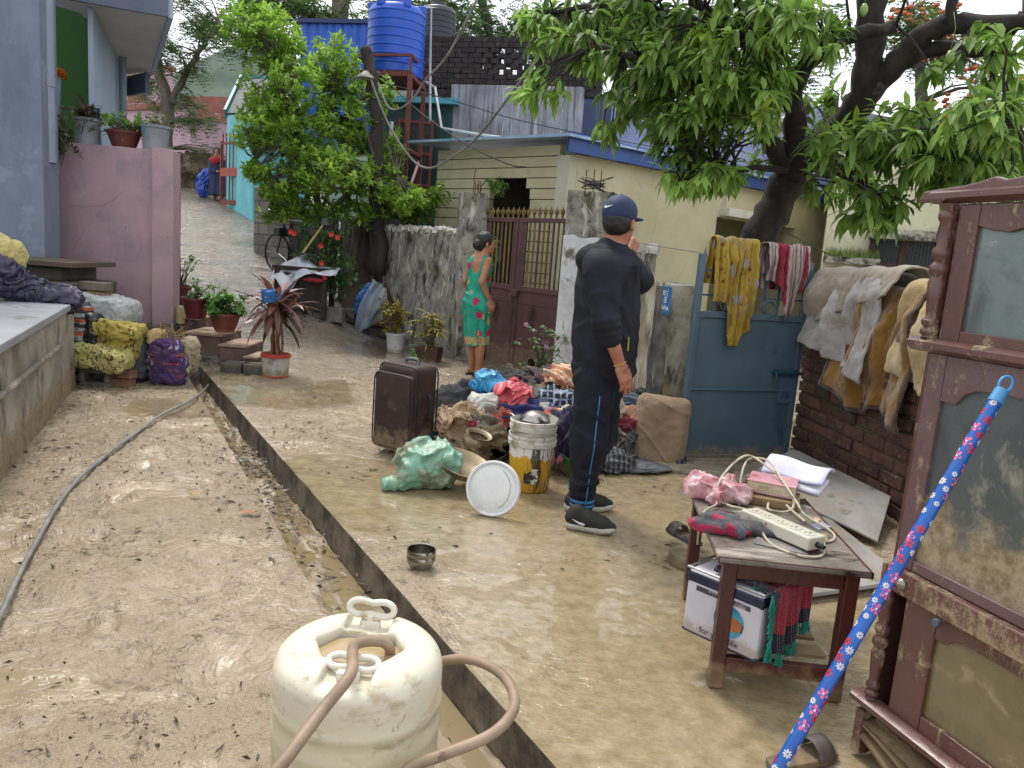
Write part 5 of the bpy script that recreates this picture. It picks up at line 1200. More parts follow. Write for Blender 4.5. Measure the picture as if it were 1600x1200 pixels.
for a_, sg in((a1, -.05), (a2, .05)):
    d=V((.15, sg, 0)).normalized();n=V((-d.y, d.x, 0));c=a_+d*.055;z0=max(a_.z-.095, .006)
    m.prism([(c.x+d.x*x+n.x*y, c.y+d.y*x+n.y*y)for x, y in((-.12, -.03), (-.02, -.032), (.08, -.042), (.14, -.02), (.14, .02), (.08, .042), (-.02, .032), (-.12, .03))], .022, Matrix.Translation((0, 0, z0)))
    for k in(.03, .075):m.tube([V((c.x+d.x*k, c.y+d.y*k, z0+.02))+n*s_*.042+V((0, 0, .042*(1-s_*s_)))for s_ in(-1, -.5, 0, .5, 1)], .008, 6)
m.build('sandals', worn('black_rubber', '#1c1816', '#2b2420', 9, rough=.6), wroot, world=True, bevel=.004)
# ---- woman by the lane gate
FR=T(342, 313);FY=FR.y;fr=thing('person', 'woman in a navy dress and red shawl standing at the far lane gate', 'person', FR)
def f_(px, py, dy=0):return D(px, py, FY+dy)
fhc=f_(339, 239);hf3, FL=head_fn(fhc, R(-80), s=1.0)
fs, fh_=f_(340, 258), f_(341, 280)
def fbody(P):
    d=sd_ell(P, tuple(fs), (.12, .17, .2), yawm(R(-80)));d=smin(d, sd_cone(P, tuple(fs), tuple(FR+V((0, 0, .3))), .12, .1), .05);d=cones(P, [fs+V((0, 0, .12)), fhc], [.06, .05], .03, d)
    d=cones(P, [f_(331, 254), f_(330, 267, -.1), f_(342, 268, -.25)], [.06, .05, .035], .02, d);d=cones(P, [f_(351, 254), f_(355, 266, -.1), f_(356, 262, -.25)], [.06, .05, .035], .02, d)
    for dx in(-.1, .1):d=cones(P, [FR+V((dx, 0, .4)), FR+V((dx, 0, .05)), FR+V((dx+.02, -.16, .03))], [.06, .04, .035], .02, d)
    return hf3(P, d)
lo, hi=bbox([fs+V((-.35, -.35, 0)), fs+V((.35, .3, 0)), FR+V((0, -.2, -.02)), fhc+V((0, 0, .15))], .06);sdf_mb(fbody, lo, hi, .02).build('body', SKIN, fr, world=True, smooth=180)
def fdress(P):
    d=sd_ell(P, tuple(fs), (.17, .23, .24), yawm(R(-80)));d=smin(d, sd_cone(P, tuple(fs+V((0, 0, -.1))), tuple(FR+V((.05, 0, .15))), .19, .31), .1);d=cones(P, [f_(331, 254), f_(330, 267, -.1), f_(336, 268, -.2)], [.08, .075, .06], .03, d);d=cones(P, [f_(351, 254), f_(355, 266, -.1), f_(356, 264, -.18)], [.08, .075, .06], .03, d)
    rel=P-np.array(tuple(FR));d=d-.025*np.sin(np.arctan2(rel[..., 1], rel[..., 0])*10)*np.clip(1-rel[..., 2], 0, 1);d=smax(d, P[..., 2]-fs.z-.16, .03);return smax(d, -(rel[..., 2]-.12), .01)
lo, hi=bbox([fs+V((-.4, -.35, 0)), fs+V((.4, .35, .1)), FR], .08);sdf_mb(fdress, lo, hi, .022).build('dress', worn('navy_cotton', '#161d38', '#222b4c', 5, rough=.8), fr, world=True, smooth=180)
def fshawl(P):
    d=sd_ell(P, tuple(fs+V((0, -.05, .08))), (.23, .19, .16));d2_=sd_ell(P, tuple(fs+V((0, -.02, .06))), (.20, .17, .13));d=smax(d, -(P[..., 2]-fs.z+.03-.6*np.abs(P[..., 0]-fs.x)), .02);return smax(d, P[..., 2]-fs.z-.21, .02)-.012*waves(P, 3, 8, 1)
sdf_mb(fshawl, np.array(tuple(fs))-.35, np.array(tuple(fs))+.35, .022).build('shawl', worn('red_cotton', '#7c1420', '#9c2030', 6, rough=.8), fr, world=True, smooth=180)
def fhair(P):
    nr=(P-np.array(tuple(fhc)))@yawm(R(-80));d=sd_ell(P, FL(-.025, 0, .045), (.118, .108, .118));return smax(d, nr[..., 0]-.062+.2*np.maximum(-nr[..., 2], 0), .02)
sdf_mb(fhair, np.array(tuple(fhc))-.2, np.array(tuple(fhc))+.2, .016).build('hair', HAIR, fr, world=True, smooth=180)
# ------------------------------------------------------------------ foreground: drum, hoses, bowl
BC=D(563, 1004, 1.70);BZ=BC.z;BR=.198
dr=thing('plastic_drum', 'big cream plastic drum cut open at the top and full of muddy water', 'drum', (BC.x, BC.y, -.04))
HD=V((.10, 1, 0)).normalized();HX=V((HD.y, -HD.x, 0))
def drum(P):
    p=P-np.array([BC.x, BC.y, 0]);r=np.hypot(p[..., 0], p[..., 1]);z=p[..., 2]
    hd=p[..., 0]*HD.x+p[..., 1]*HD.y;hx=p[..., 0]*HX.x+p[..., 1]*HX.y
    rr=BR+.004*np.exp(-((z-BZ+.125)/.012)**2)+.004*np.exp(-((z-BZ+.19)/.014)**2)-.003*np.exp(-((z-BZ+.155)/.015)**2)-.010*np.clip((BZ-.25-z)/.3, 0, 1)
    q1=r-rr;q2=z-BZ;k=.055;d=np.sqrt(np.maximum(q1+k, 0)**2+np.maximum(q2+k, 0)**2)+np.minimum(np.maximum(q1+k, q2+k), 0)-k
    d=smax(d, -(z+.04), .02)
    lobe=.007*np.exp(-((r-.125)/.03)**2)*np.clip(np.abs(hx)/.1, 0, 1);d=d-lobe*(z>BZ-.08)
    op=np.maximum(np.maximum(np.abs(hx)*.86+np.abs(hd)*.5-.092, np.abs(hd)-.072), -(z-BZ+.17));d=smax(d, -op, .012)
    for sg, L in((1, .09), (-1, .10)):
        n_=np.maximum(np.maximum(np.abs(hx+.012*sg)-.055, .080-sg*hd), -(z-BZ+.022));d=smax(d, -n_, .012)
    bowl=np.sqrt(r**2/.105**2+((z-BZ-.012)/.020)**2)-1;d=smax(d, -bowl*.020, .012)
    return d
PL=NT('cream_plastic');sxyz=PL.n('SeparateXYZ');PL.l(PL.tc.outputs['Object'], sxyz.inputs[0])
c=PL.ramp(PL.noise(4, 5, .6), [(.3, '#cfc8b2'), (.7, '#dfdac8')])
c=PL.mix(PL.ramp(PL.math('ADD', sxyz.outputs[2], PL.math('MULTIPLY', PL.math('SUBTRACT', PL.noise(7, 4, .6), .5), .09)), [(BZ-.13, 1.0), (BZ-.03, 0.0)]), c, '#cbc3a6')
c=PL.mix(PL.ramp(PL.noise(8, 6, .7, PL.co((1, 1, 2.2))), [(.54, 0.0), (.70, .75)]), c, '#9a8763');c=PL.mix(PL.ramp(PL.noise(24, 5, .75), [(.62, 0.0), (.70, .8)]), c, '#7d694c')
c=PL.mix(PL.ramp(PL.noise(3.0, 4, .6, PL.co((1, 1, 3), loc=(2, 4, 1))), [(.64, 0.0), (.78, .55)]), c, '#b98348')
PL.set(Base_Color=c, Roughness=PL.ramp(PL.noise(6, 4, .6), [(.3, .25), (.7, .42)]));PL.p.inputs['Subsurface Weight'].default_value=.25;PL.p.inputs['Subsurface Radius'].default_value=(.03, .025, .015);PL.p.inputs['Subsurface Scale'].default_value=.5
PL.l(PL.bump(PL.noise(14, 5, .6), .12, .01), PL.p.inputs['Normal']);PL=PL.m
sdf_mb(drum, (BC.x-.21, BC.y-.21, -.06), (BC.x+.21, BC.y+.21, BZ+.03), .006).build('shell', PL, dr, world=True, smooth=180)
m=MB();m.lathe([(0, 0), (.092, 0)], 28, Matrix.Translation((BC.x, BC.y, BZ-.026))@Matrix.Rotation(math.atan2(HX.y, HX.x), 4, 'Z')@Matrix.Diagonal((1.15, .76, 1, 1)))
tw=NT('murky_water');tw.set(Base_Color='#a5906a', Roughness=.06);tw.l(tw.bump(tw.noise(40, 3, .5), .06, .005), tw.p.inputs['Normal']);m.build('water', tw.m, dr, world=True)
HWP=worn('white_plastic', '#d2cdbd', '#e0dccf', 6, rough=.35, stain=('#a08a62', 9, .62, .74))
for sg, tl, off in((1, .95, .125), (-1, .30, .122)):
    c=V((BC.x, BC.y, BZ))+HD*sg*off-HX*.012*sg+V((0, 0, -.012));upv=(V((0, 0, 1))*math.sin(tl)+HD*(-sg if sg<0 else .25)*math.cos(tl)).normalized()
    m=MB();pts=[]
    for i in range(28):
        a=i*2*math.pi/28;xx=.058*math.copysign(abs(math.cos(a))**.6, math.cos(a));yy=.021*math.sin(a)*(1-.35*math.exp(-(xx/.022)**2));pts.append(c+HX*xx+upv*(.036+yy))
    m.tube(pts, .0085, 8, closed=True);h_=m.build('handle', HWP, dr, world=True, smooth=180)
    m=MB();m.box(c+upv*-.004, (.052, .02, .022), rot=Matrix((HX, HD, V((0, 0, 1)))).transposed());m.box(c+upv*.008, (.016, .022, .03), rot=Matrix((HX, HD, V((0, 0, 1)))).transposed());m.build('bracket', HWP, h_, world=True, bevel=.004)
def spline(pts, sub=8):
    P=[V(p)for p in pts];out=[]
    for i in range(len(P)-1):
        a0, a, b, b1=P[max(i-1, 0)], P[i], P[i+1], P[min(i+2, len(P)-1)]
        for k in range(sub):
            t=k/sub;out.append(.5*((2*a)+(-a0+b)*t+(2*a0-5*a+4*b-b1)*t*t+(-a0+3*a-3*b+b1)*t**3))
    return out+[P[-1]]
TANH=worn('tan_rubber_hose', '#7f6c58', '#9c8670', 7, rough=.55, bump=.15, stain=('#6a5140', 14, .6, .68));GREYH=worn('grey_rubber_hose', '#6a6b6b', '#8d8e8c', 9, rough=.4, stain=('#8d7c62', 6, .55, .66))
m=MB();m.tube(spline([V((BC.x+.06, BC.y+.03, BZ-.07)), V((BC.x+.070, BC.y+.005, BZ-.012)), V((BC.x+.045, BC.y-.01, BZ+.012)), V((BC.x+.0, BC.y-.07, BZ+.03)), D(548, 1052, 1.47), D(508, 1104, 1.40), D(455, 1175, 1.30), D(400, 1250, 1.22), D(330, 1400, 1.1), G(200, 1700, .02)]), .0128, 12)
m.solo('rubber_hose', 'thick tan rubber hose running out of the open drum over its front handle', 'hose', TANH, smooth=180)
m=MB();m.tube(spline([D(640, 1050, 2.02), D(700, 1031, 1.96), D(745, 1033, 1.90), D(786, 1056, 1.80), D(804, 1092, 1.70), D(795, 1122, 1.63), D(760, 1152, 1.57), D(690, 1180, 1.52), D(640, 1200, 1.50), D(600, 1240, 1.42)]), .0130, 12)
m.solo('rubber_hose', 'loop of tan hose arching over the drain at the right side of the drum', 'hose', TANH, smooth=180)
m=MB();pts=[G(-60, 1075, .0), G(0, 962, .0), G(45, 868, -.01), G(105, 768, -.015), G(165, 712, -.015), G(225, 668, -.015), G(252, 648, -.01), G(300, 624, -.005), D(322, 606, 7.1), D(331, 590, 7.4), D(331, 572, 7.75), D(318, 560, 8.1)]
m.tube(spline(pts), .0100, 10);m.solo('water_hose', 'long grey hose lying across the muddy left pavement into the drain', 'hose', GREYH, smooth=180)
STEEL=worn('stainless_steel', '#8a8680', '#a8a49c', 6, rough=.18, rough2=.32, metal=1, bump=.04, stain=('#6c5b44', 8, .56, .66));BRSS=worn('muddy_brass', '#6f5c3c', '#8d7a58', 8, rough=.28, rough2=.5, metal=.8, mud=(.05, .6))
bp=G(657, 888);m=MB();m.lathe([(0, .004), (.036, .004), (.040, .0), (.052, .02), (.062, .042), (.062, .058), (.0605, .060), (.0605, .066), (.0625, .068), (.0625, .084), (.060, .090), (.057, .088), (.057, .05), (.046, .018), (0, .012)], 40)
o=m.build('steel_bowl', STEEL, None, smooth=50);o.location=(bp.x, bp.y, .0);tag(o, 'small round metal bowl standing alone on the wet mud by the drain', 'bowl')
# ------------------------------------------------------------------ carved cabinet
CF=D(1345, 1120, 2.06);CF.z=0;cu_=V((.32, -1, 0)).normalized();cn=V((-cu_.y, cu_.x, 0))
cab=thing('display_cabinet', 'tall mud-caked dark maroon wooden cabinet with carved frame and glass doors', 'cabinet', CF, rz=math.atan2(cu_.y, cu_.x))
def cs(px, py, off=0.0):
    d=ray(px, py);t=((CF-CAM).dot(cn)+off)/d.dot(cn);p=CAM+d*t;return((p-CF).dot(cu_), p.z)
def cabmat(name, muddy, fc='#75544b', f0=.15):
    t=NT(name);c=t.ramp(t.noise(5, 5, .6, t.co((1, 1, .25))), [(.3, '#2f1512'), (.7, '#4b241f')]);film=t.ramp(t.noise(2.2, 5, .65), [(.3, f0), (.75, f0+.3+muddy)])
    c=t.mix(film, c, fc);sp=t.ramp(t.noise(13, 6, .74, t.co((1, 1, .55))), [(.60-muddy*.22, 0.0), (.66-muddy*.18, .92)]);mudc=t.ramp(t.noise(50, 3, .6), [(.3, '#7c6a52'), (.7, '#a39070')])
    c=t.mix(sp, c, mudc);t.set(Base_Color=c, Roughness=t.mix(sp, t.ramp(t.noise(7, 4, .6), [(.3, .22), (.7, .45)]), .6));t.p.inputs['Coat Weight'].default_value=.15
    t.l(t.bump(t.math('ADD', sp, t.math('MULTIPLY', t.noise(40, 4, .7), .3)), .6, .006), t.p.inputs['Normal']);return t.m
CW, CWM=cabmat('maroon_varnish', .2), cabmat('muddy_maroon_varnish', .55);CWD=cabmat('dust_filmed_varnish', .28, '#6c5656', .5)
def gmat(name, c1, c2, c3, sc, rough=.12, line=None):
    t=NT(name);c=t.ramp(t.noise(sc, 6, .7, None, .6), [(.3, c1), (.5, c2), (.58, c2), (.66, c3)])
    if line:z=t.n('SeparateXYZ');t.l(t.tc.outputs['Object'], z.inputs[0]);c=t.mix(t.ramp(t.math('ADD', z.outputs[2], t.math('MULTIPLY', t.math('SUBTRACT', t.noise(6, 6, .75), .5), .5)), [(line-.04, 1.0), (line+.03, 0.0)]), c, t.ramp(t.noise(26, 5, .7), [(.35, '#6b5b44'), (.65, '#a3947a')]))
    t.p.inputs['Coat Weight'].default_value=.5;t.set(Base_Color=c, Roughness=t.ramp(t.noise(sc*2, 5, .6), [(.4, rough), (.6, .4)]));t.p.inputs['Specular IOR Level'].default_value=.7
    t.l(t.bump(t.noise(30, 5, .7), .15, .004), t.p.inputs['Normal']);return t.m
GL1=gmat('blotched_reflection_glass', '#26312f', '#5a6866', '#c4bfa2', 5);GL2=gmat('muddy_dark_glass', '#33383a', '#4c5253', '#8a8778', 3, line=cs(1500, 830)[1]);GL3=gmat('mud_film_glass', '#5b4e34', '#6f613f', '#90805c', 7)  # upper pane: grey-green reflection with pale blotches painted into its colour
CD=.42;CWID=.95;zt=cs(1450, 312)[1];zl=cs(1418, 535)[1];zm0, zm1=cs(1372, 905)[1], cs(1372, 868)[1];zb=cs(1345, 1085)[1]
def cpart(name, mat, fn, parent=cab, **kw):m=MB();fn(m);return m.build(name, mat, parent, **kw)
LX=(0, .022)
cpart('carcass', CW, lambda m:(m.box((.012, CD/2+.02, zt/2), (.022, CD, zt-.02)), m.box((CWID, CD/2+.02, zt/2), (.022, CD, zt-.02)), m.box((CWID/2, CD+.02, zt/2), (CWID, .012, zt-.03)), m.box((CWID/2, CD/2+.02, zt-.03), (CWID, CD, .02)), m.box((CWID/2, CD/2+.02, zb-.03), (CWID, CD, .02)), m.box((CWID/2, CD/2+.02, .05), (CWID, CD, .02))), bevel=.003)
sc_=[cs(px, py)for px, py in((1446, 317), (1452, 300), (1478, 296), (1512, 291), (1540, 284), (1562, 276), (1580, 281), (1600, 277))]
cpart('pediment', CW, lambda m:m.prism([(s_-.012 if i==0 else s_, z)for i, (s_, z)in enumerate(sc_)]+[(.5, sc_[-1][1]+.02), (CWID, zt+.01), (CWID, zt)], .03, Matrix.Translation((0, .012, 0))@Matrix.Rotation(R(90), 4, 'X')), bevel=.006)
def molding(m, z, h, out, x0=-.02):
    pr=[(0, -h/2), (-out*.6, -h/2), (-out, -h*.2), (-out, h*.2), (-out*.55, h/2), (0, h/2)];b=len(m.v);n=len(pr)
    for x in(x0, CWID):
        for(y, zz)in pr:m.v.append(V((x, y+.012, z+zz)))
    for i in range(n-1):m.face((b+i, b+i+1, b+n+i+1, b+n+i))
    m.face([b+i for i in range(n)]);m.face([b+n+i for i in range(n)][::-1]);m.face((b+n-1, b, b+n, b+2*n-1))
cpart('crown_molding', CW, lambda m:molding(m, zt+.004, .035, .045, -.024), smooth=40)
cpart('waist_molding', CW, lambda m:molding(m, zl+.004, .036, .045, -.020), smooth=40)
cpart('base_molding', CW, lambda m:molding(m, zb, .036, .045, -.022), smooth=40)
def turned(z0, z1, x, y, r=.020):
    m=MB();L=z1-z0;pr=[(0, 1), (.012, .8), (.03, 1.15), (.06, 1.15), (.08, .75), (.10, 1.1), (.13, 1.2), (.16, .75), (.2, .8), (.3, 1.0), (.42, 1.15), (.46, .8), (.50, 1.25), (.54, 1.25), (.57, .8), (.62, 1.2), (.66, 1.2), (.69, .8), (.76, 1.05), (.86, .85), (.89, 1.15), (.93, 1.15), (.95, .8), (1, 1)]
    m.lathe([(r*k, z0+L*t_)for t_, k in pr], 16, Matrix.Translation((x, y, 0)));return m
turned(zl+.022, zt-.014, .022, -.005).build('turned_column', CW, cab, smooth=50);turned(zb+.018, zm0-.004, .030, -.005, .017).build('turned_column', CW, cab, smooth=50)
def door(x0, x1, z0, z1, st, rl_b, rl_t, mat, gm, carve, pane_name='glass_pane', y=.008):
    dx=x1-x0;px0, px1, pz0, pz1=x0+st, x1-st, z0+rl_b, z1-rl_t
    m=MB();Mq=Matrix.Translation((0, y+.014, 0))@Matrix.Rotation(R(90), 4, 'X')
    m.prism([(x0, z0), (px0, z0), (px0, z1), (x0, z1)], .022, Mq);m.prism([(px1, z0), (x1, z0), (x1, z1), (px1, z1)], .022, Mq);m.prism([(px0+.0005, z0), (px1-.0005, z0), (px1-.0005, pz0), (px0+.0005, pz0)], .021, Mq)
    top=[(px1-.0005, z1), (px0+.0005, z1)]+[(px0+.0005+(px1-px0-.001)*t_, pz1-c_)for t_, c_ in carve];m.prism(top, .021, Mq);o=m.build('door', mat, cab, bevel=.003)
    m=MB();m.box(((px0+px1)/2, y+.006, (pz0+pz1)/2), (px1-px0+.01, .005, pz1-pz0+.03));m.build(pane_name, gm, o);return o
ux0=cs(1484, 420)[0];gx=cs(1512, 440)[0];gz0, gz1=cs(1505, 522)[1], cs(1518, 365)[1]
door(ux0, CWID-.03, zl+.02, zt-.016, gx-ux0, gz0-zl-.02+.006, .055, CW, GL1, [(0, .0), (.06, .012), (.12, .016), (.2, .0), (.28, -.018), (.5, -.03), (.72, -.018), (.8, 0), (.88, .016), (.94, .012), (1, 0)])
cpart('stile', CW, lambda m:m.box((ux0-.018, .0, (zl+zt)/2), (.02, .03, zt-zl-.03)), bevel=.004)
lx0=cs(1405, 640)[0];lgx=cs(1455, 700)[0];lz1=cs(1470, 605)[1]
door(.03, CWID-.03, zm1+.004, zl-.016, lgx-.03, .03, zl-lz1-.03, CWD, GL2, [(0, .05), (.06, .05), (.09, .02), (.13, .006), (.2, 0), (.8, 0), (.87, .006), (.91, .02), (.94, .05), (1, .05)])
cpart('middle_rail', CWM, lambda m:m.box((CWID/2, .006, (zm0+zm1)/2), (CWID-.012, .05, zm1-zm0+.002)), bevel=.004)
cpart('knob', worn('dull_knob', '#8a8478', metal=.7, rough=.3), lambda m:m.lathe([(0, .026), (.011, .024), (.016, .014), (.010, .006), (.008, 0)], 14, Matrix.Translation((cs(1422, 912)[0], -.018, cs(1422, 912)[1]))@Matrix.Rotation(R(90), 4, 'X')), smooth=60)
dx0=cs(1412, 960)[0];dgx=cs(1458, 1000)[0];dz=zm0-cs(1470, 1000)[1]
door(dx0, CWID-.03, zb+.018, zm0-.002, max(.03, dgx-dx0), .045, .04, CW, GL3, [(0, .03), (.05, .03), (.09, .01), (.14, 0), (.86, 0), (.91, .01), (.95, .03), (1, .03)])
cpart('knob', worn('glass_knob', '#5b6470', metal=.3, rough=.15), lambda m:m.lathe([(0, .022), (.010, .02), (.013, .011), (.008, .004), (.007, 0)], 12, Matrix.Translation((cs(1475, 972)[0], -.012, cs(1475, 972)[1]))@Matrix.Rotation(R(90), 4, 'X')), smooth=60)
cpart('corner_post', CWM, lambda m:m.box((.012, .0, zb/2-.01), (.03, .04, zb-.04)), bevel=.004)
WARP=worn('warped_board', '#5a4732', '#8d7656', 7, rough=.7, bump=.5, stain=('#2d2018', 6, .52, .64), stretch=(.3, 1, 1))
for k, (dz_, tl, th)in enumerate(((-.06, .00, .008), (-.085, .05, .006), (-.115, .10, .016))):
    m=MB();m.grid(lambda u, v:(.03+u*.86, -.02-.03*k*0+v*.30, zb+dz_-u*(.16+tl)+.02*math.sin(u*5+k)-.05*v*(k-1)), 16, 5)
    o=m.solo('warped_board', ['thin peeling wooden sheet hanging under the cabinet ledge', 'split muddy sheet sagging between two others under the cabinet ledge', 'thick mud-covered board slipping out of the bottom of the cabinet'][k], 'board', WARP, solid=th, smooth=60)
    M0=Matrix.Translation(CF)@Matrix.Rotation(math.atan2(cu_.y, cu_.x), 4, 'Z');o.location=M0@o.location;o.rotation_euler.z=math.atan2(cu_.y, cu_.x)
# ------------------------------------------------------------------ flowered mop handle
mt0, mt1=D(1556, 626, 1.66), D(1215, 1202, 1.42);dm_=(mt1-mt0).normalized();mt2=mt0+dm_*((mt0.z-.02)/-dm_.z)
mop=thing('floor_mop', 'long mop handle with a blue flowered sleeve leaning against the cabinet', 'mop', mt2)
m=MB();m.tube([mt0, mt2], .0135, 20);ux_=dm_.orthogonal().normalized();vx_=dm_.cross(ux_);g=random.Random(4);Lm=(mt2-mt0).length
def onh(s_, a, e=.0):return mt0+dm_*s_+(ux_*math.cos(a)+vx_*math.sin(a))*(.0139+e)
k=0;s_=.012
while s_<Lm-.02:
    for j in range(3):
        a0=k*1.1+j*2.1+g.uniform(-.25, .25);c_=(k+j*2)%4;R_=(.0085, .0105, .0125, .0065)[c_]*g.uniform(.9, 1.1);m.cur=(1, 2, 3, 1)[c_];n_=(8, 5, 5, 8)[c_];s0=s_+j*.009;ph=g.uniform(0, 6)
        for p_ in range(n_):
            th_=ph+p_*6.283/n_;w2=2.4/n_;pts=[(0, 0), (R_*.62, -w2), (R_, -w2*.45), (R_*.93, 0), (R_, w2*.45), (R_*.62, w2)]
            vs=[onh(s0+r_*math.cos(th_+da), a0+r_*math.sin(th_+da)/.0139, .00015+.00008*j)for r_, da in pts];m.add(vs, [(0, 1, 2, 3), (0, 3, 4, 5)])
        m.cur=4 if c_!=2 else 1;m.add([onh(s0+R_*.2*math.cos(q*1.05), a0+R_*.2*math.sin(q*1.05)/.0139, .0006)for q in range(6)], [(0, 1, 2, 3, 4, 5)])
    m.cur=0;s_+=.0235;k+=1
m.build('flowered_sleeve', [worn('mop_blue', '#0f4d9c', '#1659a8', 3, rough=.3, bump=0), worn('mop_white', '#d6d4d6', rough=.35, bump=0), worn('mop_red', '#b82238', rough=.35, bump=0), worn('mop_pink', '#d8628c', rough=.35, bump=0), worn('mop_dot', '#8c1630', rough=.35, bump=0)], mop, world=True, smooth=50)
m=MB();e=mt0-dm_*.028;m.tube([mt0+dm_*.006, e], [.0158, .0145], 18);
side=V((1, 0, .2)).normalized();side=(side-dm_*side.dot(dm_)).normalized();lp=[e-dm_*(.016+.019*math.sin(a))+side*.013*math.cos(a)for a in[i*.35 for i in range(18)]]
m.tube(lp, .0035, 8, closed=True);m.build('hanging_cap', worn('light_blue_plastic', '#3f86b8', '#4a93c4', 4, rough=.35, bump=0), mop, world=True, smooth=60)
# ------------------------------------------------------------------ loose sheets behind the table
BRD=worn('grey_plywood', '#6e6a63', '#94908a', 3, rough=.5, rough2=.7, bump=.25, stain=[('#4c463c', 6, .58, .68), ('#8c7a5e', 2.5, .52, .68)], stretch=(1, .4, 1))
def sheet(name, label, pts, th):
    m=MB();q=[V(p)for p in pts];n=(q[1]-q[0]).cross(q[3]-q[0]).normalized()
    if n.z<0:n=-n
    m.v=q+[p-n*th for p in q];m.face((0, 1, 2, 3));m.face((7, 6, 5, 4))
    for i in range(4):j=(i+1)%4;m.face((i, 4+i, 4+j, j))
    return m.solo(name, label, 'board', BRD, bevel=.004)
def X(px, py, x):d=ray(px, py);return CAM+d*(x/d.x)
sheet('plywood_sheet', 'wide grey plywood sheet leaning on the foot of the brick wall', [G(1165, 742, .115), X(1240, 700, 2.08), X(1392, 775, 2.24), G(1372, 845, .05)], .014)
sheet('plywood_sheet', 'muddy brown board lying in front of the grey plywood behind the table', [G(1180, 790, .04), G(1285, 800, .06), G(1420, 905, .05), G(1250, 930, .035)], .02)
# ------------------------------------------------------------------ flood-damaged goods on the mud
def fabric(name, c1, c2=None, sc=6, stain=True, rough=.9, pat=None, mud=.35):
    t=NT(name);c=t.ramp(t.noise(sc, 5, .6), [(.3, c1), (.7, c2 or c1)])
    if pat:c=pat(t, c)
    if stain:c=t.mix(t.ramp(t.noise(5, 6, .7, t.co(loc=(5, 2, 8))), [(.5, 0.0), (.68, mud)]), c, '#7a6750')
    t.set(Base_Color=c, Roughness=rough);fz='fleece' in name or 'quilt' in name or 'cover' in name or 'blanket' in name;t.p.inputs['Sheen Weight'].default_value=.5 if fz else .1;t.p.inputs['Specular IOR Level'].default_value=.1 if fz else .4
    t.l(t.bump(t.noise(260 if fz else 90, 4, .6), .9 if fz else .25, .006 if fz else .004, t.bump(t.noise(16, 6, .68, None, 1.0), .6, .022)), t.p.inputs['Normal']);return t.m
def dots(col, scale, lo, hi, amp=.4):
    def f(t, c):
        v=t.n('TexVoronoi', Scale=scale);t.l(t.co(), v.inputs['Vector']);d=t.math('ADD', v.outputs['Distance'], t.math('MULTIPLY', t.math('SUBTRACT', t.noise(scale*3, 4, .6), .5), amp));return t.mix(t.ramp(d, [(lo, 1.0), (hi, 0.0)]), c, col)
    return f
def stripes(col, scale, axis, lo=.5, hi=.55, dist=1.5):
    def f(t, c):
        w=t.n('TexWave', Scale=scale, Distortion=dist, Detail=2.0);w.bands_direction=axis;t.l(t.co(), w.inputs['Vector']);return t.mix(t.ramp(w.outputs['Fac'], [(lo, 0.0), (hi, 1.0)]), c, col)
    return f
def both(*fs):
    def f(t, c):
        for q in fs:c=q(t, c)
        return c
    return f
def crumple(name, label, cat, c, r, mat, seed, rough=.26, step=None, rz=0.0, tilt=0.0, group=None, fold=5.0, floor=0.0, rnd_=None):
    """a heap of creased soft cloth or plastic round a centre"""
    c=np.array(tuple(c));r=np.array(r, float);mr=r.min();Rm=np.array(Matrix.Rotation(rz, 3, 'Z')@Matrix.Rotation(tilt, 3, 'Y'))
    am=min(1.0, mr/.11)*rough/.26;w1=4.2 if mr>.15 else 5.5
    def f(P):
        Q=P+.05*np.stack([waves(P, 2.6, seed+20, 1), waves(P, 2.6, seed+21, 1), waves(P, 2.6, seed+22, 1)], -1)
        d=sd_ell(P, c, r, Rm)
        d=d-am*(.030*np.clip(creases(Q, w1, seed, 2), -.8, 1)+.022*waves(Q, w1*.6, seed+5, 2)+.011*np.clip(creases(Q, w1*2.3, seed+9, 2), -.6, 1))
        return smax(d, -(P[..., 2]-floor), .01)
    lo, hi=c-r.max()*1.05-.06 if False else c-np.abs(Rm)@r*1.25-.03, c+np.abs(Rm)@r*1.25+.03
    st=max(.0065, min(.0115, r.mean()/14))
    return sdf_mb(f, lo, hi, st).solo(name, label, cat, mat, group, smooth=180)
SU=G(622, 712);su=thing('suitcase', 'muddy dark brown soft suitcase standing upright on the mud beside the heap of clothes', 'suitcase', (SU.x+.03, 5.0, 0), rz=R(-36))
SUM=worn('brown_suitcase_cloth', '#231513', '#39241f', 4, rough=.7, bump=.35, bsc=70, stain=('#5a4433', 4, .58, .72), mud=(.2, .6));SUT=worn('black_webbing', '#121011', '#221c1a', 20, rough=.6, bump=.3, mud=(.2, .6))
m=MB();m.box((0, 0, .32), (.34, .22, .58));m.build('body', SUM, su, bevel=.045, bseg=4, smooth=60)
m=MB();m.box((0, -.125, .30), (.33, .045, .50));pk_=m.build('front_pocket', SUM, su, bevel=.03, bseg=4, smooth=60)
for y, z0, h in((-.148, .30, .50), (-.09, .32, .57), (.09, .32, .57)):
    m=MB();w_h=.165 if y==-.148 else .182;hh=h/2-.002;pts=[]
    for i in range(40):
        a=i*2*math.pi/40;pts.append((w_h*math.copysign(abs(math.cos(a))**.22, math.cos(a))*.99, y, z0+hh*math.copysign(abs(math.sin(a))**.22, math.sin(a))*1.0))
    m.tube(pts, .005, 6, closed=True);m.build('piping', SUT, su, smooth=60)
m=MB();m.tube(spline([(-.03, -.01, .605), (-.02, .0, .635), (.07, .0, .638), (.085, -.01, .605)], 5), .013, 8);m.build('top_handle', worn('grey_grip', '#5d6660', '#2c2c2c', 20, rough=.5), su, smooth=60)
m=MB();m.tube(spline([(.185, 0, .42), (.20, 0, .40), (.20, 0, .28), (.185, 0, .26)], 5), .011, 8);m.build('side_handle', SUT, su, smooth=60)
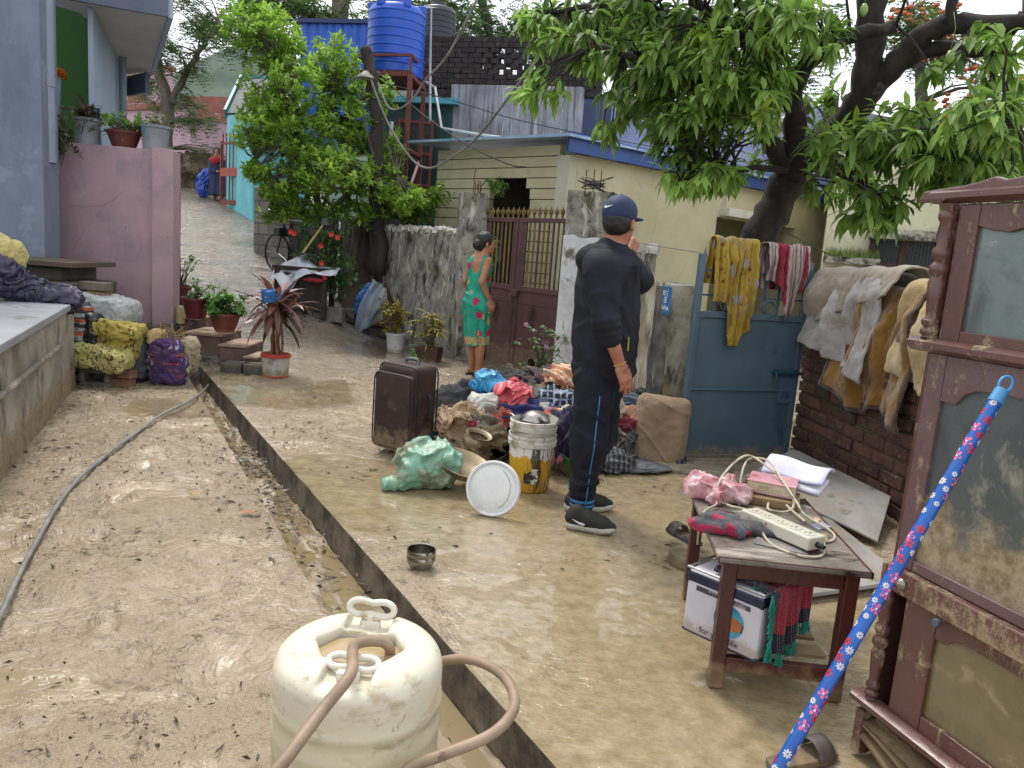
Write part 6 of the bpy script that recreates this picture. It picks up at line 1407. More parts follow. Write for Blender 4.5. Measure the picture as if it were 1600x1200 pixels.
for sx in(-1, 1):m=MB();m.lathe([(0, -.012), (.025, -.012), (.027, 0), (.025, .012), (0, .012)], 14, Matrix.Translation((sx*.14, .07, .022))@Matrix.Rotation(R(90), 4, 'Y'));m.build('wheel', worn('black_wheel', '#141414', rough=.5, mud=(.05, .9)), su, smooth=50)
m=MB();m.box((-.19, -.06, .30), (.012, .02, .5));m.build('zip_edge', SUT, su, bevel=.004)
YB=G(826, 772);YP=worn('printed_pail', '#c9c5ba', '#dedad0', 5, rough=.4, mud=(.05, .6))
t=NT('yellow_printed_pail');z=t.n('SeparateXYZ');t.l(t.tc.outputs['Object'], z.inputs[0]);ed=t.math('ADD', z.outputs[2], t.math('MULTIPLY', t.math('SUBTRACT', t.noise(14, 4, .7, t.co((1, 1, .2))), .5), .13))
c=t.mix(t.ramp(ed, [(.205, 0.0), (.21, 1.0)]), '#c19218', '#cdc9be');c=t.mix(t.ramp(t.noise(16, 5, .75, t.co((1.4, 1.4, .16))), [(.52, 0.0), (.58, .92)]), c, '#26201a');c=t.mix(t.ramp(t.noise(7, 5, .7), [(.55, 0.0), (.66, .9)]), c, '#8d7a60')
t.set(Base_Color=c, Roughness=.42);YPM=t.m;PAILW=worn('white_pail', '#c4c0b4', '#d6d2c8', 5, rough=.4, stain=[('#8a7961', 7, .5, .64), ('#3a3128', 11, .64, .7, (1.4, 1.4, .3))])
yb=thing('paint_pail', 'white and yellow paint pail with black drips standing in the muddy water', 'pail', (YB.x, YB.y+.13, 0))
m=MB();m.lathe([(.112, .0), (.118, .01), (.134, .27), (.131, .275)], 36);m.build('tub', YPM, yb, smooth=50)
m=MB();m.lathe([(.134, .268), (.143, .272), (.144, .30), (.139, .303), (.139, .315), (.142, .318), (.142, .335), (.135, .335), (.130, .30)], 36);m.build('rim', PAILW, yb, smooth=40)
m=MB();m.prism([(-.042, 0), (.042, 0), (.042, .09), (-.042, .09)], .002, Matrix.Rotation(R(-12), 4, 'Z')@Matrix.Translation((.03, -.1265, .06))@Matrix.Rotation(R(86), 4, 'X'));m.build('printed_label', worn('pail_label', '#1f1d1b', '#b5ad9b', 22, .5, .54, rough=.45, bump=0), yb)
yb2=thing('nested_pail', 'second dirty white pail nested inside the yellow paint pail', 'pail', (YB.x, YB.y+.13, .1))
m=MB();m.lathe([(.105, .0), (.128, .25), (.131, .262), (.140, .262), (.141, .285), (.136, .287), (.136, .297), (.1395, .299), (.1395, .315), (.134, .318), (.128, .30), (.11, .05), (.0, .045)], 36);m.build('tub', PAILW, yb2, smooth=40)
m=MB();m.tube([(.139*math.cos(a), .139*math.sin(a)*.98, .275-.04*math.sin(a*.5+.3)**2)for a in[3.4+i*.19 for i in range(15)]], .0028, 6);m.build('wire_handle', worn('dull_wire', '#8a8378', metal=.6), yb2)
m=MB();m.lathe([(.098, .0), (.099, .008), (.090, .03), (.068, .058), (.035, .074), (0, .079)], 30);o=m.build('steel_bowl', STEEL, None, smooth=60);o.location=(YB.x+.008, YB.y+.10, .40);o.rotation_euler=(R(-13), R(4), 0);tag(o, 'domed steel bowl lying upside down in the nested pail', 'bowl')
m=MB();m.box((0, 0, 0), (.07, .05, .05));m.box((0, -.005, 0.0265), (.055, .038, .002));o=m.build('pipe_fitting', worn('pale_plastic', '#a8a48e', '#c0bba6', 9, rough=.5, stain=('#6b5d48', 9, .55, .65)), None, bevel=.006);o.location=(YB.x+.105, YB.y+.09, .425);o.rotation_euler=(R(-30), R(20), R(-25));tag(o, 'small pale square plastic box on the rim of the nested pail', 'box')
WL_=G(765, 808);wl=thing('pail_lid', 'white round pail lid propped on edge in front of the heap', 'lid', (WL_.x, WL_.y+.03, -.012))
Mx_=Matrix.Rotation(R(-14), 4, 'Z')@Matrix.Translation((0, 0.03, .150))@Matrix.Rotation(R(73), 4, 'X')
m=MB();m.lathe([(0, .010), (.06, .0105), (.118, .010), (.126, .004), (.130, .004), (.133, .018), (.142, .020), (.147, .012), (.147, -.012), (.141, -.014), (.138, .0), (0, .004)], 44, Mx_);m.build('disc', worn('white_lid', '#cfcfcd', '#dddddb', 4, rough=.35, stain=[('#a89b86', 5, .58, .72), ('#4a3e31', 16, .69, .72)]), wl, smooth=40)
m=MB();m.tube([Mx_@V((.095*math.cos(a), .11*math.sin(a), .0115))for a in[-1.1+i*.2 for i in range(12)]], .0012, 4);m.build('crease_line', worn('mud_line', '#6e5b44'), wl)
def pan(name, label, prof, loc, rot, mat=None, rim=None):
    m=MB();m.lathe(prof, 34);o=m.build(name, mat or STEEL, None, smooth=50);o.location=loc;o.rotation_euler=rot;return tag(o, label, 'pan')
MUDM=worn('mud_coated_metal', '#75664f', '#998a6f', 6, rough=.3, rough2=.6, metal=.45, bump=.2, stain=('#4d4235', 7, .56, .66))
p_=G(715, 770);pan('steel_basin', 'wide shallow muddy steel pan lying tilted behind the white lid', [(0, .0), (.10, .0), (.14, .03), (.165, .06), (.18, .066), (.185, .062), (.165, .05), (.14, .02), (.1, -.008), (0, -.008)], (p_.x, p_.y+.12, .09), (R(8), R(16), 0), MUDM)
p_=G(738, 740);pan('brass_pot', 'small muddy round pot with a flared rim resting in the shallow pan', [(0, 0), (.05, .0), (.085, .03), (.09, .06), (.07, .085), (.075, .095), (.085, .10), (.068, .095), (.06, .08), (.08, .055), (.07, .02), (0, .01)], (p_.x, p_.y+.06, .15), (R(10), R(14), 0), MUDM)
p_=G(740, 690);pan('steel_tumbler', 'muddy open metal cup lying on its side above the pot', [(0, .0), (.04, .0), (.05, .08), (.054, .082), (.05, .084), (.046, .08), (.036, .006), (0, .006)], (p_.x, p_.y-.25, .25), (R(48), R(10), 0), MUDM)
p_=G(788, 730);pan('steel_plate', 'dirty steel plate stood on edge between the clothes and the pail', [(0, 0), (.11, 0), (.14, .012), (.165, .03), (.168, .028), (.14, .006), (.11, -.006), (0, -.006)], (p_.x-.03, p_.y+.12, .17), (R(64), R(8), R(-52)), STEEL)
p_=G(880, 745);pan('plastic_basket', 'green woven plastic basket tipped behind the man\'s feet', [(0, 0), (.09, 0), (.13, .13), (.14, .135), (.138, .14), (.125, .135), (.085, .008), (0, .008)], (p_.x+.05, p_.y+.12, .03), (R(22), R(18), 0), worn('green_basket', '#0f5a32', '#1c8048', 60, .45, .55, rough=.5, bump=.8, bsc=70, mud=(.1, .6)))
p_=D(812, 585, 6.9);m=MB();m.lathe([(.05, .0), (.12, .01), (.17, .07), (.175, .10), (.185, .105), (.17, .105), (.15, .05), (0, .03)], 30);o=m.build('clay_basin', worn('grey_enamel', '#6d675d', '#8d877b', 6, rough=.5, stain=('#3a342c', 5, .56, .66)), None, smooth=50);o.location=(p_.x+.01, p_.y, p_.z-.16);o.rotation_euler=(R(26), R(-4), 0);tag(o, 'tipped grey basin with pale dirty water below the flowering potted plant', 'basin')
STEELB=worn('bare_steel', '#9a9894', metal=1, rough=.25)
p_=D(820, 568, 6.85);m=MB();m.lathe([(0, 0), (.045, 0), (.05, .09), (.053, .092), (.047, .09), (.04, .01), (0, .01)], 22);o=m.build('steel_mug', STEEL, None, smooth=50);o.location=p_-V((0, 0, .03));o.rotation_euler=(R(60), R(30), R(30));tag(o, 'shiny steel mug lying in the tipped grey basin', 'mug')
# ---------------- the heap of clothes
def PT(px, py, y):return D(px, py, y)
ck='wet clothes in the heap'
def patch(label, c, r, mat, seed, floor=.006):
    g=random.Random(seed*7+1);ax=V((g.uniform(-.35, .35), g.uniform(-.75, -.35), 1)).normalized();e1=ax.orthogonal().normalized();e1=Matrix.Rotation(g.uniform(0, 6.28), 3, ax)@e1;e2=ax.cross(e1);K=[]
    for k in range(3):a=g.uniform(0, 3.14);K.append((math.cos(a), math.sin(a), g.uniform(4.5, 8.5)*(1+.6*k)*min(1, max(.55, max(r)/.2)), g.uniform(0, 6), (.040, .030, .016)[k]*min(1.15, min(r)/.12)))
    def f(u, v):
        a, b=u*2-1, v*2-1;w=1+.22*mnoise.noise(V((a*2+seed, b*2, 0)));a*=w;b*=w;rho=math.hypot(a, b);th=1.5*rho**.85;s_=math.sin(th)/max(rho, 1e-4)
        d=ax*math.cos(th)+(e1*a+e2*b)*s_;n1=mnoise.noise(V((a*1.6+seed, b*1.6, 1)));n2=mnoise.noise(V((a*4+seed, b*4, 2)));h=0
        for(x, y, fq, ph, am)in K:h+=am*(1-abs(math.sin((a*x+b*y)*fq+ph+2.2*n1+.6*n2)))**1.6
        h+=.015*n2-.012;p=V((d.x*r[0], d.y*r[1], d.z*r[2]));p=V(c)+p+p.normalized()*h
        p.z=max(p.z, floor+.012*(n2+.5)*1.2);return p
    m=MB();m.grid(f, 64, 64);return m.solo('garment', label, 'clothes', mat, ck, smooth=180, solid=.005)
def heap(label, px, py, y, rx, ry, rz_, mat, seed, cat='clothes', name='garment', **kw):
    c_=D(px, py, y);c_.z=max(c_.z, rz_*.45)
    if cat=='clothes' and rx>=.075 and 'mass' not in label and 'ruffled' not in label:return patch(label, c_, (rx*1.1, ry*1.1, rz_*1.1), mat, seed)
    return crumple(name, label, cat, c_, (rx, ry, rz_), mat, seed, group=ck if cat=='clothes' else None, **kw)
BLK=fabric('black_cloth', '#0e0f12', '#1d1f24', mud=.15);NVY=fabric('navy_cloth', '#131a33', '#1e2850', mud=.2);MUDC=fabric('mud_soaked_cloth', '#6d5d49', '#96866c', 5, mud=.6);GRY=fabric('grey_cloth', '#3c4042', '#5a5f60', mud=.5)
heap('black muddy clothing at the foot of the heap beside the suitcase', 712, 665, 5.35, .24, .2, .22, BLK, 1);heap('dark blue black clothing at the upper left of the heap', 728, 635, 5.65, .24, .2, .13, fabric('blue_black_cloth', '#15171d', '#252a33', mud=.3), 2)
heap('wide dark mass of clothes under the middle of the heap', 805, 655, 5.75, .50, .34, .33, fabric('dark_mixed_cloth', '#1d1d22', '#3a352f', 4, mud=.5), 3, step=.02);heap('dark grey clothes behind the man\'s legs', 965, 690, 5.65, .30, .24, .18, fabric('charcoal_cloth', '#202226', '#3a3b3d', mud=.4), 4, step=.018)
heap('bright blue plastic bag on top of the heap', 768, 603, 5.42, .12, .10, .075, worn('blue_bag', '#2c86b4', '#49a3cc', 5, rough=.35, bump=.3, bsc=18), 5, 'bag', 'plastic_bag', rough=.4)
heap('pink plastic bag beside the blue bag on the heap', 799, 624, 5.2, .105, .10, .10, worn('pink_bag', '#b8444e', '#d0646a', 6, rough=.4, bump=.3, bsc=18, stain=('#d7a59c', 8, .6, .68)), 6, 'bag', 'plastic_bag', rough=.42, tilt=.5)
heap('white crumpled paper or cloth below the blue bag', 757, 637, 5.15, .10, .09, .09, fabric('white_cloth', '#b9b5ad', '#d4d1cb', mud=.3), 7, rough=.45)
heap('mud-stained pale ruffled blouse at the lower left of the heap', 718, 668, 5.05, .15, .12, .13, fabric('ruffled_blouse', '#8c7358', '#b59c7e', 14, mud=.4, pat=dots('#a33a3a', 6, .16, .22)), 8, rough=.42)
heap('round red flowered ball of cloth beside the ruffled blouse', 741, 667, 4.95, .035, .035, .05, fabric('red_cloth', '#7c1c28', '#9c2f3a', 20, pat=dots('#c9a0a0', 30, .2, .3)), 9, rough=.35)
heap('blue dress with pale flowers behind the pail', 828, 655, 5.15, .24, .17, .10, fabric('blue_flowered_cloth', '#141d4a', '#1f2c66', mud=.15, pat=dots('#a49574', 9, .13, .18)), 10, tilt=-.3);heap('teal grey folded shirt in the middle of the heap', 832, 622, 5.4, .17, .14, .06, fabric('teal_grey_cloth', '#34474a', '#566a6a', mud=.3), 11, tilt=-.25)
heap('brown striped trousers draped across the heap', 800, 642, 5.15, .15, .09, .06, fabric('brown_cloth', '#54432f', '#7d6a50', mud=.3), 12);heap('black and maroon sari at the top right of the heap', 858, 604, 5.75, .2, .17, .12, fabric('maroon_black_cloth', '#1d1216', '#34222a', mud=.25, pat=stripes('#5c4038', 5, 'DIAGONAL', .75, .8)), 13)
heap('blue and white checked shirt near the man\'s hip', 868, 632, 5.35, .12, .1, .10, fabric('checked_cloth', '#191d28', '#242a38', mud=.2, pat=both(stripes('#8d97a8', 7, 'X', .8, .86, 0), stripes('#8d97a8', 7, 'Z', .8, .86, 0))), 14)
heap('peach orange shawl on the very top of the heap', 878, 592, 5.6, .12, .1, .085, fabric('peach_cloth', '#a8623f', '#c08a68', 14, mud=.3, pat=stripes('#c9b39a', 8, 'DIAGONAL', .6, .7)), 15, tilt=.5)
heap('orange and pink scarf beside the nested pail', 868, 656, 5.0, .09, .08, .06, fabric('orange_pink_cloth', '#a05a22', '#a83a55', 9, mud=.25), 16);heap('cream crumpled cloth above the pail', 888, 655, 5.05, .10, .09, .06, fabric('cream_cloth', '#a8987a', '#c9bda2', mud=.3), 17)
heap('deep purple cloth hanging behind the pail', 880, 690, 4.85, .12, .12, .17, fabric('purple_cloth', '#171230', '#271d44', mud=.15), 18);heap('pink cloth low beside the pail', 866, 715, 4.75, .07, .06, .045, fabric('pink_cloth', '#8d4f5c', '#b27480', mud=.4), 19)
heap('muddy brown rag between the pots and the suitcase', 725, 715, 4.95, .15, .12, .09, MUDC, 20);heap('dark rag pressed under the green bag', 682, 705, 5.0, .14, .1, .10, BLK, 21);heap('grey muddy rag above the pots', 760, 672, 5.0, .10, .1, .10, fabric('grey_brown_cloth', '#4a433a', '#6d6356', mud=.4), 22)
heap('crumpled navy cloth under the pink bag', 775, 640, 5.35, .12, .1, .07, NVY, 23);heap('grey plastic covered bundle right of the man\'s knee', 966, 690, 5.25, .12, .11, .11, worn('grey_wet_plastic', '#2f3335', '#50565a', 7, rough=.3, bump=.4, bsc=20, stain=('#7a6a54', 5, .55, .66)), 24, 'bundle', 'plastic_bundle', rough=.4)
heap('flat mud-grey cloth spread on the ground by the cushion', 985, 728, 5.05, .26, .13, .035, GRY, 25);heap('long muddy sheet lying along the mud under the cushion', 1030, 738, 5.15, .3, .09, .03, MUDC, 26);heap('pale sleeve hanging between the man and the cushion', 962, 640, 5.25, .05, .05, .10, fabric('pale_sleeve', '#9a937f', '#b9b29e', mud=.3), 27)
heap('peach torn cloth left of the cushion', 982, 650, 5.3, .06, .05, .08, fabric('peach_rag', '#a87860', '#bb9078', mud=.3), 28, tilt=.6);heap('small black and red sandals bag on top by the wall', 1003, 618, 5.9, .08, .07, .045, fabric('dark_green_cloth', '#1d2e2b', '#3c3a34', 20), 29);heap('blue grey cloth on top of the heap behind the man\'s hand', 985, 628, 5.75, .14, .11, .06, fabric('blue_grey_cloth', '#39434f', '#5d6671', mud=.4), 30)
heap('black bag slumped under the cushion corner', 1052, 722, 5.2, .11, .09, .05, worn('black_bag', '#121314', '#232425', 7, rough=.3, bump=.3), 31, 'bag', 'plastic_bag')
for i, (lab, px, py, y, rx, ry, rz_, mt_)in enumerate((('rust red blouse crumpled in the middle of the heap between the white and blue cloths', 785, 660, 5.05, .10, .09, .08, fabric('rust_cloth', '#6d2a20', '#8a3f30', mud=.3)), ('light grey vest bunched below the blue and white checks', 850, 650, 5.1, .09, .08, .06, fabric('light_grey_cloth', '#85857f', '#a5a49c', mud=.4)), ('black trousers slung over the crest of the heap', 830, 602, 5.85, .22, .12, .08, BLK), ('teal patterned cloth at the left foot of the heap', 690, 650, 5.5, .12, .1, .10, fabric('teal_pattern', '#123b3f', '#1f5a5c', 9, mud=.3, pat=dots('#0d1516', 9, .2, .3))), ('khaki muddy shirt behind the blue dress', 850, 625, 5.55, .15, .12, .09, fabric('khaki_cloth', '#5f5638', '#85795a', mud=.4)), ('dark green cloth hanging on the right flank of the heap', 930, 640, 5.55, .14, .12, .14, fabric('bottle_green_cloth', '#14241d', '#22382e', mud=.3)), ('crimson cloth peeping out by the cushion', 975, 665, 5.25, .08, .07, .07, fabric('crimson_cloth', '#5a1622', '#7c2432', mud=.3)), ('grey striped shirt spread at the right foot of the heap', 950, 722, 5.0, .16, .12, .07, fabric('grey_striped_cloth', '#4a4c50', '#686a6c', mud=.4, pat=stripes('#2c2d30', 9, 'X', .6, .66, .5))), ('sodden brown shirt on the slope of the heap by the pail', 770, 690, 4.85, .10, .08, .08, fabric('sodden_brown', '#43382b', '#66573f', mud=.5)))):heap(lab, px, py, y, rx, ry, rz_, mt_, 40+i)
GBM=NT('green_plastic_film');c=GBM.ramp(GBM.noise(5, 5, .6), [(.3, '#5f977d'), (.7, '#98c2aa')]);c=GBM.mix(GBM.ramp(GBM.noise(7, 6, .72), [(.44, 0.0), (.62, .9)]), c, '#77694e');GBM.set(Base_Color=c, Roughness=.28);GBM.l(GBM.bump(GBM.noise(22, 6, .7), .5, .012), GBM.p.inputs['Normal'])
gb=G(655, 768)
def gbag(P):
    a=np.array([gb.x+.03, gb.y+.13, .13]);d=sd_ell(P, a, (.185, .14, .135));d=smin(d, sd_cone(P, (gb.x-.04, gb.y+.06, .07), (gb.x-.19, gb.y-.0, .03), .09, .03), .07)
    d=d-.026*np.clip(creases(P, 3.6, 3, 2), -.5, 1)-.012*waves(P, 3, 5, 2)-.006*creases(P, 9, 8, 1);return smax(d, -P[..., 2]+.0, .008)
sdf_mb(gbag, (gb.x-.27, gb.y-.12, -.02), (gb.x+.27, gb.y+.33, .33), .008).solo('plastic_bag', 'mud-smeared green plastic bag lying at the front left of the heap', 'bag', GBM.m, smooth=180)
cu=D(1021, 745, 5.2);t_=thing('cushion', 'big square mud-brown cushion standing against the boundary wall', 'cushion', (cu.x, 5.2, max(cu.z-.02, -.02)), rot=(R(-9), R(3), R(-8)))
def cushf(P):
    x, z=P[..., 0], P[..., 2]-.25;pil=.075*(1-(np.abs(x)/.2)**2.5)*(1-(np.abs(z)/.26)**2.5)
    d=sd_box(P, (0, 0, .25), (.178, .055, .245), .05)-np.clip(pil, 0, .04);q=x*.75+z
    return d-.012*np.exp(-((q+.12+.03*np.sin(x*12))/.012)**2)*(np.abs(x)<.2)-.006*np.clip(creases(P, 3.5, 12, 2), -.3, 1)-.009*np.exp(-((z-.2+.05*np.sin(x*9))/.01)**2)-.004*waves(P, 6, 3, 2)
sdf_mb(cushf, (-.27, -.16, -.05), (.27, .16, .56), .009).build('cover', fabric('mud_brown_cushion', '#74604c', '#8f7a62', 4, mud=.4), t_, smooth=180)
# ------------------------------------------------------------------ cloths drying over gate and wall
def drape(name, label, cat, P0, P1, zt, nrm, front, back, mats, seed, folds=5, amp=.035, thick=.02, top_r=.04, nu=60, nv=46, part=None, cant=0.0, solid=.006, skew=0.0, edge=False):
    a, b=V(P0), V(P1);d=b-a;n=V(nrm).normalized();g=random.Random(seed);ph=[g.uniform(0, 6)for _ in range(6)];m=MB()
    def f(u, v):
        fr, bk=front(u), back;tot=fr+bk+2*top_r;s_=-bk-top_r+v*tot
        drop=max(0, abs(s_)-top_r);side=1 if s_>0 else-1
        if abs(s_)<top_r:an=s_/top_r*1.3;off, z=top_r*math.sin(an), top_r*math.cos(an)*.8
        else:off, z=side*top_r*.96, top_r*.2-drop
        grow=min(1, drop/.12)*.75+.25;ff=math.sin(u*folds*6.28+ph[0]+.8*math.sin(u*7+ph[1])+.5*drop*math.sin(u*3+ph[2]))+.45*math.sin(u*folds*13.1+ph[3]+drop*2)
        off+=side*.012*(mnoise.noise(V((u*26+seed, drop*16+u*8, 6)))+.6*mnoise.noise(V((u*50, drop*30-u*14, seed))))+side*amp*.5*math.sin(u*7+drop*11+ph[4])*min(1, drop/.1)
        wr=.35*mnoise.noise(V((u*9+seed, drop*9, 1)))+.6*mnoise.noise(V((u*3.5+seed, drop*4+u*2, side*3.3)))
        off+=side*(amp*grow*(ff*.6+.7)+amp*wr);z+=.02*mnoise.noise(V((u*6+seed, 0, 3)))*(1 if drop<.02 else .3)+cant*u
        gather=1-.25*min(1, drop/.3)*math.sin(u*3.14);uu=.5+(u-.5)*gather+skew*drop
        return a+d*uu+n*off+V((0, 0, zt+z))
    m.grid(f, nu, nv)
    if callable(edge):m.tint=[edge(i/nu, j/nv)for j in range(nv)for i in range(nu)]
    elif edge:m.tint=[.95 if(i<2 or i>=nu-2 or j<2 or j>=nv-2)else .3 for j in range(nv)for i in range(nu)]
    return m.solo(name, label, cat, mats, smooth=180, solid=solid)
fn_=V((bd.y, -bd.x, 0)).normalized();gl=lambda s_:BG0+bd*s_
YSH=fabric('yellow_flowered_shawl', '#836a1c', '#a48a30', 8, pat=both(dots('#8c8272', 7, .22, .3), dots('#6a3f1c', 11, .14, .2)), mud=.85)
drape('shawl', 'muddy yellow flowered shawl hanging over the railing of the blue gate', 'shawl', gl(.10), gl(.46), 1.56, fn_, lambda u:.42+.3*(u>.35)*min(1, (u-.35)*6)-.12*max(0, u-.8)*5, .3, YSH, 3, 5.2, .030, nu=90, nv=80)
RSH=fabric('red_white_scarf', '#8b7f74', '#a89c90', 5, pat=lambda t, c:t.mix(t.ramp(t.n('Attribute', attribute_name='tint').outputs['Fac'], [(.55, 0.0), (.6, 1.0)]), stripes('#6d5560', 11, 'X', .62, .7, 1)(t, c), '#7d1830'), mud=.35)
drape('scarf', 'red and grey striped scarf hanging over the right half of the blue gate', 'scarf', gl(.55), gl(.93), 1.55, fn_, lambda u:.24+.28*math.exp(-((u-.62)/.22)**2), .3, RSH, 8, 5.6, .028, nu=90, nv=70, edge=lambda u, v:.9 if .2<u<.48 or .86<u<.9 else .3)
bn=V((-1, -.08, 0)).normalized();bw=lambda y:(BWA+bwd*((6.25-y)/2.65))+V((.05, 0, 0))
drape('blanket', 'mustard orange fleece blanket with brown edging hanging on the brick wall', 'blanket', bw(5.72), bw(4.75), 1.29, bn, lambda u:.66+.07*math.sin(u*6)+.16*u, .4, fabric('mustard_fleece', '#6f4c0e', '#8f6618', 5, mud=.35, pat=lambda t, c:t.mix(t.ramp(t.n('Attribute', attribute_name='tint').outputs['Fac'], [(.8, 0.0), (.85, 1.0)]), c, '#3a281b')), 12, 3.0, .045, top_r=.068, solid=.011, edge=True, nu=110, nv=90)
drape('blanket', 'grey and white dirty quilt folded over the left end of the brick wall', 'blanket', bw(6.2), bw(5.15), 1.33, bn, lambda u:.44+.2*u, .4, fabric('dirty_white_quilt', '#8f8880', '#b5b2b0', 3, mud=.7), 14, 2.4, .060, top_r=.085, solid=.014, cant=.03, nu=110, nv=80)
drape('blanket', 'dirty grey rolled cover lying across the top of the white quilt', 'blanket', bw(6.15), bw(5.0), 1.36, bn, lambda u:.12+.22*(1-u), .25, fabric('taupe_cover', '#857865', '#a59885', 4, mud=.4), 15, 3.2, .050, top_r=.095, solid=.012, cant=.03, nu=110, nv=70)
drape('blanket', 'yellow cream blanket hanging on the brick wall beside the cabinet', 'blanket', bw(4.95), bw(4.2), 1.33, bn, lambda u:.5+.2*u, .4, fabric('cream_yellow_blanket', '#a5853f', '#c9b896', 2, mud=.5), 16, 2.8, .05, top_r=.075, solid=.010, nu=70, nv=60)
# ------------------------------------------------------------------ low table with rescued things
TZ=.462
tFL, tFR, tBL=G(1116, 1070), G(1300, 1092), G(1073, 934)
ex=(tFR-tFL);TWD=ex.length;ex.normalize();ey=V((-ex.y, ex.x, 0));TDP=max(.5, (tBL-tFL).dot(ey));trz=math.atan2(ex.y, ex.x)
tb=thing('low_table', 'low dark red wooden table with a mud-streaked top and a lower shelf', 'table', tFL, rz=trz)
TWOOD=worn('red_brown_wood', '#3b1915', '#552a22', 6, rough=.4, bump=.2, stain=[('#8d7a60', 9, .64, .74)], mud=(.10, .7), stretch=(1, 1, .3))
TTOP=worn('muddy_table_top', '#4e4640', '#7d746a', 5, .35, .62, rough=.3, rough2=.55, bump=.35, stain=[('#2a211c', 8, .54, .64, (.5, 1.6, 1)), ('#a39a8e', 6, .56, .66, (.4, 1.5, 1)), ('#3d2a20', 40, .64, .7)])
m=MB();m.box((TWD/2, TDP/2, TZ-.009), (TWD+.09, TDP+.10, .018));m.build('tabletop', TTOP, tb, bevel=.005)
m=MB();m.box((TWD/2, -.045, TZ-.009), (TWD+.094, .006, .020));m.box((TWD+.046, TDP/2, TZ-.009), (.006, TDP+.1, .020));m.build('edging', TWOOD, tb)
for x, y in((0, 0), (TWD, 0), (0, TDP), (TWD, TDP)):
    m=MB();m.box((x, y, (TZ-.02)/2), (.045, .045, TZ-.02));m.build('leg', TWOOD, tb, bevel=.004)
for y in(0, TDP):m=MB();m.box((TWD/2, y, TZ-.05), (TWD-.046, .025, .06));m.build('apron', TWOOD, tb, bevel=.002);m=MB();m.box((TWD/2, y, .085), (TWD-.046, .03, .05));m.build('stretcher', TWOOD, tb, bevel=.003)
for x in(0, TWD):m=MB();m.box((x, TDP/2, TZ-.05), (.025, TDP-.046, .06));m.build('apron', TWOOD, tb, bevel=.002)
m=MB()
for k in range(5):m.box((TWD/2, .08+(TDP-.16)*k/4, .118), (TWD-.05, .075, .012))
m.build('shelf', worn('shelf_slats', '#6b5a42', '#8a7757', 6, rough=.6, bump=.3), tb)
Mt=Matrix.Translation(tFL)@Matrix.Rotation(trz, 4, 'Z')
def tp(x, y, z=TZ):return Mt@V((x, y, z))
def tpx(px, py, z=TZ):return G(px, py, z)
bc_=G(1180, 1040, .128);tin=thing('tin_box', 'big white printed tin box with dark blue bands on the lower shelf of the table', 'tin', (0, 0, 0))
S_=.140;H_=.235;c0=bc_+Matrix.Rotation(trz+R(49), 3, 'Z')@V((S_, S_, 0));tin.location=c0;tin.rotation_euler.z=trz+R(49)
TINW=worn('tin_white', '#b9b5bd', '#c9c5cb', 4, rough=.3, bump=.03, stain=('#8a7c68', 5, .6, .72), mud=(.06, .5));TINB=worn('tin_navy', '#1b2136', '#262d47', 5, rough=.35, bump=.03)
m=MB();m.box((0, 0, H_/2), (2*S_, 2*S_, H_-.01));m.build('body', TINW, tin, bevel=.012)
m=MB()
for z0, z1 in((.006, .022), (H_-.052, H_-.01)):m.box((0, 0, (z0+z1)/2), (2*S_+.002, 2*S_+.002, z1-z0))
m.build('navy_bands', TINB, tin, bevel=.012)
m=MB();pts=[(sx*S_, sy*S_, H_)for sx, sy in((-1, -1), (1, -1), (1, 1), (-1, 1))];m.tube([pts[0], pts[1], pts[2], pts[3]], .005, 6, closed=True);m.build('rim', worn('tin_rim', '#b4b6b8', metal=.8, rough=.3), tin)
def facepatch(ax, pts, mat, name, e):
    m=MB();vs=[]
    for(u, z)in pts:vs.append(V((u, -S_-e, z))if ax=='f' else V((-S_-e, -u, z)))
    m.add(vs, [tuple(range(len(vs)))]);return m.build(name, mat, tin, solid=.0006)
circ=lambda cx, cz, r, n=20, s=1:[(cx+r*math.cos(i*6.283/n), cz+s*r*math.sin(i*6.283/n))for i in range(n)]
TEAL=worn('print_teal', '#256f94', '#4aa3bd', 18, rough=.3, bump=0, stain=('#173a52', 15, .55, .6));GRYP=worn('print_grey_green', '#6d7264', '#8c8f80', 20, rough=.3, bump=0)
INK=worn('print_ink', '#3a3d45', '#8f8d93', 26, .46, .54, rough=.35, bump=0)
facepatch('l', circ(.03, .105, .055), TEAL, 'printed_picture', .0016);facepatch('l', circ(.05, .10, .03, 14, .8), worn('print_brown', '#7c4526', '#a86a3a', 12, rough=.3, bump=0), 'printed_picture', .0026);facepatch('l', [(-.10, .165), (.10, .165), (.10, .182), (-.10, .182)], INK, 'printed_line', .0016)
facepatch('f', circ(-.02, .105, .05), GRYP, 'printed_picture', .0016);facepatch('f', [(-.035, .075), (.03, .075), (.03, .145), (-.035, .145)], TEAL, 'printed_picture', .0026)
for ax, wd, u0, z0, sz in(('l', 'for your life', .0, .036, .03), ('f', 'your life', -.03, .036, .016)):
    q=text_mb(wd, sz, .0003);m=MB();m.add([(V((p.x+u0, -S_-.0022, p.y+z0))if ax=='f' else V((-S_-.0022, -(p.x+u0), p.y+z0)))for p in q.v], q.f);m.build('printed_words', worn('print_script', '#5d5a62', rough=.4, bump=0), tin)
KN=NT('striped_knit');xyz=KN.n('SeparateXYZ');KN.l(KN.tc.outputs['Object'], xyz.inputs[0]);at_=KN.n('Attribute', attribute_name='tint')
